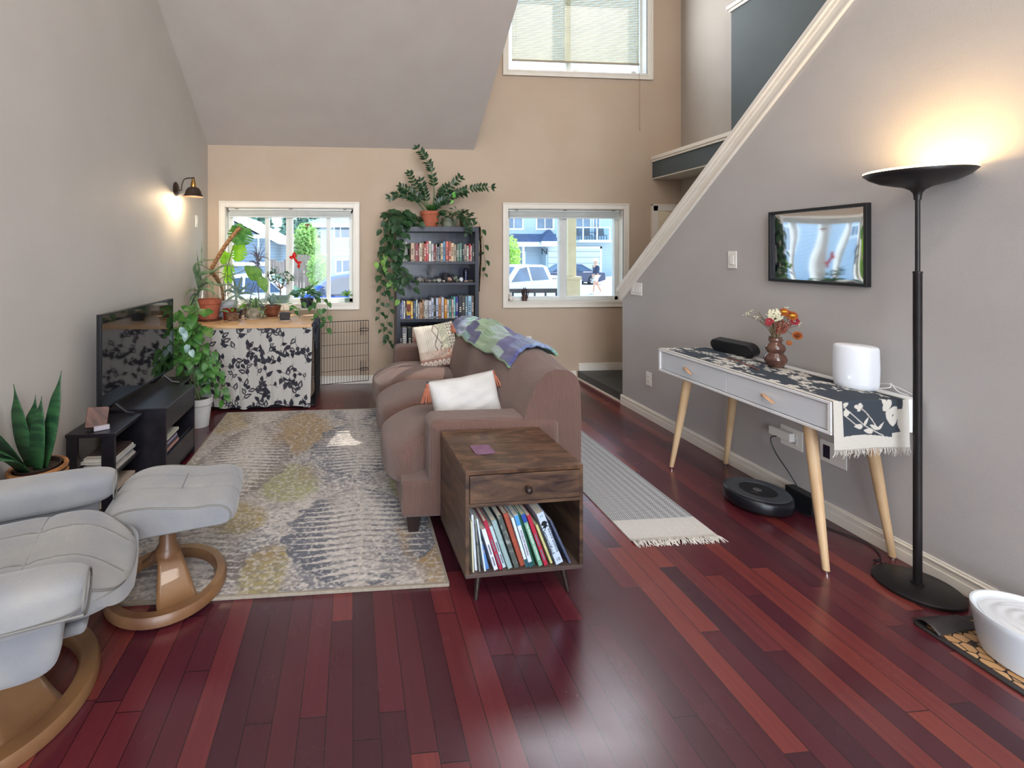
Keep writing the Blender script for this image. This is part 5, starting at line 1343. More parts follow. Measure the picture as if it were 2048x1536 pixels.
for (S, zb, yo, sh, grp) in ((S1, 1.371, 440, 'top shelf', 'books on the top shelf'), (S2, .756, 570, 'third shelf', 'books on the third shelf'), (S3, .40, 570, 'fourth shelf', 'books on the fourth shelf')):
    for i, (a, b_, tp, c) in enumerate(S):
        th = (b_-a)/9.309/186.6 - .0006; x = (bx(a)+bx(b_))/2; h = 1.45 - (yo + tp/9.309 - 508)/186.8 - zb
        sz = 'slim ' if th < .017 else ('thick ' if th > .034 else '')
        bt = thing('book', f'{sz}{cname(c)} book, {ORD[i]} from the left on the {sh} of the bookcase', 'book', (x, BF+.022+.012*((i*5) % 3)/2, zb), group=grp)
        r_ = random.Random(i*7+len(S)); make_book(bt, th, h, .15, book_mat(c), hard=i % 3 == 0)
        # printed title block on each spine
        lum = sum(L(c))/3; ic = '2b2b2e' if lum > .25 else 'd8d2c4'
        if i % 4 == 1 and lum < .6: ic = 'e8e4da'
        mb = MB(); z0 = h*r_.uniform(.25, .4); n = r_.randint(3, 6)
        for k in range(n): mb.bb(-th*.26, th*.26, -.0006, .0001, z0+k*h*.085, z0+k*h*.085+h*r_.uniform(.03,.06))
        if r_.random() < .5: mb.bb(-th*.42, th*.42, -.0006, .0001, h*.04, h*.09)
        mb.build('spine_print', pm('spine print '+ic, ic, rough=.5), bt)
        if sh == 'third shelf' and i == 4:
            MB().bb(-.02, .02, -.0014, -.0007, h*.42, h*.82).build('red_panel', pm('dark red square', '5e1a14', '8a3a1c', rough=.5), bt)
            MB().bb(-.02, .02, -.0014, -.0007, .002, h*.2).build('blue_panel', pm('navy print', '2f3f86', rough=.4), bt)

# collection of rocks, crystals and keepsakes on the second shelf
def rock(name, label, px, w_, h_, col, col2, dep=0, cat_='rock', jit=.22, zz=0):
    x = bx(px); mb = MB(); mb.ball((0, 0, h_/2*.92), 1, 9, 7, (w_/2, w_/2*.8, h_/2), jit=jit)
    o = mb.build(name, pm('stone '+col, col, col2, rough=.55, scale=25, bump=.6, bscale=60), smooth=True, ang=30); o.location = (x, BF+.05+dep, 1.1455+zz)
    mn = min(v[2] for v in mb.v); o.location.z -= mn
    return tag(o, label + ' on the second bookcase shelf', cat_, 'stones on the second shelf')
for a in [('rock','grey chunky stone, leftmost of the stones', 700,.030,.045,'6b6660','9a958c',.0), ('crystal','pale grey crystal cluster beside the leftmost stone', 745,.045,.05,'85807a','bdb8b0',.04), ('rock','small rounded brown-grey stone near the left end', 790,.028,.04,'5f5650','8d8378',.0),
          ('rock','dark brown upright stone left of dried twigs', 855,.03,.055,'4a3c34','6a564a',.01), ('rock','low flat grey stone in front of the twig bundle', 915,.055,.028,'6d6560','938a84',.0), ('rock','mossy green-grey stone beneath the twig bundle', 1010,.045,.034,'5e6654','8a917c',.0),
          ('rock','low white-grey stone before the small black rock', 1095,.055,.038,'8b8b86','bdbdb6',.0), ('rock','small black rock behind the white-grey stone', 1130,.055,.055,'1f1f22','38383c',.06), ('rock','small pale pebble left of the largest black rock', 1185,.035,.026,'8e8a84','b5b0a8',.0),
          ('rock','largest black rock, in the middle right', 1262,.095,.095,'1d1c20','39363c',.08), ('crystal','pinkish crystal leaning on the largest black rock', 1308,.05,.05,'a87f70','d0ab9c',.03), ('rock','flat brown slab under the pinkish crystal', 1300,.09,.018,'4d4038','6e5e52',.0),
          ('rock','speckled green-white stone stacked right of the pinkish crystal', 1432,.045,.06,'6f7a6a','b8c0ae',.05), ('rock','dark jagged rock behind the speckled stone', 1395,.04,.08,'26262b','3e3e45',.09), ('rock','low mossy stone in front of the speckled stone', 1440,.06,.034,'4c5446','757d6b',.0),
          ('crystal','white bright crystal left of the glass figurine', 1530,.042,.05,'c6cbd4','eef1f6',.02), ('rock','small dark stone near the right end', 1575,.03,.05,'2b2a30','48464f',.05), ('rock','flat pink-beige stone in front of the glass figurine', 1618,.05,.018,'b89a88','cfb3a2',.0), ('rock','long brown stone at the right end', 1705,.055,.022,'5b4e42','7d6e5e',.01)]:
    rock(*a)
x = bx(985); tw = MB()
for k in range(34):
    a = rnd.uniform(0, 2*PI); r = rnd.uniform(.01, .075); tw.tube(bez((0,0,.02), (r*.4*math.cos(a), r*.3*math.sin(a), .09), (r*math.cos(a), r*.7*math.sin(a), rnd.uniform(.09,.165)), 5), [.0012]*6, n=4)
o = tw.build('dried_twig_bundle', pm('silvery dry twigs', '77767c', 'a3a2a8', rough=.8)); o.location = (x, BF+.10, 1.17); tag(o, 'silvery dried twig bundle standing among the stones on the second shelf', 'dried plant')
t = thing('glass_dome', 'small dark glass dome with a pale figurine at the right of the second shelf', 'ornament', (bx(1630), BF+.10, 1.1455))
MB().lathe([(0,0),(.032,0),(.033,.012),(.03,.014),(0,.014)], n=24).build('dome_base', pm('dark wood disc', '26222a', rough=.4), t, smooth=True, ang=40)
MB().lathe([(.028,.014),(.030,.06),(.036,.10),(.030,.135),(.012,.15),(0,.152)], n=24, cap=False).build('dome_glass', glass('smoked glass', (.45,.47,.6)), t, smooth=True)
MB().lathe([(0,.014),(.014,.014),(.009,.05),(.012,.07),(.006,.085),(.011,.10),(0,.118)], n=14).build('figurine', pm('pale figurine', 'b9b4c4', rough=.5), t, smooth=True)
o = MB().bb(-.055,.055,-.06,.06,0,.085).build('wooden_box', pm('dark grey box', '3d4046', '4a4e55', rough=.5), bevel=.004); o.location = (bx(470), BF+.12, 1.1455); tag(o, 'dark grey box at the left end of the second shelf behind hanging leaves', 'box')

# beaded straps hanging down both sides
strapm = pm('brown beaded strap', '2e2019', '94744c', rough=.6, scale=95, ramp=(.5,.6), bump=.7, bscale=120)
for (xx, y, z0, z1, lb) in ((BX1_+.024, 4.97, 1.035, 1.74, 'brown beaded strap hanging down the right side of the bookcase'), (BX0_-.030, 4.97, 1.16, 1.74, 'brown beaded strap hanging behind leaves on the left side of the bookcase')):
    sg = 1 if xx > 1 else -1
    mb = MB(); mb.grid(lambda u, v: (xx + (.012 if sg > 0 else -.012)*math.sin(u*4) + sg*.015*(1-u)**4*0, y-.03+.06*v, z1+.006 - (z1-z0)*u), 40, 6)
    mb.grid(lambda u, v: (xx - sg*.09*u, y-.03+.06*v, z1+.006+.004*math.sin(u*5)), 8, 6)
    o = mb.build('beaded_strap', strapm, smooth=True, solid=.006); tag(o, lb, 'strap')
# ------------------------------------------------------------------ plants
def grn(n, a, b_, tl=.25, rough=.42, sc_=18): return pm(n, a, b_, rough=rough, scale=sc_, transl=tl, spec=.5)
g_dark = grn('deep green leaves', '1d3a22', '2f5530', .12); g_mid = grn('mid green leaves', '2c5a2c', '4c7f3c', .25); g_lite = grn('light green leaves', '5f9438', '8cba4c', .35)
g_var = grn('variegated leaves', '3f7040', 'a9bf8c', .25, sc_=30); g_aloe = grn('grey green aloe', '4c6a4c', '7d9472', .1); g_glow = grn('monstera leaf with painted backlight', '7fb81e', '98cc30', .6); g_zz = grn('dark zz leaves', '15301b', '264a2a', .08, .3)  # the glow leaf colour has backlight painted in
g_jade = grn('jade leaves', '2a4a35', '6a8f6e', .1, .3); g_silver = grn('silvery green leaves', '6f8f84', 'a9c0b4', .2)
soil = pm('dark soil', '33261f', '4a392f', rough=.95, scale=60, bump=.6)
terra = pm('terracotta clay', 'a9593f', 'bd6c50', rough=.75, scale=12, bump=.1); terra_d = pm('dark terracotta saucer', '5f3a2c', '7a4a38', rough=.7)
def hleaf(mb, p, d, up, s, w_=.78, droop=.25, heart=True, fold=.12, n=7):
    p = Vector(p); d = Vector(d).normalized(); up = Vector(up); a = d.cross(up)
    if a.length < 1e-4: a = d.orthogonal()
    a.normalize(); nn = a.cross(d).normalized(); vs = []; fs = []
    for i in range(n+1):
        f = i/n
        ww = s*w_*.5*(math.sin(PI*f**(.55 if heart else .8))**(.75 if heart else 1)) + .0004
        if heart and i == 0: ww = s*w_*.20
        c = p + d*s*f - nn*s*droop*f*f - (d*s*.09 if (heart and i == 0) else d*0)
        cm = p + d*s*f - nn*s*droop*f*f
        vs += [c - a*ww + nn*ww*fold*1.5, cm, c + a*ww + nn*ww*fold*1.5]
    for i in range(n):
        for k in (0, 1): fs.append((i*3+k, (i+1)*3+k, (i+1)*3+k+1, i*3+k+1))
    mb.add(vs, fs)
def rv(a=1): return Vector((rnd.uniform(-a, a), rnd.uniform(-a, a), rnd.uniform(-a, a)))
def vine(ms, ml, pts, s0, s1, step=.055, wallx=None, r=.0022, fac=(0,-1,0)):
    P_ = cat(pts, 8); ms.tube(P_, r, n=5); acc = 0; k = 0
    for a, b_ in zip(P_, P_[1:]):
        acc += (b_-a).length
        if acc > step:
            acc = 0; k += 1; f = k*step/1.2; s = rnd.uniform(s0, s1)
            side = Vector((1 if k % 2 else -1, rnd.uniform(-.9, -.1), rnd.uniform(-.5, .2))).normalized()
            st = b_ + side*s*.35; ms.tube([b_, st], .0013, n=4)
            hleaf(ml, st, side*.7 + Vector((0, -.25, -.75)) + rv(.2), Vector((side.x*.5, -1, .35)) + rv(.3), s)
def pot(t, x, y, z, r1, r0, h, mat, rim=True, name='pot', sx=1, sy=1, so=True):
    pr = [(0,0),(r0,0),(r0+(r1-r0)*.75, h*.75)] + ([(r1*1.0-.004, h*.76),(r1, h*.78),(r1+.003,h),(r1-.008,h),(r1-.012,h*.85)] if rim else [(r1,h),(r1-.006,h),(r1-.01,h*.85)])
    MB().lathe(pr, (x,y,z), n=36, cap=False, sx=sx, sy=sy).build(name, mat, t, smooth=True, w=True, ang=35)
    if so: MB().lathe([(0,h*.88),(r1-.009,h*.87)], (x,y,z), n=24, cap=False, sx=sx, sy=sy).build('soil', soil, t, w=True)
def saucer(t, x, y, z, r, mat, h=.014, sx=1, sy=1):
    MB().lathe([(0,0),(r*.88,0),(r,h),(r-.004,h),(r*.85,.004),(0,.004)], (x,y,z), n=36, sx=sx, sy=sy).build('saucer', mat, t, smooth=True, w=True, ang=40)

# ---- on the bookcase
ZT = 1.7445
t = thing('zz_plant', 'zz plant with long leaflet stems in a terracotta pot on the bookcase', 'plant', (.848, 5.05, ZT))
pot(t, .848, 5.05, ZT+.004, .108, .080, .168, terra); 
ml, ms = MB(), MB()
pb = Vector((.848, 5.05, ZT+.14))
for (e, m_, n) in (((.709,5.02,2.60),(.96,5.02,2.35),13), ((1.50,4.93,2.175),(1.08,4.98,2.20),14), ((.40,4.93,2.06),(.62,4.98,2.17),13), ((.62,5.05,2.33),(.70,5.0,2.15),9), ((.74,5.0,2.24),(.80,5.0,2.10),8), ((1.16,4.97,2.27),(.98,4.96,2.12),10), ((1.22,5.05,2.12),(1.0,5.0,2.08),8), ((.52,4.96,2.17),(.70,4.96,2.12),9), ((1.04,5.1,2.20),(.95,5.05,2.10),8), ((.98,4.88,2.02),(.92,4.92,2.02),6)):
    P_ = bez(pb+Vector((rnd.uniform(-.03,.03),rnd.uniform(-.03,.02),-.02)), m_, e, 24); ms.tube(P_, [.0075-.005*i/24 for i in range(25)], n=7)
    for k in range(n):
        i = int(24*(.38+.62*k/(n-1))); i = min(i, 24); p = P_[i]; tt = (P_[i]-P_[i-1]).normalized()
        sd = tt.cross(Vector((0,-1,.2))).normalized()
        for sg in (-1, 1): hleaf(ml, p, sd*sg*.9 + tt*.65 + rv(.12), Vector((0,-.75,.5))+rv(.2), rnd.uniform(.055,.075), w_=.46, heart=False, droop=.1)
    hleaf(ml, P_[24], tt, Vector((0,-1,.3)), .06, w_=.4, heart=False)
ms.build('stems', pm('green stems', '3a5a34', '4a6a3c', rough=.5), t, smooth=True, w=True); ml.build('leaflets', g_zz, t, smooth=True, w=True, ang=180)
ml = MB()
for k in range(26):
    a = k*2.4; e_ = .3+.5*(k/26); hleaf(ml, (.862+.012*math.cos(a), 4.975+.01*math.sin(a), ZT+.17), (math.cos(a)*(1.1-e_), math.sin(a)*(1.1-e_)-.2, e_), (0,0,1), .085, w_=.34, heart=False, droop=-.1)
ml.build('succulent_rosette', g_mid, t, smooth=True, w=True, ang=180)
# tip leaves with sunlight painted in as bright lime
ml = MB()
for k in range(7): hleaf(ml, at(905, 386+k*2.5, 4.92)+rv(.008), (rnd.uniform(-.6,.9), -.2, rnd.uniform(-.6,.9)), (0,-1,.3), .045, w_=.5, heart=False)
plabel(ml.build('sunlit_leaflets', grn('leaflets with painted sunlight', '4fae3a', '8be05c', .4), t, smooth=True, w=True, ang=180), 'tip leaflets with sunlight painted in as bright green')

t = thing('pothos_plant', 'pothos with long leafy vines trailing down the left side of the bookcase', 'plant', (.60, 5.07, ZT))
pot(t, .60, 5.08, ZT+.002, .085, .065, .12, pm('dark green glazed pot', '26352e', '33463c', rough=.3))
ml, ms = MB(), MB()
for k in range(46):
    a = rnd.uniform(PI*.75, PI*2.05); r = rnd.uniform(.03, .19); p = Vector((.545 + r*math.cos(a)*.95, 5.03 + .13*math.sin(a)*rnd.random(), ZT+rnd.uniform(.02, .20)*(1.1-r*2)))
    hleaf(ml, p, (math.cos(a)*.8, -.35, rnd.uniform(-.8,.1)), (math.cos(a)*.3, -.7, .7)+rv(.3) if False else Vector((math.cos(a)*.3, -.7, .7))+rv(.3), rnd.uniform(.07,.115))
    ms.tube([(.59, 5.06, ZT+.11), p], .0016, n=4)
for pts, s0, s1 in (
    ([(.56,5.0,1.86),(.44,4.93,1.82),(.385,4.92,1.66),(.37,4.93,1.45),(.34,4.93,1.25),(.37,4.95,1.07),(.40,4.96,.9),(.37,4.97,.72),(.38,4.98,.52)], .045, .07),
    ([(.56,5.0,1.86),(.42,4.92,1.80),(.36,4.90,1.6),(.33,4.88,1.4),(.30,4.88,1.2),(.34,4.90,1.06)], .06, .09),
    ([(.56,5.0,1.86),(.47,4.90,1.80),(.42,4.87,1.60),(.40,4.86,1.42),(.43,4.86,1.25),(.40,4.88,1.08)], .06, .095),
    ([(.60,4.98,1.86),(.50,4.88,1.82),(.49,4.86,1.65),(.47,4.86,1.45),(.50,4.85,1.28),(.58,4.84,1.2),(.66,4.83,1.17)], .06, .10),
    ([(.60,4.98,1.86),(.54,4.88,1.80),(.53,4.865,1.70),(.545,4.87,1.5),(.52,4.86,1.32),(.55,4.85,1.17),(.62,4.85,1.10)], .055, .09),
    ([(.56,5.0,1.86),(.40,4.93,1.80),(.37,4.95,1.66),(.33,4.96,1.3),(.30,4.98,1.15),(.30,4.99,.95),(.29,5.0,.75),(.34,5.0,.58),(.40,5.0,.48)], .045, .065),
    ([(.60,4.98,1.86),(.52,4.87,1.81),(.46,4.85,1.62),(.45,4.85,1.36),(.47,4.85,1.16),(.45,4.86,1.06)], .06, .1),
    ([(.56,5.0,1.86),(.42,4.95,1.84),(.33,4.93,1.75),(.34,4.93,1.55),(.30,4.93,1.38),(.32,4.94,1.2)], .055, .085),
    ([(.60,4.98,1.84),(.68,4.89,1.80),(.70,4.875,1.77),(.72,4.87,1.75)], .06, .08)):
    vine(ms, ml, pts, s0, s1, .048)
ms.build('vines', pm('vine stems', '4a5a36', '5a6a40', rough=.6), t, smooth=True, w=True); ml.build('leaves', g_dark, t, smooth=True, w=True, ang=180)
ml = MB()
for (px, py) in ((765,520),(770,532),(752,525),(775,545),(783,556),(778,566),(797,600),(770,510),(787,570)): hleaf(ml, at(px, py, 4.86), (rnd.uniform(-.5,.5), -.3, -.8), (0,-1,.3)+rv(.3) if False else Vector((0,-1,.3))+rv(.3), .07)
plabel(ml.build('new_leaves', g_lite, t, smooth=True, w=True, ang=180), 'lighter yellow-green new leaves')

t = thing('peperomia_plant', 'dark leafy trailing plant in a mossy grey-green pot at the right of the bookcase top', 'plant', (1.08, 5.04, ZT))
pot(t, 1.06, 5.03, ZT+.002, .088, .080, .095, pm('mossy ceramic', '59604e', '8b8f7c', rough=.5, scale=9), rim=False)
ml, ms = MB(), MB()
for k in range(70):
    a = rnd.uniform(-.7, PI+.7) + PI; r = rnd.uniform(.05, .22); c = Vector((1.12 + r*math.cos(a)*.95, 5.0 + .12*math.sin(a), ZT + .12 + rnd.uniform(-.03, .09) - r*.28))
    hleaf(ml, c, (math.cos(a), -.3, rnd.uniform(-.5,.5)), Vector((0,-.6,.8))+rv(.3), rnd.uniform(.04,.065), w_=.6, heart=False); 
    if k % 2: ms.tube(bez((1.08,5.03,ZT+.08), (1.1,5.0,ZT+.19), c, 5), .0018, n=4)
vine(ms, ml, [(1.1,4.98,ZT+.12),(1.2,4.90,ZT+.10),(1.23,4.885,ZT+.02),(1.23,4.88,ZT-.08)], .04, .06, .02)
vine(ms, ml, [(1.2,5.0,ZT+.12),(1.36,4.99,ZT+.06),(1.43,5.02,1.62),(1.45,5.04,1.45),(1.47,5.05,1.32),(1.45,5.07,1.20)], .045, .07, .075)
ms.build('stems', pm('vine stems', '4a5a36'), t, smooth=True, w=True); ml.build('leaves', g_dark, t, smooth=True, w=True, ang=180)
t = thing('plant_pot', 'small dark glazed pot behind leaves at the right end of the bookcase top', 'pot', (1.245, 5.08, ZT))
pot(t, 1.245, 5.09, ZT+.002, .062, .05, .10, pm('olive glaze', '4a4a34', '6a684a', rough=.3), rim=False)

# ---- plant table (dog crate under a board, cloth in front)
TZ = .786
board = pm('pale pine board', 'c99d6c', 'd8b184', rough=.45, scale=4, stretch=(.6,6,6), detail=5)
o = MB().bb(-1.56, -.385, 4.42, 5.19, TZ-.028, TZ).build('wooden_board', board, bevel=.002); tag(o, 'pale wood board laid on the dog crate, carrying the plant collection', 'board')
wire = pm('black wire', '1b1b20', '222228', rough=.4, metal=.4)
t = thing('dog_crate', 'black wire dog crate with its door panel swung open beside the wall', 'dog crate', (-.96, 4.8, 0))
def wires(x0, y0, x1, y1, z0, z1, nv, zh, r=.0022, R_=.0035):
    mb = MB(); a = Vector((x0, y0, 0)); b_ = Vector((x1, y1, 0))
    for k in range(nv+1): p = a.lerp(b_, k/nv); mb.tube([p+Vector((0,0,z0)), p+Vector((0,0,z1))], R_ if k in (0, nv) else r, n=5)
    for z in zh: mb.tube([a+Vector((0,0,z)), b_+Vector((0,0,z))], R_ if z in (zh[0], zh[-1]) else r, n=5)
    return mb
KX0, KX1, KY0, KY1 = -1.53, -.355, 4.46, 5.14
wires(KX1, KY0, KX1, KY1, .015, .745, 22, [.015,.14,.27,.40,.53,.66,.745]).build('side_panel', wire, t, w=True)
wires(KX0, KY1, KX1, KY1, .015, .745, 40, [.015,.27,.53,.745]).build('back_panel', wire, t, w=True)
wires(KX0, KY0, KX1, KY0, .015, .745, 40, [.015,.27,.53,.745]).build('front_panel', wire, t, w=True)
d = wires(-.325, 4.90, .172, 5.03, .085, .735, 17, [.085,.215,.36,.49,.62,.735])
dd = d.build('door_panel', wire, t, w=True)
for z0 in (.18, .60):
    mb = MB()
    for q in (0, .028, .056): mb.tube([(.09+q*.9, 4.985+q*.24, z0-.02), (.09+q*.9, 4.985+q*.24, z0+.13)], .0028, n=6)
    mb.tube(cat([(.085,4.97,z0+.03),(.16,4.985,z0+.03),(.16,4.985,z0+.055),(.085,4.965,z0+.055),(.085,4.97,z0+.03)], 4), .0035, n=6)
    mb.build('door_latch', wire, dd, w=True)
MB().bb(-1.525, -.362, 4.465, 5.135, .006, .022).build('floor_tray', pm('black tray', '202024', rough=.5), t, w=True)
mb = MB(); softbox(mb, (-.80, 4.80, .085), (.85, .56, .12), p=3.5, n=14, fn=lambda u,v,w,l: l + Vector((0,0,.012*math.sin(u*9+v*5))))
tag(mb.build('dog_bed', pm('beige plush', 'a3907c', 'b9a894', rough=.95, bump=.5, bscale=90), smooth=True, ang=180), 'beige plush dog bed lying inside the wire crate', 'dog bed')
mb = MB(); mb.grid(lambda u, v: (-.372+.022*math.sin(v*3+u*6)*0+.03*u, 4.43+.62*v, .80-.26*u*(.6+.4*math.sin(v*5+1)) + .008*math.sin(v*20)), 12, 30)
tag(mb.build('dark_cloth', pm('dark navy cloth', '2a2f3c', '4b5568', rough=.8, scale=14), smooth=True, solid=.004), 'dark navy cloth folded over the right edge of the plant table', 'cloth')
# printed cloth
CW, CH = 1.15, .735
P = Paint(560, 380, CW, CH, 'b7b3ae'); rr_ = random.Random(5); lc = ['2c2a33', '37343f', '3d3b42', '2f3138']
for k in range(88):
    x, y = (k % 11)*.108 + rr_.uniform(-.03,.03), (k//11)*.095 + rr_.uniform(-.04,.02); ang = rr_.choice([1.2, 1.9, .9, 2.3, -1.3, -1.9]); ln = rr_.uniform(.07, .12)
    pts = [(x+ln*q*math.cos(ang+.5*q), y+ln*q*math.sin(ang+.5*q)) for q in [i/8 for i in range(9)]]
    P.poly(pts, .0045, '3a3740')
    for j in range(rr_.randint(1, 3)):
        q = pts[2+2*j if 2+2*j < 9 else 8]; a2 = ang + .3 + (1 if j % 2 else -1)*rr_.uniform(.6, 1.1); s = rr_.uniform(.045, .075)
        P.leaf(q, s, s*.62, a2, rr_.choice(lc))
        if rr_.random() < .45: P.leaf((q[0]+.008*math.cos(a2), q[1]+.008*math.sin(a2)), s*.6, s*.26, a2, 'a7a39f')
    P.leaf(pts[-1], .055, .036, ang+.5, rr_.choice(lc))
def cl(u, v):
    x = -1.52 + 1.145*u - .03*(1-v)*(u-.5)*2*0; fold = .012*math.sin(u*23) + .008*math.sin(u*51+v*2); k = (1-v)
    return (x - .02*k*u, 4.437 - .006 - abs(fold)*1.0*(.25+.9*k) - .012*k, .03 + CH*v + .012*math.sin(u*11)*k + .008*math.sin(u*37)*k)
mb = MB(); mb.grid(cl, 560, 380, P.col)
tag(mb.build('printed_cloth', vcm('leaf printed cotton', rough=.95, noise=.05, bump=.3, bscale=300), smooth=True, solid=-.0015), 'grey cloth with dark leaf print hanging in front of the dog crate', 'cloth')

# ---- the pots, left to right
def px_strap(mb, pts, w_, fold=.3, sub=9, taper=1.0):
    pts = [at(*p) for p in pts]
    for p in pts: p.x = max(p.x, XL+.055)
    strap(mb, pts, (lambda f: w_*(1-ss(.35,1,f)*.93*taper)), fold=fold, up=(0.1,-1,.35), sub=sub)
t = thing('aloe_plant', 'large sprawling aloe in a terracotta pot at the left end of the plant table', 'plant', (-1.435, 4.80, TZ))
saucer(t, -1.435, 4.80, TZ+.001, .128, terra_d, .018); pot(t, -1.435, 4.80, TZ+.018, .122, .088, .195, terra)
mb = MB()
for pts, w_ in (([(385,580,4.8),(380,560,4.8),(369,530,4.75),(367,500,4.7)], .017), ([(388,578,4.8),(384,556,4.72),(384,535,4.65),(400,524,4.6),(430,518,4.5)], .020), ([(390,572,4.8),(400,550,4.75),(425,542,4.7),(460,527,4.65)], .022),
        ([(385,585,4.75),(370,580,4.6),(352,585,4.45),(342,597,4.35)], .015), ([(392,575,4.75),(410,560,4.6),(424,572,4.5),(427,600,4.45)], .020), ([(388,590,4.75),(376,605,4.6),(378,622,4.5),(392,638,4.45)], .020),
        ([(390,582,4.75),(415,565,4.6),(440,570,4.55),(470,568,4.5)], .014), ([(390,590,4.72),(405,578,4.55),(425,583,4.45),(448,606,4.4)], .016), ([(390,588,4.72),(392,600,4.5),(400,620,4.42),(418,642,4.4)], .013), ([(385,588,4.72),(375,592,4.6),(372,608,4.5),(370,612,4.5)], .015),
        ([(392,570,4.8),(390,550,4.8),(393,530,4.8)], .010), ([(420,548,4.75),(450,530,4.72),(470,535,4.7),(486,538,4.68)], .010), ([(400,530,4.85),(385,505,4.85),(372,492,4.85),(373,483,4.85)], .006), ([(430,520,4.85),(415,520,4.85),(400,515,4.85),(384,505,4.85)], .006)):
    px_strap(mb, pts, w_)
mb.build('leaves', g_aloe, t, smooth=True, w=True, solid=.004, ang=180)
MB().tube(cat([at(386,600,4.8), at(388,588,4.8), at(387,575,4.8)], 4), .016, n=8).build('stem', pm('aloe stem', '6d6a44'), t, smooth=True, w=True)
# monstera cane, some leaves with backlight painted into their colour
t = thing('monstera_plant', 'monstera with a thick leaning brown cane and split leaves against the window', 'plant', tuple(at(455,620,5.05)))
c0 = at(452, 612, 5.03); pot(t, c0.x, c0.y-.01, TZ+.002, .125, .10, .17, pm('white glazed pot', 'b9bcc0', 'c6c9cd', rough=.3))
mb = MB(); P_ = cat([at(447,600,5.05), at(443,575,5.0), at(436,560,4.95), at(424,540,4.85), at(434,518,4.85), at(455,485,4.85), at(480,455,4.85)], 14); n = len(P_)
mb.tube(P_, [(.014 if i < n*.33 else .021) * (1 + .13*math.sin(i*2.2)) for i in range(n)], n=10); mb.build('cane', pm('ringed brown cane', '6a4128', 'b58a5e', rough=.8, scale=45, stretch=(1,1,3), bump=.6), t, smooth=True, w=True)
def monstera(mb, c, tip, up, s, w_=1.0, seed=1):
    """split leaf: each side is made of separate fingers joined along the midrib"""
    c = Vector(c); d = (Vector(tip)-c); ln = d.length; d.normalize(); up = Vector(up); a = d.cross(up).normalized(); nn = a.cross(d).normalized(); N = 26
    r = random.Random(seed)
    for sg in (-1, 1):
        prev = None; vs = []; fs = []
        for i in range(N+1):
            f = i/N; out = w_*ln*.55*math.sin(PI*min(1, f**.62))**.7 + .001
            cut = (f*6.2 + .25) % 1; inner = .42 if (cut > .80 and .12 < f < .92) else 1.0
            reach = out*inner; back = -ln*.10*(1-f)*(reach/(out+1e-6))
            m0 = c + d*ln*f; e_ = m0 + a*sg*reach + d*(ln*.16*(reach/(w_*ln*.55))*(1 if f > .1 else -.8)) - nn*reach*.22
            vs += [m0, (m0+e_)/2 + nn*.006, e_]
        for i in range(N):
            for k in (0, 1): fs.append((i*3+k, (i+1)*3+k, (i+1)*3+k+1, i*3+k+1))
        mb.add(vs, fs)
mb = MB(); monstera(mb, at(477,490,4.98), at(477,523,4.95), (0,-1,.2), 1, .92, 1); plabel(mb.build('large_leaf', g_glow, t, smooth=True, w=True, ang=180), 'split leaf with backlight painted in as yellow-green')
mb = MB(); monstera(mb, at(482,455,5.0), at(477,492,5.05), (0,-1,.1), 1, 1.25, 2); monstera(mb, at(470,468,5.05), at(484,448,5.05), (0,-1,.1), 1, 1.0, 3); mb.build('upper_leaves', grn('fresh monstera leaf', '3f7a34', '6a9c4a', .45), t, smooth=True, w=True, ang=180)
mb = MB(); monstera(mb, at(455,505,5.1), at(444,528,5.1), (0,-1,.1), 1, .8, 4); monstera(mb, at(458,530,5.12), at(456,568,5.1), (0,-1,.1), 1, .6, 5); plabel(mb.build('lower_leaves', g_glow, t, smooth=True, w=True, ang=180), 'lower leaves with backlight painted in as yellow-green')
mb = MB()
for pts in ([at(452,592,5.05), at(448,560,5.02), at(462,510,4.98), at(470,480,4.98)], [at(450,592,5.05), at(440,560,4.95), at(470,548,4.9), at(505,535,4.85)], [at(455,592,5.05), at(455,540,5.1), at(450,510,5.1)], [at(450,585,5.0), at(430,558,4.95), at(420,540,4.95), at(398,528,4.9)], [at(450,585,5.0), at(470,565,4.9), at(440,545,4.9), at(410,555,4.9)], [at(455,588,5.0), at(480,575,4.9), at(500,580,4.85)]): mb.tube(cat(pts, 8), .0035, n=6)
mb.build('petioles_and_roots', pm('brown green aerial roots', '5c4a34', '6f7a48', rough=.7), t, smooth=True, w=True)
# philodendron with two big plain leaves
t = thing('philodendron_plant', 'plant with two big plain heart-shaped leaves in the middle of the table', 'plant', tuple(at(503,620,5.0)))
c0 = at(500, 600, 5.07); pot(t, c0.x, c0.y, TZ+.002, .075, .058, .13, pm('brown glazed pot b', '5a4438', '705648', rough=.3))
mb = MB(); mb.tube(cat([at(500,598,5.05), at(503,580,4.95), at(508,565,4.82)], 6), .003, n=6); mb.tube(cat([at(500,598,5.05), at(508,578,4.95), at(520,556,4.84)], 6), .003, n=6); mb.build('stalks', pm('reddish stalk', '8a4a3a', '6a6a3c', rough=.6), t, smooth=True, w=True)
mb = MB(); hleaf(mb, at(518,556,4.82), at(490,532,4.80)-at(518,556,4.82), (0,-.8,.6), .19, w_=.80, droop=.05, n=12); hleaf(mb, at(521,556,4.82), at(534,586,4.78)-at(521,556,4.82), (.3,-1,.3), .165, w_=.62, droop=.05, n=12)
mb.build('heart_leaves', grn('plain big leaf', '4c7f2e', '6f9c3c', .3), t, smooth=True, w=True, ang=180)
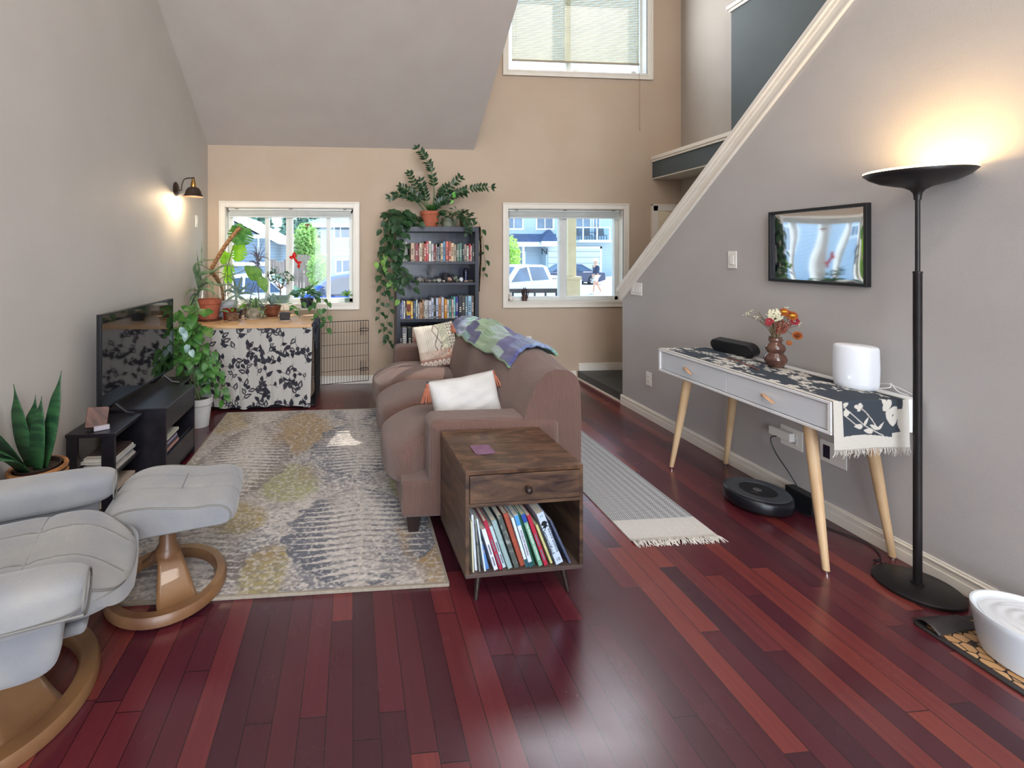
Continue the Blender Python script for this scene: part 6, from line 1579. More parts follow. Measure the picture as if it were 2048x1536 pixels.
# dracaena
t = thing('dracaena_plant', 'thin-stemmed dracaena with spiky purple-grey leaves in front of the window', 'plant', tuple(at(517,600,5.14)))
c0 = at(519, 600, 5.12); pot(t, c0.x, c0.y+.0, TZ+.002, .055, .042, .12, pm('grey plastic pot', '6a7076', rough=.5))
MB().tube(cat([at(518,600,5.12), at(516,570,5.12), at(517,530,5.12), at(517,514,5.12)], 6), .005, n=7).build('stem', pm('grey stem', '6f6a5c', rough=.8), t, smooth=True, w=True)
mb = MB()
for k in range(30):
    a = rnd.uniform(0, 2*PI); e_ = rnd.uniform(-.7, 1.2) if k > 5 else 1.3; L_ = rnd.uniform(.13, .21); z0 = 514 + (k % 5)*5; b0 = at(517, z0, 5.12)
    dx, dy, dz = math.cos(a)*math.cos(e_), -abs(math.sin(a)*math.cos(e_))*.6, math.sin(e_)
    tip = b0 + Vector((dx, dy, dz-.2*abs(math.cos(e_))))*L_; mid = b0 + Vector((dx, dy, dz+.15))*L_*.5
    strap(mb, [b0, mid, tip], lambda f: .0055*(1-f)**.7+.0004, fold=.2, up=(0,-1,.4), sub=4)
mb.build('leaves', grn('purple grey blades', '4a5062', '7d7a8c', .2), t, smooth=True, w=True, ang=180)
# second aloe on a bare stem
t = thing('candelabra_aloe', 'grey-green aloe on a bare stem in a dark purple pot behind the small brown pot', 'plant', tuple(at(472,620,4.95)))
c0 = at(472, 620, 4.93); pot(t, c0.x, c0.y, TZ+.002, .07, .055, .09, pm('dark purple pot', '3a2632', '4a3040', rough=.35))
MB().tube(cat([at(471,620,4.93), at(472,600,4.93), at(474,580,4.92)], 5), [.014]*10+[.011], n=9).build('stem', pm('pale aloe stem', '8a9484', 'a0a896', rough=.8), t, smooth=True, w=True)
mb = MB()
for pts, w_ in (([(474,585),(468,560),(458,520)],.012), ([(474,583),(482,560),(483,550)],.013), ([(475,585),(490,575),(502,564)],.014), ([(475,588),(495,586),(518,592)],.014), ([(472,587),(455,580),(440,590)],.012), ([(472,590),(455,600),(440,612)],.011), ([(474,590),(490,600),(503,612)],.012), ([(473,583),(462,570),(447,552)],.010), ([(474,585),(478,595),(492,608)],.010), ([(473,585),(465,572),(430,566)],.009)):
    px_strap(mb, [(p[0], p[1], 4.92-.05*i) for i, p in enumerate(pts)], w_)
mb.build('leaves', grn('blue grey aloe', '5a7468', '8aa092', .05), t, smooth=True, w=True, solid=.004, ang=180)
def bushy(ml, c, r, n, s, w_=.55, heart=False, zs=.6):
    for k in range(n):
        d = rv(1); d.z = abs(d.z)*.7+.1; d.normalize(); p = Vector(c) + Vector((d.x*r, d.y*r, d.z*r*zs))*rnd.uniform(.3, 1)
        hleaf(ml, p, d + Vector((0,-.2,-.2)) + rv(.2), Vector((0,-.5,.9))+rv(.3), s*rnd.uniform(.75,1.2), w_=w_, heart=heart)
# dark red mug pot
t = thing('cup_planter', 'dark red mug with handle used as a planter, behind the small brown pot', 'pot', tuple(at(461,630,4.84)))
c0 = at(459, 630, 4.80); pot(t, c0.x, c0.y, TZ+.002, .068, .055, .115, pm('dark red glaze', '6d1f1c', '7f2a24', rough=.25), rim=False)
MB().tube([(c0.x-.06-.035*math.sin(PI*k/10), c0.y-.02, TZ+.03+.065*k/10) for k in range(11)], .007, n=8).build('mug_handle', pm('dark grey handle', '3a3a44', rough=.3), t, smooth=True, w=True)
# small brown pot, lime leaves
t = thing('pothos_cutting', 'small lime-leaved cutting in a brown speckled pot at the table front', 'plant', tuple(at(467,640,4.65)))
c0 = at(465, 640, 4.66); saucer(t, c0.x, c0.y, TZ+.001, .075, pm('tan saucer', 'b39a78', 'c4ac8a', rough=.5)); pot(t, c0.x, c0.y, TZ+.008, .066, .05, .072, pm('speckled brown pot', '5c4030', '8a6a52', rough=.4, scale=30), rim=False)
ml = MB(); 
for (tx, ty, s) in ((447,620,.075),(458,610,.07),(470,606,.065),(482,612,.075),(478,620,.06),(465,616,.05),(490,607,.06)): 
    b0 = Vector((c0.x, c0.y, TZ+.075)); tp = at(tx, ty, 4.62); hleaf(ml, b0.lerp(tp, .45), tp-b0, (0,-.3,1), s, w_=.7)
ml.build('leaves', g_lite, t, smooth=True, w=True, ang=180)
# stone pot with spider plant
t = thing('spider_plant', 'variegated spider plant spilling from a carved grey stone pot', 'plant', tuple(at(508,630,4.9)))
c0 = at(507, 632, 4.86); saucer(t, c0.x, c0.y, TZ+.001, .088, pm('pale saucer', 'bdb3a3', 'cfc6b6', rough=.5)); 
mb = MB(); mb.lathe([(0,.012),(.062,.012),(.078,.04),(.082,.07),(.072,.10),(.076,.122),(.064,.122),(.06,.10)], (c0.x,c0.y,TZ), n=28, cap=False); mb.v = [(x+.005*math.sin(z*160+x*90), y+.006*math.sin(x*110), z) for x, y, z in mb.v]; mb.build('pot', pm('carved stone', '7d7666', 'a39c8a', rough=.85, scale=25, bump=.6), t, smooth=True, w=True)
mb = MB()
def arcs(mb, c, n, r, w_, up_=.10, dn=.0, squash=.7):
    for k in range(n):
        a = rnd.uniform(0, 2*PI); rr2 = r*rnd.uniform(.5, 1.1); h = up_*rnd.uniform(.6, 1.3); c = Vector(c)
        d = Vector((math.cos(a), math.sin(a)*squash, 0)); strap(mb, [c, c+d*rr2*.4+Vector((0,0,h)), c+d*rr2+Vector((0,0,h*.4-dn*rnd.random()))], lambda f: w_*(1-f**2)+.0006, fold=.35, up=(0,0,1), sub=5)
arcs(mb, (c0.x, c0.y, TZ+.11), 46, .15, .0065, .09, .06)
mb.build('leaves', g_var, t, smooth=True, w=True, ang=180)
ml = MB(); bushy(ml, (c0.x-.04, c0.y-.02, TZ+.11), .09, 26, .042); ml.build('small_leaves', g_lite, t, smooth=True, w=True, ang=180)
# brown oval pot
t = thing('spider_plant', 'silvery striped plant in a wide brown glazed pot right of the stone pot', 'plant', tuple(at(543,625,5.0)))
c0 = at(544, 627, 4.96); saucer(t, c0.x, c0.y, TZ+.001, .10, pm('tan saucer', 'b39a78')); pot(t, c0.x, c0.y, TZ+.008, .098, .062, .118, pm('brown red glaze', '5a3022', '834c36', rough=.25, scale=14), rim=False)
mb = MB(); arcs(mb, (c0.x, c0.y, TZ+.12), 54, .15, .0055, .11, .03); mb.build('leaves', g_silver, t, smooth=True, w=True, ang=180)
mb = MB(); strap(mb, [(c0.x-.03,c0.y-.08,TZ+.12),(c0.x-.06,c0.y-.14,TZ+.08),(c0.x-.07,c0.y-.15,TZ+.01)], .003, sub=5)
for k in range(18): hleaf(mb, (c0.x-.075+rnd.uniform(-.03,.03), c0.y-.14+rnd.uniform(-.01,.03), TZ+.02+rnd.uniform(0,.09)), rv(1), (0,-1,.5), .03, w_=.4, heart=False)
mb.build('trailing_shoots', g_var, t, smooth=True, w=True, ang=180)
# jade on the sill
t = thing('jade_plant', 'small branching jade tree in an oval grey-green bonsai pot on the window sill', 'plant', (0,0,0))
c0 = at(561, 603, 5.272); t.location = c0; zs_ = .904
pot(t, c0.x, 5.270, zs_, .105, .085, .085, pm('grey green bonsai glaze', '56706a', '6d857e', rough=.35), rim=True, sy=.36)
mb = MB(); top_ = [(540,548),(548,540),(556,552),(572,548),(582,556),(570,562),(545,562)]
j0 = Vector((c0.x, 5.26, zs_+.07)); j1 = at(561,578,5.24); mb.tube([j0, j1], [.008,.0065], n=7)
for (px, py) in top_: mb.tube(bez(j1, at((561+px)/2+(px-561)*.1, (578+py)/2+3, 5.22), at(px, py, 5.20), 6), [.0055,.005,.0045,.004,.0035,.003,.0025], n=6)
mb.build('trunk', pm('jade bark', '7a5a44', '8f6c54', rough=.8), t, smooth=True, w=True)
ml = MB()
for (px, py) in top_:
    for k in range(17): p = at(px, py, 5.20) + rv(.032); ml.ball(p, .0125, 6, 4, (1,.8,.35), rot=(rnd.uniform(0,3), rnd.uniform(0,3), rnd.uniform(0,3)))
ml.build('leaves', g_jade, t, smooth=True, w=True)
# trailing pothos in a dark pot on a small clear riser
c0 = at(614, 606, 5.05); o = MB().bb(c0.x-.085, c0.x+.085, 4.985, 5.115, TZ+.088, TZ+.094)
for sx in (-1, 1): o.bb(c0.x+sx*.08-.003, c0.x+sx*.08+.003, 4.985, 5.115, TZ+.001, TZ+.088)
tag(o.build('plant_riser', pm('clear acrylic', 'b8c8c4', rough=.15, trans=.6)), 'small clear acrylic riser under the dark potted pothos', 'stand')
t = thing('pothos_plant', 'bushy pothos in a small dark pot at the right end of the plant table', 'plant', (c0.x, 5.05, TZ+.094))
pot(t, c0.x, 5.05, TZ+.095, .074, .058, .095, pm('near black pot', '1c2026', '262b33', rough=.4), rim=False)
ml, ms = MB(), MB(); bushy(ml, (c0.x, 5.03, TZ+.20), .15, 60, .062, w_=.75, heart=True, zs=.8)
vine(ms, ml, [(c0.x+.03,5.0,TZ+.20),at(650,600,4.92),at(655,625,4.85),at(650,650,4.8),at(655,662,4.8)], .055, .08, .06)
vine(ms, ml, [(c0.x,4.98,TZ+.20),at(592,612,4.9),at(586,625,4.85)], .05, .07, .06); vine(ms, ml, [(c0.x+.02,4.98,TZ+.20),at(632,615,4.85),at(640,635,4.75),at(628,636,4.7)], .06, .085, .05)
vine(ms, ml, [(c0.x+.03,5.0,TZ+.22),at(640,590,5.0),at(648,605,4.95)], .05, .07, .05)
for k in range(8): ms.tube([(c0.x, 5.04, TZ+.17), Vector((c0.x, 5.02, TZ+.23))+rv(.06)], .002, n=4)
ms.build('vines', pm('vine stems', '4a5a36'), t, smooth=True, w=True); ml.build('leaves', g_mid, t, smooth=True, w=True, ang=180)
# small square pot with a seedling
t = thing('seedling_plant', 'single-stem seedling with long leaves in a small square black pot', 'plant', tuple(at(570,640,4.68)))
c0 = at(570, 640, 4.68); saucer(t, c0.x, c0.y, TZ+.001, .062, pm('pale saucer', 'bdb3a3')); a, b_ = .05, .04
MB().add([(c0.x+sx*q, c0.y+sy*q, z) for q, z in ((b_, TZ+.006), (a, TZ+.082), (a-.005, TZ+.082), (a-.008, TZ+.07)) for sx, sy in ((-1,-1),(1,-1),(1,1),(-1,1))],
   [(3,2,1,0)] + [(r*4+k, r*4+(k+1) % 4, r*4+4+(k+1) % 4, r*4+4+k) for r in range(3) for k in range(4)] + [(12,13,14,15)]).build('pot', pm('matte black pot', '26262b', '303036', rough=.5), t, w=True)
MB().tube([(c0.x, c0.y, TZ+.07), at(566, 610, 4.68)], .002, n=5).build('stem', g_mid, t, w=True)
ml = MB(); p0 = at(566, 610, 4.68)
for (tx, ty, s) in ((600,619,.13),(556,598,.06),(575,598,.06),(585,606,.08),(553,608,.06)): hleaf(ml, p0.lerp(at(tx,ty,4.66), .3), at(tx,ty,4.66)-p0, (0,-.4,1), s, w_=.3, heart=False, droop=.05)
ml.build('leaves', g_lite, t, smooth=True, w=True, ang=180)
# glass with a cutting on the sill
t = thing('bud_vase', 'small clear glass of water with a bright green cutting on the right sill', 'vase', (-.062, 5.275, .904))
MB().lathe([(0,0),(.022,0),(.030,.02),(.028,.045),(.018,.06),(.022,.07),(.020,.07),(.016,.06),(.025,.044),(.026,.02),(.018,.005),(0,.005)], n=24, cap=False).build('glass_body', glass('clear glass', (.9,.96,.95)), t, smooth=True)
ml = MB(); 
for k in range(16): a = k*2.4; hleaf(ml, (0,0,.07), (math.cos(a)*.9, math.sin(a)*.5-.2, .3+.9*(k % 4)/4), (0,-.3,1), .085, w_=.24, heart=False, droop=.3)
ml.build('green_cutting', g_lite, t, smooth=True, ang=180)
# red hanging ornament and little brown mushroom
def hang(name, label, p, cat_): return thing(name, label, cat_, p)
p = at(594, 520, 5.16); t = hang('hanging_bird', 'red glass bird ornament hanging in the left window', tuple(p), 'ornament')
redg = pm('bright red glass', 'd8151a', 'e82a22', rough=.2, transl=.4)
mb = MB(); mb.tube(cat([at(588,515,5.16), at(593,522,5.16), at(599,530,5.16)], 5), [.008,.011,.013,.014,.015,.015,.014,.012,.010,.008,.006], n=8); mb.build('body', redg, t, smooth=True, w=True)
for (a_, b2, s) in (((590,516),(587.5,505),.022), ((588,516),(579,514),.02), ((597,526),(603,524),.03), ((598,528),(597,536),.022)):
    mb = MB(); A, B = at(*a_, 5.158), at(*b2, 5.15); hleaf(mb, A, B-A, (0,-1,.2), (B-A).length*1.1, w_=.7, heart=False); mb.build('wing', redg, t, smooth=True, w=True, solid=.002)
MB().tube([at(590,515,5.16), (p.x, 5.16, 1.93)], .0008, n=4).build('thread', pm('thread', '8a8a88'), t, w=True)
t = hang('hanging_mushroom', 'tiny brown mushroom-shaped ornament hanging in the left window', tuple(at(615,452,5.16)), 'ornament')
MB().lathe([(0,.018),(.02,.01),(.036,-.006),(.02,-.004),(.006,-.006),(.005,-.04),(0,-.042)], tuple(at(615,450,5.16)), n=20, cap=False).build('cap', pm('brown mushroom', '8a5f48', 'a87a5c', rough=.6), t, smooth=True, w=True)
MB().tube([at(615,447,5.16), (at(615,447,5.16).x, 5.16, 1.93)], .0007, n=4).build('thread', pm('thread', '8a8a88'), t, w=True)
# right sill: cup of brushes and a small white figure
c0 = at(1049, 604, 5.272); t = thing('pencil_cup', 'dark brown cup full of twisted dark pods standing on the right window sill', 'cup', (c0.x, 5.272, .904))
MB().lathe([(0,0),(.03,0),(.031,.07),(.027,.07),(.026,.01)], n=24, cap=False).build('cup', pm('dark brown cup', '3a2622', '5a3c34', rough=.4), t, smooth=True, ang=40)
mb = MB()
for k in range(11): a = k*2.4; r = .012+.008*(k % 3); mb.tube(cat([(r*math.cos(a), r*math.sin(a), .02), (r*1.4*math.cos(a+.3), r*math.sin(a), .08), (r*2.0*math.cos(a), r*1.2*math.sin(a), .115+.014*(k % 4))], 4), .0055, n=6)
mb.build('pods', pm('dark pods', '2c1c1a', '4a2f2a', rough=.6), t, smooth=True)
c0 = at(1019, 605, 5.262); t = thing('white_figurine', 'small white animal figurine at the left end of the right window sill', 'figurine', (1.80+.035, 5.262, .904))
wf = pm('white porcelain', 'dcd8ce', 'e6e2d8', rough=.3)
mb = MB(); mb.ball((0,0,.03), .03, 14, 10, (1.1,.8,1)); mb.ball((-.012,0,.074), .020, 12, 8); mb.ball((-.028,-.0,.07), .009, 8, 6); mb.lathe([(0,0),(.007,.0),(.002,.02),(0,.024)], (-.02,.0,.088), n=8); mb.lathe([(0,0),(.007,.0),(.002,.02),(0,.024)], (-.004,.0,.090), n=8)
mb.build('figure_body', wf, t, smooth=True); MB().ball((-.03,-.014,.026), .007, 8, 6).build('dark_spot', pm('dark spot', '3a2c24'), t, smooth=True)

# ---- pothos in a white pot behind the television
t = thing('pothos_plant', 'tall bushy pothos in a white pot on the floor behind the television', 'plant', (-1.33, 4.08, 0))
pot(t, -1.29, 4.06, 0, .105, .075, .24, pm('white pot paint', 'cfd1d2', 'dadcdc', rough=.4))
mb = MB(); 
for k in range(6): mb.tube(cat([(-1.29+rnd.uniform(-.05,.05), 4.06+rnd.uniform(-.05,.05), .2), (-1.36+rnd.uniform(-.1,.06), 4.08, .5), (-1.38+rnd.uniform(-.1,.12), 4.08+rnd.uniform(-.06,.06), .86)], 5), .006, n=6)
ml = MB()
for k in range(70): p = Vector((rnd.uniform(-1.50,-1.26), rnd.uniform(3.92,4.22), rnd.uniform(.58,1.0))); hleaf(ml, p, (rnd.uniform(-.6,.7),-.5,rnd.uniform(-.6,.3)), Vector((.2,-.8,.6))+rv(.3), rnd.uniform(.07,.12), w_=.8)
for k in range(46): p = Vector((rnd.uniform(-1.48,-1.20), rnd.uniform(3.95,4.22), rnd.uniform(.30,.62))); hleaf(ml, p, (rnd.uniform(-.6,.7),-.4,-.6), Vector((.2,-.8,.5))+rv(.3), rnd.uniform(.05,.085), w_=.75)
for pts in ([(-1.24,4.05,.55),at(418,700,4.05),at(430,720,4.1),at(438,752,4.15),at(445,785,4.2),at(452,800,4.22)], [(-1.25,4.05,.5),at(410,712,4.0),at(418,745,4.05),at(428,775,4.1)], [(-1.25,4.0,.6),at(405,690,3.98),at(415,715,4.0),at(425,735,4.05),at(440,730,4.1)]): vine(mb, ml, pts, .055, .08, .038)
mb.build('stems', pm('vine stems', '4a5a36'), t, smooth=True, w=True); ml.build('leaves', grn('fresh pothos leaves', '34652f', '5c9440', .25), t, smooth=True, w=True, ang=180)
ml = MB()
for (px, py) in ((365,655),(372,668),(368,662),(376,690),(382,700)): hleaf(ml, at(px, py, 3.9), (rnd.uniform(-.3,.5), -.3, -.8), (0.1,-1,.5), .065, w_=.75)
plabel(ml.build('sheen_leaves', pm('pale glossy leaves', '6f9088', '93ada8', rough=.25), t, smooth=True, w=True, ang=180), 'pale glossy leaves with light sheen painted in')  # the paleness is light sheen put into the leaf colour
# ------------------------------------------------------------------ outside: street, houses, cars
GZ = -.55
def X(px, Y): return at(px, 508, Y).x
def Z(py, Y, px=1100): return at(px, py, Y).z
o = MB().bb(-60, 90, YB+.17, 110, GZ-.1, GZ).build('ground', pm('sunlit pale pavement', 'a9a8a4', 'b9b8b2', rough=.85, scale=.8)); struct(o)
o = MB().bb(-8, 1.2, YB+.2, 8.2, GZ, GZ+.03).build('lawn', pm('lawn grass', '4c6b34', '6a8a48', rough=.9, scale=12)); tag(o, 'green lawn strip outside below the left window', 'lawn', kind='stuff')
cream_m = pm('cream porch paint', 'cdc3a0', 'd6cdae', rough=.6)
# porch
o = MB().bb(1.3, 6.2, YB+.17, 7.0, -.16, -.06).build('porch_deck', pm('porch boards', '6d6a66', '7a7772', rough=.7)); tag(o, 'grey porch deck outside the right window', 'porch'); 
o = MB().bb(1.3, 6.2, YB+.17, 7.3, 2.72, 2.9).build('porch_roof', pm('white porch soffit', 'c9cac8', rough=.7)); tag(o, 'flat porch roof with pale soffit outside above the right window', 'roof')
o = MB().bb(1.3, 6.2, YB+.18, 6.95, GZ, -.16).build('porch_skirting', pm('porch skirt', '8f8f8c')); tag(o, 'grey skirt under the porch deck', 'base')
cx = X(1141, 6.86); t = thing('porch_column', 'cream square porch column with wider panelled base outside the right window', 'column', (cx, 6.86, -.06))
MB().bb(-.063,.063,-.063,.063,1.17,2.78).build('shaft', cream_m, t, bevel=.006)
b_ = MB().bb(-.105,.105,-.105,.105,0,1.12).bb(-.12,.12,-.12,.12,1.12,1.17).bb(-.12,.12,-.12,.12,0,.08).build('base', cream_m, t, bevel=.006)
MB().bb(-.04,.04,-.11,-.104,.15,.86).build('recessed_panel', pm('grey column panel', '7d7f84', rough=.6), b_)
t = thing('porch_railing', 'dark metal porch railing with thin balusters outside the right window', 'railing', (2.5, 6.86, -.06)); rm = pm('dark grey railing', '4a4d52', rough=.5)
xa, xb = 1.34, cx-.11
MB().bb(xa, xb, 6.83, 6.89, .86, .925).build('top_rail', rm, t, w=True); MB().bb(xa, xb, 6.845, 6.875, .03, .07).build('bottom_rail', rm, t, w=True)
x = xa+.06
while x < xb-.03: MB().bb(x-.011, x+.011, 6.85, 6.872, .07, .86).build('baluster', rm, t, w=True); x += .17

# houses
sid_b = siding('light blue lap siding', 'a8bccb', .16); sid_g = siding('blue grey lap siding', '7f93a8', .16); sid_l = siding('pale blue lap siding', 'b4c6d0', .16)
trimw = pm('white house trim', 'dde1e2', rough=.6); wglass = pm('dark reflecting house glass', '4a6076', '6d8598', rough=.12, scale=.7, spec=.8)
shing = pm('dark blue-grey shingles', '3c4a66', '4d5b76', rough=.85, scale=3, stretch=(1,1,6)); gdoor = siding('white garage door panels', 'c9d3da', .55)
def hwin(par, x0, x1, z0, z1, Y, k=.14, mull=(.5,), lbl=None):
    f = MB(); f.bb(x0-k, x1+k, Y-.06, Y, z1, z1+k); f.bb(x0-k, x1+k, Y-.06, Y, z0-k, z0); f.bb(x0-k, x0, Y-.06, Y, z0, z1); f.bb(x1, x1+k, Y-.06, Y, z0, z1)
    for m_ in mull: xm = x0+(x1-x0)*m_; f.bb(xm-.04, xm+.04, Y-.05, Y, z0, z1)
    f = f.build('window', trimw, par, w=True); MB().bb(x0, x1, Y-.02, Y-.003, z0, z1).build('pane', wglass, f, w=True)
    return f
Yh = 42.0
t = thing('house', 'pale blue two-storey house across the street with garage, porch and balcony', 'house', (X(1110, Yh), Yh, GZ))
x0, x1, xm = X(985, Yh), X(1262, Yh), X(1150, Yh)
MB().bb(x0, x1, Yh, Yh+9, GZ, 8.6).build('walls', sid_b, t, w=True)
mb = MB(); mb.add([(x0-.5, Yh-.6, 8.5), (x1+.5, Yh-.6, 8.5), (x1+.5, Yh+10, 8.5), (x0-.5, Yh+10, 8.5), ((x0+x1)/2-3, Yh+4.5, 11.5), ((x0+x1)/2+3, Yh+4.5, 11.5)], [(0,1,5,4),(1,2,5),(2,3,4,5),(3,0,4),(3,2,1,0)]); mb.build('roof', shing, t, w=True)
for a, b_ in ((1011,1044),(1074,1105)): hwin(t, X(a,Yh), X(b_,Yh), Z(457,Yh), Z(436,Yh), Yh)
for a, b_ in ((1151,1180),(1187,1198)): hwin(t, X(a,Yh), X(b_,Yh), Z(470,Yh), Z(433,Yh), Yh, k=.08)
MB().bb(X(1168,Yh), X(1222,Yh), Yh-.001, Yh, 0, 0.01).build('sill_line', trimw, t, w=True) if False else None
# porch roof over the door and garage
mb = MB(); Yp = Yh-1.6; za, zb = Z(484,Yp), Z(468,Yh)
mb.add([(X(1014,Yp), Yp, za), (X(1112,Yp), Yp, za), (X(1112,Yh), Yh, zb), (X(1014,Yh), Yh, zb), (X(1014,Yp), Yp, za-.05), (X(1112,Yp), Yp, za-.05)], [(0,1,2,3),(0,4,5,1),(0,3,4),(1,5,2)])
mb.add([(X(1078,Yp), Yp-.5, za+.02), (X(1115,Yp), Yp-.5, za+.02), (X(1100,Yh), Yh, zb+.45), (X(1096,Yh), Yh, zb+.45), (X(1078,Yp), Yh, za)], [(0,1,2,3),(0,3,4)])
mb.build('porch_roof', shing, t, w=True)
MB().bb(X(1014,Yp), X(1112,Yp), Yp-.1, Yp, za-.42, za).bb(X(1078,Yp), X(1115,Yp), Yp-.6, Yp-.5, za-.4, za+.05).build('fascia', trimw, t, w=True)
MB().bb(X(1083,Yh), X(1116,Yh), Yh-1.0, Yh, GZ, za-.4).build('garage_bay', sid_l, t, w=True)
MB().bb(X(1096,Yh-1), X(1114,Yh-1), Yh-1.06, Yh-1.0, GZ, Z(494,Yh)).build('small_garage_door', gdoor, t, w=True)
hwin(t, X(1040,Yh), X(1048,Yh), Z(528,Yh), Z(506,Yh), Yh, mull=())
MB().bb(X(1034,Yh), X(1037,Yh), Yh-1.5, Yh-1.3, GZ, za-.4).build('porch_post', trimw, t, w=True)
gb = MB().bb(X(1151,Yh), X(1199,Yh), Yh-.09, Yh-.01, GZ, Z(497,Yh)).build('garage_door', gdoor, t, w=True)
MB().bb(X(1199,Yh), X(1202.5,Yh), Yh-.12, Yh-.01, GZ, Z(493,Yh)).bb(X(1145,Yh), X(1202.5,Yh), Yh-.12, Yh-.01, Z(497,Yh), Z(493,Yh)).build('garage_trim', trimw, t, w=True)
dk = MB().bb(X(1140,Yh), X(1221,Yh), Yh-1.8, Yh, Z(484,Yh-1.8), Z(479.5,Yh-1.8)).build('balcony_deck', trimw, t, w=True)
mb = MB(); Yb = Yh-1.75
for px in (1147, 1166, 1194, 1219): mb.bb(X(px,Yb)-.05, X(px,Yb)+.05, Yb-.05, Yb+.05, Z(480,Yb), Z(454,Yb))
mb.bb(X(1147,Yb), X(1219,Yb), Yb-.05, Yb+.05, Z(455.5,Yb), Z(453.5,Yb)); mb.build('balcony_rail', trimw, t, w=True)
MB().bb(X(1148,Yb), X(1218,Yb), Yb-.01, Yb+.01, Z(479,Yb), Z(456,Yb)).build('balcony_glass', glass('balcony glass', (.8,.88,.92)), t, w=True)
# number on the garage bay
text('N', .8, Matrix.Translation((X(1087.5,Yh-1), Yh-1.14, Z(503.5,Yh-1))) @ Euler((R(90),0,0)).to_matrix().to_4x4(), pm('black house sign', '22262c'), None, 'house_number', ext=.03)
nb = bpy.data.objects['house_number']; nb.parent = t; nb.matrix_parent_inverse = rootmat(t).inverted()
# things on the balcony
dkm = pm('dark patio furniture', '39434f', rough=.6)
for i, px in enumerate((1155, 1176, 1205)):
    xx = X(px, Yh-.9); z0 = Z(479.5, Yh-1.8)+.005; t2 = thing('patio_chair', ['dark patio chair at the left end of the balcony across the street', 'dark patio chair in the middle of the balcony across the street', 'dark patio chair at the right end of the balcony across the street'][i], 'chair', (xx, Yh-.9, z0), group='balcony chairs')
    MB().bb(-.28,.28,-.28,.28,.40,.46).build('seat', dkm, t2); MB().box((0,.26,.75), (.54,.05,.65), rx=R(-10)).build('backrest', dkm, t2)
    for sx in (-.25,.25):
        for sy in (-.25,.25): MB().bb(sx-.025, sx+.025, sy-.025, sy+.025, 0, .40).build('leg', dkm, t2)
t2 = thing('patio_table', 'round patio table on the balcony across the street', 'table', (X(1190,Yh-1.0), Yh-1.0, Z(479.5, Yh-1.8)+.005)); MB().lathe([(0,.70),(.45,.70),(.45,.74),(0,.74)], n=20).build('tabletop', dkm, t2); MB().lathe([(.05,0),(.05,.70)], n=10).build('pedestal', dkm, t2)

Y2 = 36.0
t = thing('house', 'light blue two-storey house seen through the right pane of the left window', 'house', (X(675, Y2), Y2, GZ))
xa, xb = X(641,Y2), X(760,Y2); zt = Z(443,Y2,650)
MB().bb(xa, xb, Y2, Y2+9, GZ, zt).build('walls', sid_l, t, w=True)
mb = MB(); mb.add([(xa-1.3, Y2-.9, zt-.3), (xb, Y2-.9, zt-.3), (xb, Y2+9, zt), (xa-1.3, Y2+9, zt), (xa+5.5, Y2+4, zt+2.8), (xb, Y2+4, zt+2.8)], [(0,1,5,4),(1,2,5),(2,3,4,5),(3,0,4),(3,2,1,0)]); mb.build('roof', pm('pale violet shingles', '77809c', '8b93ac', rough=.85, scale=4), t, w=True)
MB().bb(xa-1.3, xb, Y2-.98, Y2-.9, zt-.5, zt-.2).build('fascia', trimw, t, w=True)
MB().bb(xa, xb, Y2-.04, Y2, Z(511,Y2,650), Z(506,Y2,650)).build('trim_band', trimw, t, w=True)
hwin(t, X(670,Y2), X(704,Y2), Z(475,Y2,680), Z(453,Y2,680), Y2, mull=(.32,)); hwin(t, X(673,Y2), X(706,Y2), Z(545,Y2,680), Z(521,Y2,680), Y2, mull=(.35,))
Y3 = 24.0
t = thing('house', 'grey-blue gabled house at the left of the view through the left window', 'house', (X(500, Y3), Y3, GZ))
xl, xr = X(425,Y3), X(560,Y3); xp = X(452,Y3); zr_ = Z(425,Y3,455)-.0; ze = Z(478,Y3,560)
MB().prism([(xl, GZ), (xr-.5, GZ), (xr-.5, ze-.1), (xp, zr_-.3), (xl, zr_-1.2)], 0, 7, Matrix(((1,0,0,0),(0,0,1,Y3),(0,1,0,0),(0,0,0,1)))).build('walls', sid_g, t, w=True)
def slab(p, q, th, y0, y1): 
    return MB().prism([p, q, (q[0], q[1]+th), (p[0], p[1]+th)], y0, y1, Matrix(((1,0,0,0),(0,0,1,0),(0,1,0,0),(0,0,0,1))))
slab((xp, zr_-.15), (xr, ze-.25), .28, Y3-.7, Y3+7.5).build('roof', trimw, t, w=True)
slab((xp-4, zr_-1.4), (xp, zr_-.15), .28, Y3-.7, Y3+9.5).build('roof', trimw, t, w=True)
MB().bb(xl, xr-.5, Y3-.06, Y3, Z(472,Y3,480)-.12, Z(472,Y3,480)+.08).bb(X(516,Y3), X(519,Y3), Y3-.07, Y3, GZ, Z(472,Y3,500)).build('trim_band', trimw, t, w=True)
MB().bb(xl, xr-.5, Y3-.05, Y3, Z(528,Y3,480)-.1, Z(528,Y3,480)+.1).build('lower_trim', trimw, t, w=True)
Y4 = 33.0
t = thing('house', 'small pale house with a hipped roof behind the grey-blue gabled house', 'house', (X(560,Y4), Y4, GZ))
MB().bb(X(540,Y4), X(585,Y4), Y4, Y4+6, GZ, Z(488,Y4,560)).build('walls', sid_l, t, w=True)
mb = MB(); z0, z1 = Z(490,Y4,560), Z(462,Y4,560); a, b_ = X(535,Y4), X(590,Y4); mb.add([(a,Y4-.5,z0),(b_,Y4-.5,z0),(b_,Y4+6,z0),(a,Y4+6,z0),(a+1.2,Y4+3,z1)], [(0,1,4),(1,2,4),(2,3,4),(3,0,4),(3,2,1,0)]); mb.build('roof', pm('pale grey shingles', '9aa6b4', 'aab5c0', rough=.8), t, w=True)
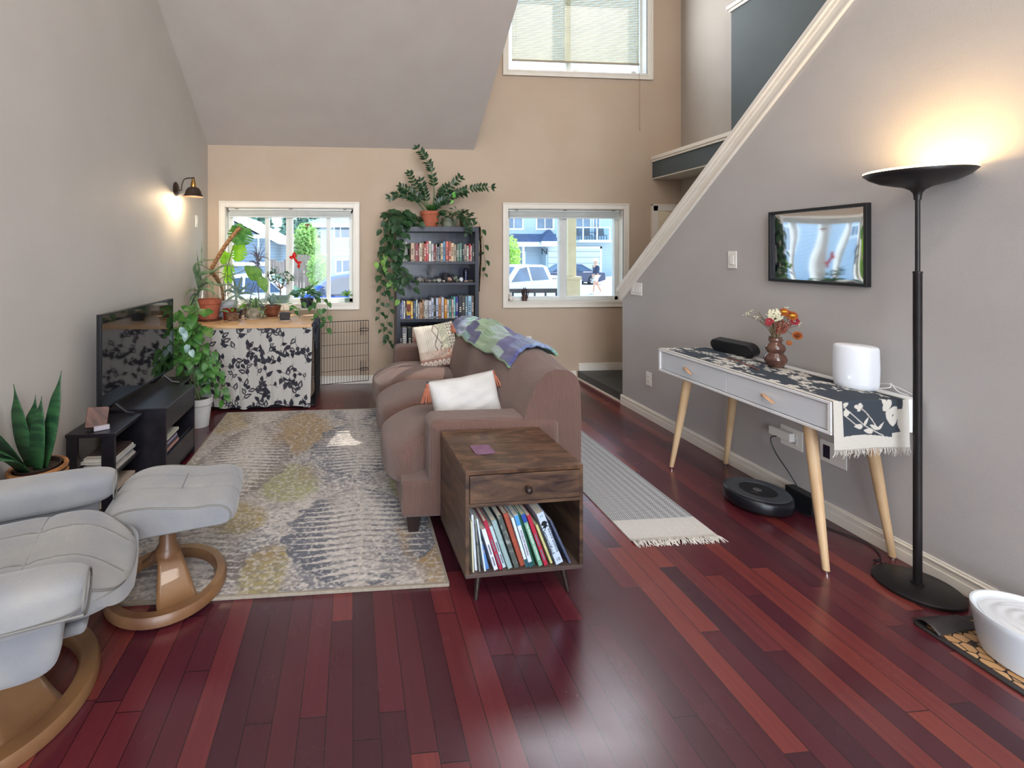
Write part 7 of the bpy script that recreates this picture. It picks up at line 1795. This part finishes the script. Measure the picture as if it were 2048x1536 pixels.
t = thing('house', 'light blue house beyond the left wall, seen reflected in the framed picture', 'house', (-16, 17, GZ))
MB().bb(-26, -10.2, 17, 22.5, GZ, 7.2).build('walls', sid_l, t, w=True)
MB().bb(-27, -9.8, 16.3, 23, 7.2, 7.5).build('roof', shing, t, w=True)
MB().bb(-26, -10.2, 16.95, 17, 2.95, 3.15).build('trim_band', trimw, t, w=True)
for a, b_, c_, d_ in ((-12.2,-11.2,1.9,2.5),(-15.5,-14.4,1.9,2.5),(-19.5,-18,3.9,5.0)): hwin(t, a, b_, c_, d_, 17)
# wooden fence
Yf = 21.0; t = thing('wooden_fence', 'weathered brown board fence seen through the left window', 'fence', (X(600,Yf), Yf, GZ)); fm = pm('weathered fence boards', '77685f', '97877c', rough=.85, scale=3, stretch=(3,3,.5))
xx = X(540,Yf); k = 0; rr_ = random.Random(2)
while xx < X(652,Yf): 
    MB().bb(xx, xx+.135, Yf-.02, Yf, GZ, Z(521,Yf,600)+rr_.uniform(-.06,.06) + (.25 if 7 < k % 14 < 12 else 0)).build('board', fm, t, w=True); xx += .15; k += 1
MB().bb(X(540,Yf), X(652,Yf), Yf, Yf+.05, .5, .6).build('rail', fm, t, w=True)

# trees
def tree(name, label, x, y, h, r, col, conif=False, n=900, s=.25, z0=None):
    z0 = GZ if z0 is None else z0; t = thing(name, label, 'tree', (x, y, z0)); rr = random.Random(int(abs(x*13+y*7)))
    MB().tube([(0,0,0), (.05,0,h*.5), (0,0,h*.95)], [.04*h**.7, .03*h**.7, .01], n=7).build('trunk', pm('tree bark', '4a3c30', '5c4c3e', rough=.9), t)
    mb = MB()
    for k in range(n):
        f = rr.random(); a = rr.uniform(0, 2*PI)
        if conif: q = r*(1-f)*(.6+.4*((f*14) % 1)); c = Vector((q*math.cos(a)*rr.random()**.4, q*math.sin(a), h*(.15+.85*f)))
        else:
            d = Vector((rr.gauss(0,1), rr.gauss(0,1), rr.gauss(0,1))).normalized()*rr.random()**.35; c = Vector((d.x*r, d.y*r, h*.62 + d.z*h*.36))
        e1 = Vector((rr.gauss(0,1), rr.gauss(0,1), rr.gauss(0,1))).normalized()*s; e2 = e1.cross(Vector((rr.gauss(0,1), rr.gauss(0,1), rr.gauss(0,1)))).normalized()*s*.6
        if conif: e1.z = -abs(e1.z)*.5
        mb.add([c-e1, c+e2, c+e1, c-e2], [(0,1,2,3)])
    mb.build('foliage', col, t); return t
gt = pm('sunlit broad leaves', '7fa85a', 'a4c878', rough=.7, scale=2, transl=.3); gd = pm('conifer green', '5f8a78', '7fa594', rough=.8, scale=2)
for i, (px, Y, top) in enumerate(((472,62,415),(487,66,424),(501,60,416),(517,64,420),(532,68,428),(578,62,412),(606,60,418),(622,64,408),(642,66,424))):
    x = X(px, Y); h = Z(top-22, Y, px) - GZ; tree('conifer_tree', ['tall pale conifer behind the gabled house, far left', 'conifer second from the left behind the gabled house', 'conifer third from the left behind the gabled house', 'conifer fourth from the left behind the gabled house', 'shorter conifer right of the gable ridge', 'conifer left of the tall window mullion', 'conifer above the leafy green tree', 'tallest conifer, beside the light blue house', 'conifer partly behind the roof of the light blue house'][i], x, Y, h, 2.6, gd, True, 700, .5)
tree('leafy_tree', 'bright green leafy tree behind the board fence', X(612,27), 27, 3.9, .85, gt, n=1500, s=.13)
tree('leafy_shrub', 'bright green shrub at the corner of the light blue house', X(638,20), 20, 2.1, .55, gt, n=900, s=.08)
tree('leafy_tree', 'young yellow-green tree beside the pickup truck outside the right window', X(1018,24), 24, 3.1, .62, pm('lime leaves', '8fbf4a', 'b5d873', rough=.7, scale=2, transl=.3), n=1000, s=.09)

# cars
tyre = pm('black tyre', '1b1c1e', rough=.7); hubm = pm('silver wheel rim', 'b5b9bd', rough=.3, metal=.7); cgl = pm('tinted car glass', '27384f', '34506e', rough=.08, spec=.8, scale=2)
def wheel(t, x, y, r, wd=.2, sg=-1):
    w_ = MB(); Mw_ = Matrix.Translation((x, y, r)) @ Euler((R(90), 0, 0)).to_matrix().to_4x4()
    w_.lathe([(r*.6,-wd/2),(r*.95,-wd/2),(r,-wd/2+.03),(r,wd/2-.03),(r*.95,wd/2),(r*.6,wd/2),(r*.6,-wd/2)], M=Mw_, n=28, cap=False); w = w_.build('wheel', tyre, t, smooth=True, ang=40)
    h = MB(); yy = y + sg*(wd/2-.01)
    h.lathe([(r*.60,-.02),(r*.64,.0),(r*.60,.012),(r*.55,-.02)], M=Matrix.Translation((x, yy, r)) @ Euler((R(90), 0, 0)).to_matrix().to_4x4(), n=24, cap=False)
    for k in range(7): a = 2*PI*k/7; h.tube([(x, yy, r), (x+r*.58*math.cos(a), yy, r+r*.58*math.sin(a))], .028, n=5)
    h.lathe([(0,0),(r*.16,0),(r*.16,.02),(0,.03)], M=Matrix.Translation((x, yy, r)) @ Euler((R(90 if sg < 0 else -90), 0, 0)).to_matrix().to_4x4(), n=12)
    h.build('hub', hubm, w, smooth=True)
def car(name, label, loc, rz, body, cabin, W, paint, wins, wheels, r=.33, cat_='car', extra=None):
    t = thing(name, label, cat_, loc, rz); My = Matrix(((1,0,0,0),(0,0,1,0),(0,1,0,0),(0,0,0,1)))
    MB().prism(body, -W/2, W/2, My).build('body', paint, t, bevel=.07, seg=3)
    n = len(cabin); mb = MB(); zt = max(p[1] for p in cabin); zb = min(p[1] for p in cabin)
    def yy(p): return (W/2-.06) - .16*(p[1]-zb)/(zt-zb)
    mb.add([(p[0], -yy(p), p[1]) for p in cabin] + [(p[0], yy(p), p[1]) for p in cabin], [tuple(range(n)), tuple(range(n, 2*n))[::-1]] + [(i, (i+1) % n, n+(i+1) % n, n+i) for i in range(n)])
    mb.build('cabin', paint, t, bevel=.05, seg=3)
    for wn in wins:
        for s in (-1, 1):
            mb = MB(); mb.add([(p[0], s*(yy(p)+.006), p[1]) for p in wn], [tuple(range(len(wn)))]); mb.build('side_window', cgl, t)
    for x in wheels:
        for s in (-1, 1): wheel(t, x, s*(W/2-.09), r, sg=s)
    return t
def screens(t, fr, rear, W):
    for nm, (a, b_) in (('windshield', fr), ('rear_window', rear)):
        dx, dz = b_[0]-a[0], b_[1]-a[1]; l = math.hypot(dx, dz); nx_, nz = (-dz/l*.012, dx/l*.012)
        if nz < 0: nx_, nz = -nx_, -nz
        MB().add([(a[0]+nx_, -W/2+.16, a[1]+nz), (a[0]+nx_, W/2-.16, a[1]+nz), (b_[0]+nx_, W/2-.26, b_[1]+nz), (b_[0]+nx_, -W/2+.26, b_[1]+nz)], [(0,1,2,3)]).build(nm, cgl, t)
blue = pm('bright blue car paint', '1450b4', '1a5ac4', rough=.2, coat=.7); silver = pm('silver blue truck paint', 'a9bcc8', 'b4c6d0', rough=.25, coat=.6); navyc = pm('dark blue car paint', '1f2c4a', '27365a', rough=.2, coat=.7); whc = pm('white car paint', 'dfe3e6', rough=.25, coat=.6)
# blue suv, nose to the left
c = at(665, 600, 11.5)
t = car('blue_suv', 'bright blue small SUV parked outside the left window', (X(692,11.6), 11.6, GZ), 0,
    [(-1.95,.30),(-2.0,.62),(-1.85,.82),(-1.05,.98),(1.75,1.02),(1.98,.92),(2.02,.35),(1.6,.22),(-1.6,.22)], [(-1.1,.95),(-.35,1.50),(.1,1.56),(1.45,1.53),(1.85,1.0)], 1.78, blue,
    [[(-.85,1.03),(-.22,1.44),(.10,1.47),(.10,1.03)], [(.18,1.03),(.18,1.475),(.98,1.45),(1.02,1.03)], [(1.10,1.04),(1.08,1.44),(1.38,1.42),(1.55,1.06)]], (-1.28, 1.3), .34)
screens(t, ((-1.08,.97),(-.36,1.49)), ((1.84,1.03),(1.46,1.51)), 1.78)
MB().box((-1.90, -.62, .72), (.12,.36,.14)).box((-1.90, .62, .72), (.12,.36,.14)).build('headlights', pm('clear lamp', 'd5dde2', rough=.1), t)
# silver pickup seen from its flank, nose away left
t = car('pickup_truck', 'silver-blue pickup truck parked in front of the porch', (X(1053,13.9)-.75, 13.3, GZ), R(38),
    [(-2.9,.42),(-2.9,1.05),(-2.75,1.12),(-1.5,1.22),(2.62,1.28),(2.68,1.2),(2.68,.5),(2.4,.40),(-2.5,.36)], [(-1.55,1.17),(-.75,1.66),(-.5,1.71),(.62,1.69),(.85,1.64),(.98,1.2)], 1.9, silver,
    [[(-1.25,1.26),(-.68,1.6),(-.30,1.64),(-.28,1.26)], [(-.18,1.26),(-.18,1.64),(.58,1.62),(.72,1.26)]], (-1.9, 1.75), .40, 'truck')
screens(t, ((-1.52,1.2),(-.78,1.64)), ((.97,1.25),(.86,1.60)), 1.9)
MB().bb(1.05, 2.6, -.80, .80, 1.275, 1.29).build('bed_cover', pm('white bed cover', 'cfd5d8', rough=.5), t)
MB().box((2.69, -.84, .92), (.04,.14,.30)).box((2.69, .84, .92), (.04,.14,.30)).build('tail_lights', pm('red tail lamp', 'c43848', rough=.2), t)
mk = MB(); mk.lathe([(.15,0),(.165,.008),(.18,0)], M=Matrix.Translation((1.5,-.952,.86)) @ Euler((R(90),0,0)).to_matrix().to_4x4(), n=24, cap=False); mk.build('round_emblem', pm('pale emblem', '8fa3b0'), t)
# dark sedan
t = car('dark_sedan', 'dark blue sedan in the driveway across the street, behind the walking person', (X(1150,30)-.65, 30, GZ-.05), 0,
    [(-2.3,.32),(-2.32,.70),(-1.3,.86),(1.6,.90),(2.28,.84),(2.33,.36),(1.9,.22),(-1.9,.22)], [(-1.25,.84),(-.45,1.36),(.0,1.42),(.75,1.38),(1.6,.88)], 1.8, navyc,
    [[(-.95,.92),(-.35,1.30),(.15,1.34),(.15,.92)], [(.22,.92),(.22,1.34),(.72,1.30),(1.25,.93)]], (-1.45, 1.42), .34)
screens(t, ((-1.22,.87),(-.46,1.35)), ((1.58,.9),(.78,1.37)), 1.8)
t = car('white_car', 'white car mostly hidden behind the plants at the left of the left window', (X(486,14), 14, GZ), 0,
    [(-2.1,.32),(-2.12,.70),(-1.2,.86),(1.6,.90),(2.08,.84),(2.1,.36),(1.7,.22),(-1.7,.22)], [(-1.15,.84),(-.45,1.36),(.0,1.42),(.85,1.38),(1.6,.88)], 1.75, whc,
    [[(-.9,.92),(-.35,1.30),(.15,1.34),(.15,.92)], [(.22,.92),(.22,1.34),(.8,1.30),(1.25,.93)]], (-1.3, 1.3), .33)
screens(t, ((-1.12,.87),(-.46,1.35)), ((1.58,.9),(.88,1.37)), 1.75)

# walking person
Yw = 22.4; pc = Vector((X(1192, Yw), Yw, GZ)); t = thing('person', 'person in white cap, dark jacket and pale shorts walking across the street', 'person', tuple(pc))
def skinmesh(name, verts, edges, radii, mat, par, sub=2):
    me = bpy.data.meshes.new(name); me.from_pydata(verts, edges, []); o = bpy.data.objects.new(name, me); COL.objects.link(o)
    md = o.modifiers.new('skin', 'SKIN'); md.use_smooth_shade = True
    if not me.skin_vertices: 
        bm = bmesh.new(); bm.from_mesh(me); bm.verts.layers.skin.verify(); bm.to_mesh(me); bm.free()
    for i, r in enumerate(radii):
        me.skin_vertices[0].data[i].radius = (r if isinstance(r, tuple) else (r, r)); me.skin_vertices[0].data[i].use_root = (i == 0)
    s = o.modifiers.new('smooth', 'SUBSURF'); s.levels = 1; s.render_levels = sub
    me.materials.append(mat); o.parent = par; return o
skin = pm('warm skin', 'b58a72', 'c29880', rough=.6)
V_ = [(0,0,.94),(0,0,1.12),(0,0,1.32),(0,0,1.42),(-.01,0,1.50),(-.02,0,1.60),(-.02,0,1.68),
      (.0,-.17,1.36),(-.04,-.21,1.10),(-.20,-.19,.98),(-.26,-.18,.96),(.0,.17,1.36),(.10,.22,1.12),(.02,.21,.90),(-.03,.20,.84),
      (0,-.09,.90),(-.14,-.10,.50),(-.20,-.10,.10),(-.30,-.10,.04),(0,.09,.90),(.12,.10,.50),(.30,.10,.14),(.24,.10,.05)]
E_ = [(0,1),(1,2),(2,3),(3,4),(4,5),(5,6),(3,7),(7,8),(8,9),(9,10),(3,11),(11,12),(12,13),(13,14),(0,15),(15,16),(16,17),(17,18),(0,19),(19,20),(20,21),(21,22)]
rad = [.13,.12,.14,.09,.055,.085,.075,.06,.045,.035,.03,.06,.045,.035,.03,.095,.062,.042,.035,.095,.062,.042,.035]
skinmesh('body', V_, E_, rad, skin, t)
skinmesh('jacket', [(0,0,.92),(0,0,1.12),(0,0,1.32),(0,0,1.44),(.0,-.18,1.37),(-.04,-.22,1.10),(-.20,-.20,.985),(.0,.18,1.37),(.10,.23,1.12),(.02,.22,.92)], [(0,1),(1,2),(2,3),(2,4),(4,5),(5,6),(2,7),(7,8),(8,9)], [.165,.155,.165,.09,.08,.062,.05,.08,.062,.05], pm('dark navy jacket', '262e44', '323c56', rough=.8), t)
skinmesh('shorts', [(0,0,.98),(0,-.09,.86),(-.09,-.10,.60),(0,.09,.86),(.08,.10,.60)], [(0,1),(1,2),(0,3),(3,4)], [.15,.115,.095,.115,.095], pm('pale grey shorts', 'c9c4bb', rough=.8), t)
mb = MB(); mb.ball((-.02,0,1.70), .108, 16, 10, (1.1,.95,.72)); mb.grid(lambda u, v: (-.11-.12*u, (v-.5)*.17*(1-.4*u*u), 1.675-.02*u), 6, 8); mb.build('cap', pm('white cap', 'e4e2dd', rough=.8), t, smooth=True)
for s, sx in ((-.10, -.27), (.10, .26)): mb = MB(); softbox(mb, (sx, s, .05), (.28,.10,.10), p=3, n=8); mb.build('shoe', pm('white shoe', 'd6d3cd'), t, smooth=True)
for (hx, hy, hz) in ((-.27,-.18,.955), (-.035,.20,.82)):
    mb = MB(); mb.ball((hx, hy, hz), .038, 8, 6, (1,.5,1.1))
    for k in range(4): mb.tube([(hx-.02+.014*k, hy, hz-.02), (hx-.03+.014*k, hy-.004, hz-.075+.008*abs(k-1.5)), (hx-.035+.014*k, hy-.012, hz-.10+.010*abs(k-1.5))], .0085, n=5)
    mb.tube([(hx-.03, hy-.01, hz), (hx-.055, hy-.02, hz-.04)], .009, n=5); mb.build('hand', skin, t, smooth=True)
mb = MB(); mb.ball((-.105,0,1.595), .014, 6, 5); mb.build('nose', skin, t, smooth=True)
mb = MB(); mb.ball((-.09,-.03,1.625), .010, 6, 5).ball((-.09,.03,1.625), .010, 6, 5); mb.build('eyes', pm('dark eyes', '2a2220'), t, smooth=True)
mb = MB(); mb.tube([(-.10,-.025,1.555), (-.107,0,1.553), (-.10,.025,1.555)], .005, n=5); mb.build('mouth', pm('lips', '8a5048'), t)
# ------------------------------------------------------------------ light
w = bpy.data.worlds.new('sky'); sc.world = w; w.use_nodes = True; nt = w.node_tree; nt.nodes.clear()
out = nt.nodes.new('ShaderNodeOutputWorld'); bg = nt.nodes.new('ShaderNodeBackground')
tc = nt.nodes.new('ShaderNodeTexCoord'); sp = nt.nodes.new('ShaderNodeSeparateXYZ'); nt.links.new(tc.outputs['Generated'], sp.inputs[0])
cr = nt.nodes.new('ShaderNodeValToRGB'); nt.links.new(sp.outputs[2], cr.inputs[0])
cr.color_ramp.elements[0].position = .0; cr.color_ramp.elements[0].color = (.80, .93, 1.0, 1)
cr.color_ramp.elements[1].position = .5; cr.color_ramp.elements[1].color = (.42, .66, 1.0, 1)
nt.links.new(cr.outputs[0], bg.inputs[0]); bg.inputs[1].default_value = 3.4; nt.links.new(bg.outputs[0], out.inputs[0])
sun = bpy.data.lights.new('sun', 'SUN'); sun.energy = 11; sun.angle = R(.25); sun.color = (1, .95, .85)
so = bpy.data.objects.new('sun', sun); COL.objects.link(so)
so.rotation_euler = Vector((-1.87, -1.4, -3.52)).to_track_quat('-Z', 'Y').to_euler()
def area(name, loc, rot, sx, sy, e, col=(1,1,1), spread=180):
    l = bpy.data.lights.new(name, 'AREA'); l.shape = 'RECTANGLE'; l.size = sx; l.size_y = sy; l.energy = e; l.color = col; l.spread = R(spread)
    o = bpy.data.objects.new(name, l); COL.objects.link(o); o.location = loc; o.rotation_euler = rot
    return o
# added area lamps that boost daylight at the high and rear windows


area('fill_high_window', (2.63, YB-.06, 4.2), (R(-90), 0, 0), 1.6, 1.0, 48, (.93, .96, 1))  # added lamp, hangs on the room side of the blind
area('fill_rear_low', (.5, BACK-.5, 1.3), (R(90), 0, 0), 3.3, 2.2, 200, (.84, .90, 1))  # added fill outside the unseen rear openings
area('fill_rear_high', (.5, BACK-.5, 3.85), (R(90), 0, 0), 3.3, 1.7, 200, (.92, .95, 1))
# added fill lamps under the ceiling behind the camera, without fixtures
for x in (-.6, 1.0, 2.0):
    for y in (-.6, -2.2):
        l = bpy.data.lights.new('ceiling_fill', 'AREA'); l.shape = 'DISK'; l.size = .5; l.energy = 30; l.color = (1, .91, .82)
        o = bpy.data.objects.new('ceiling_fill', l); COL.objects.link(o); o.location = (x, y, 5.45)
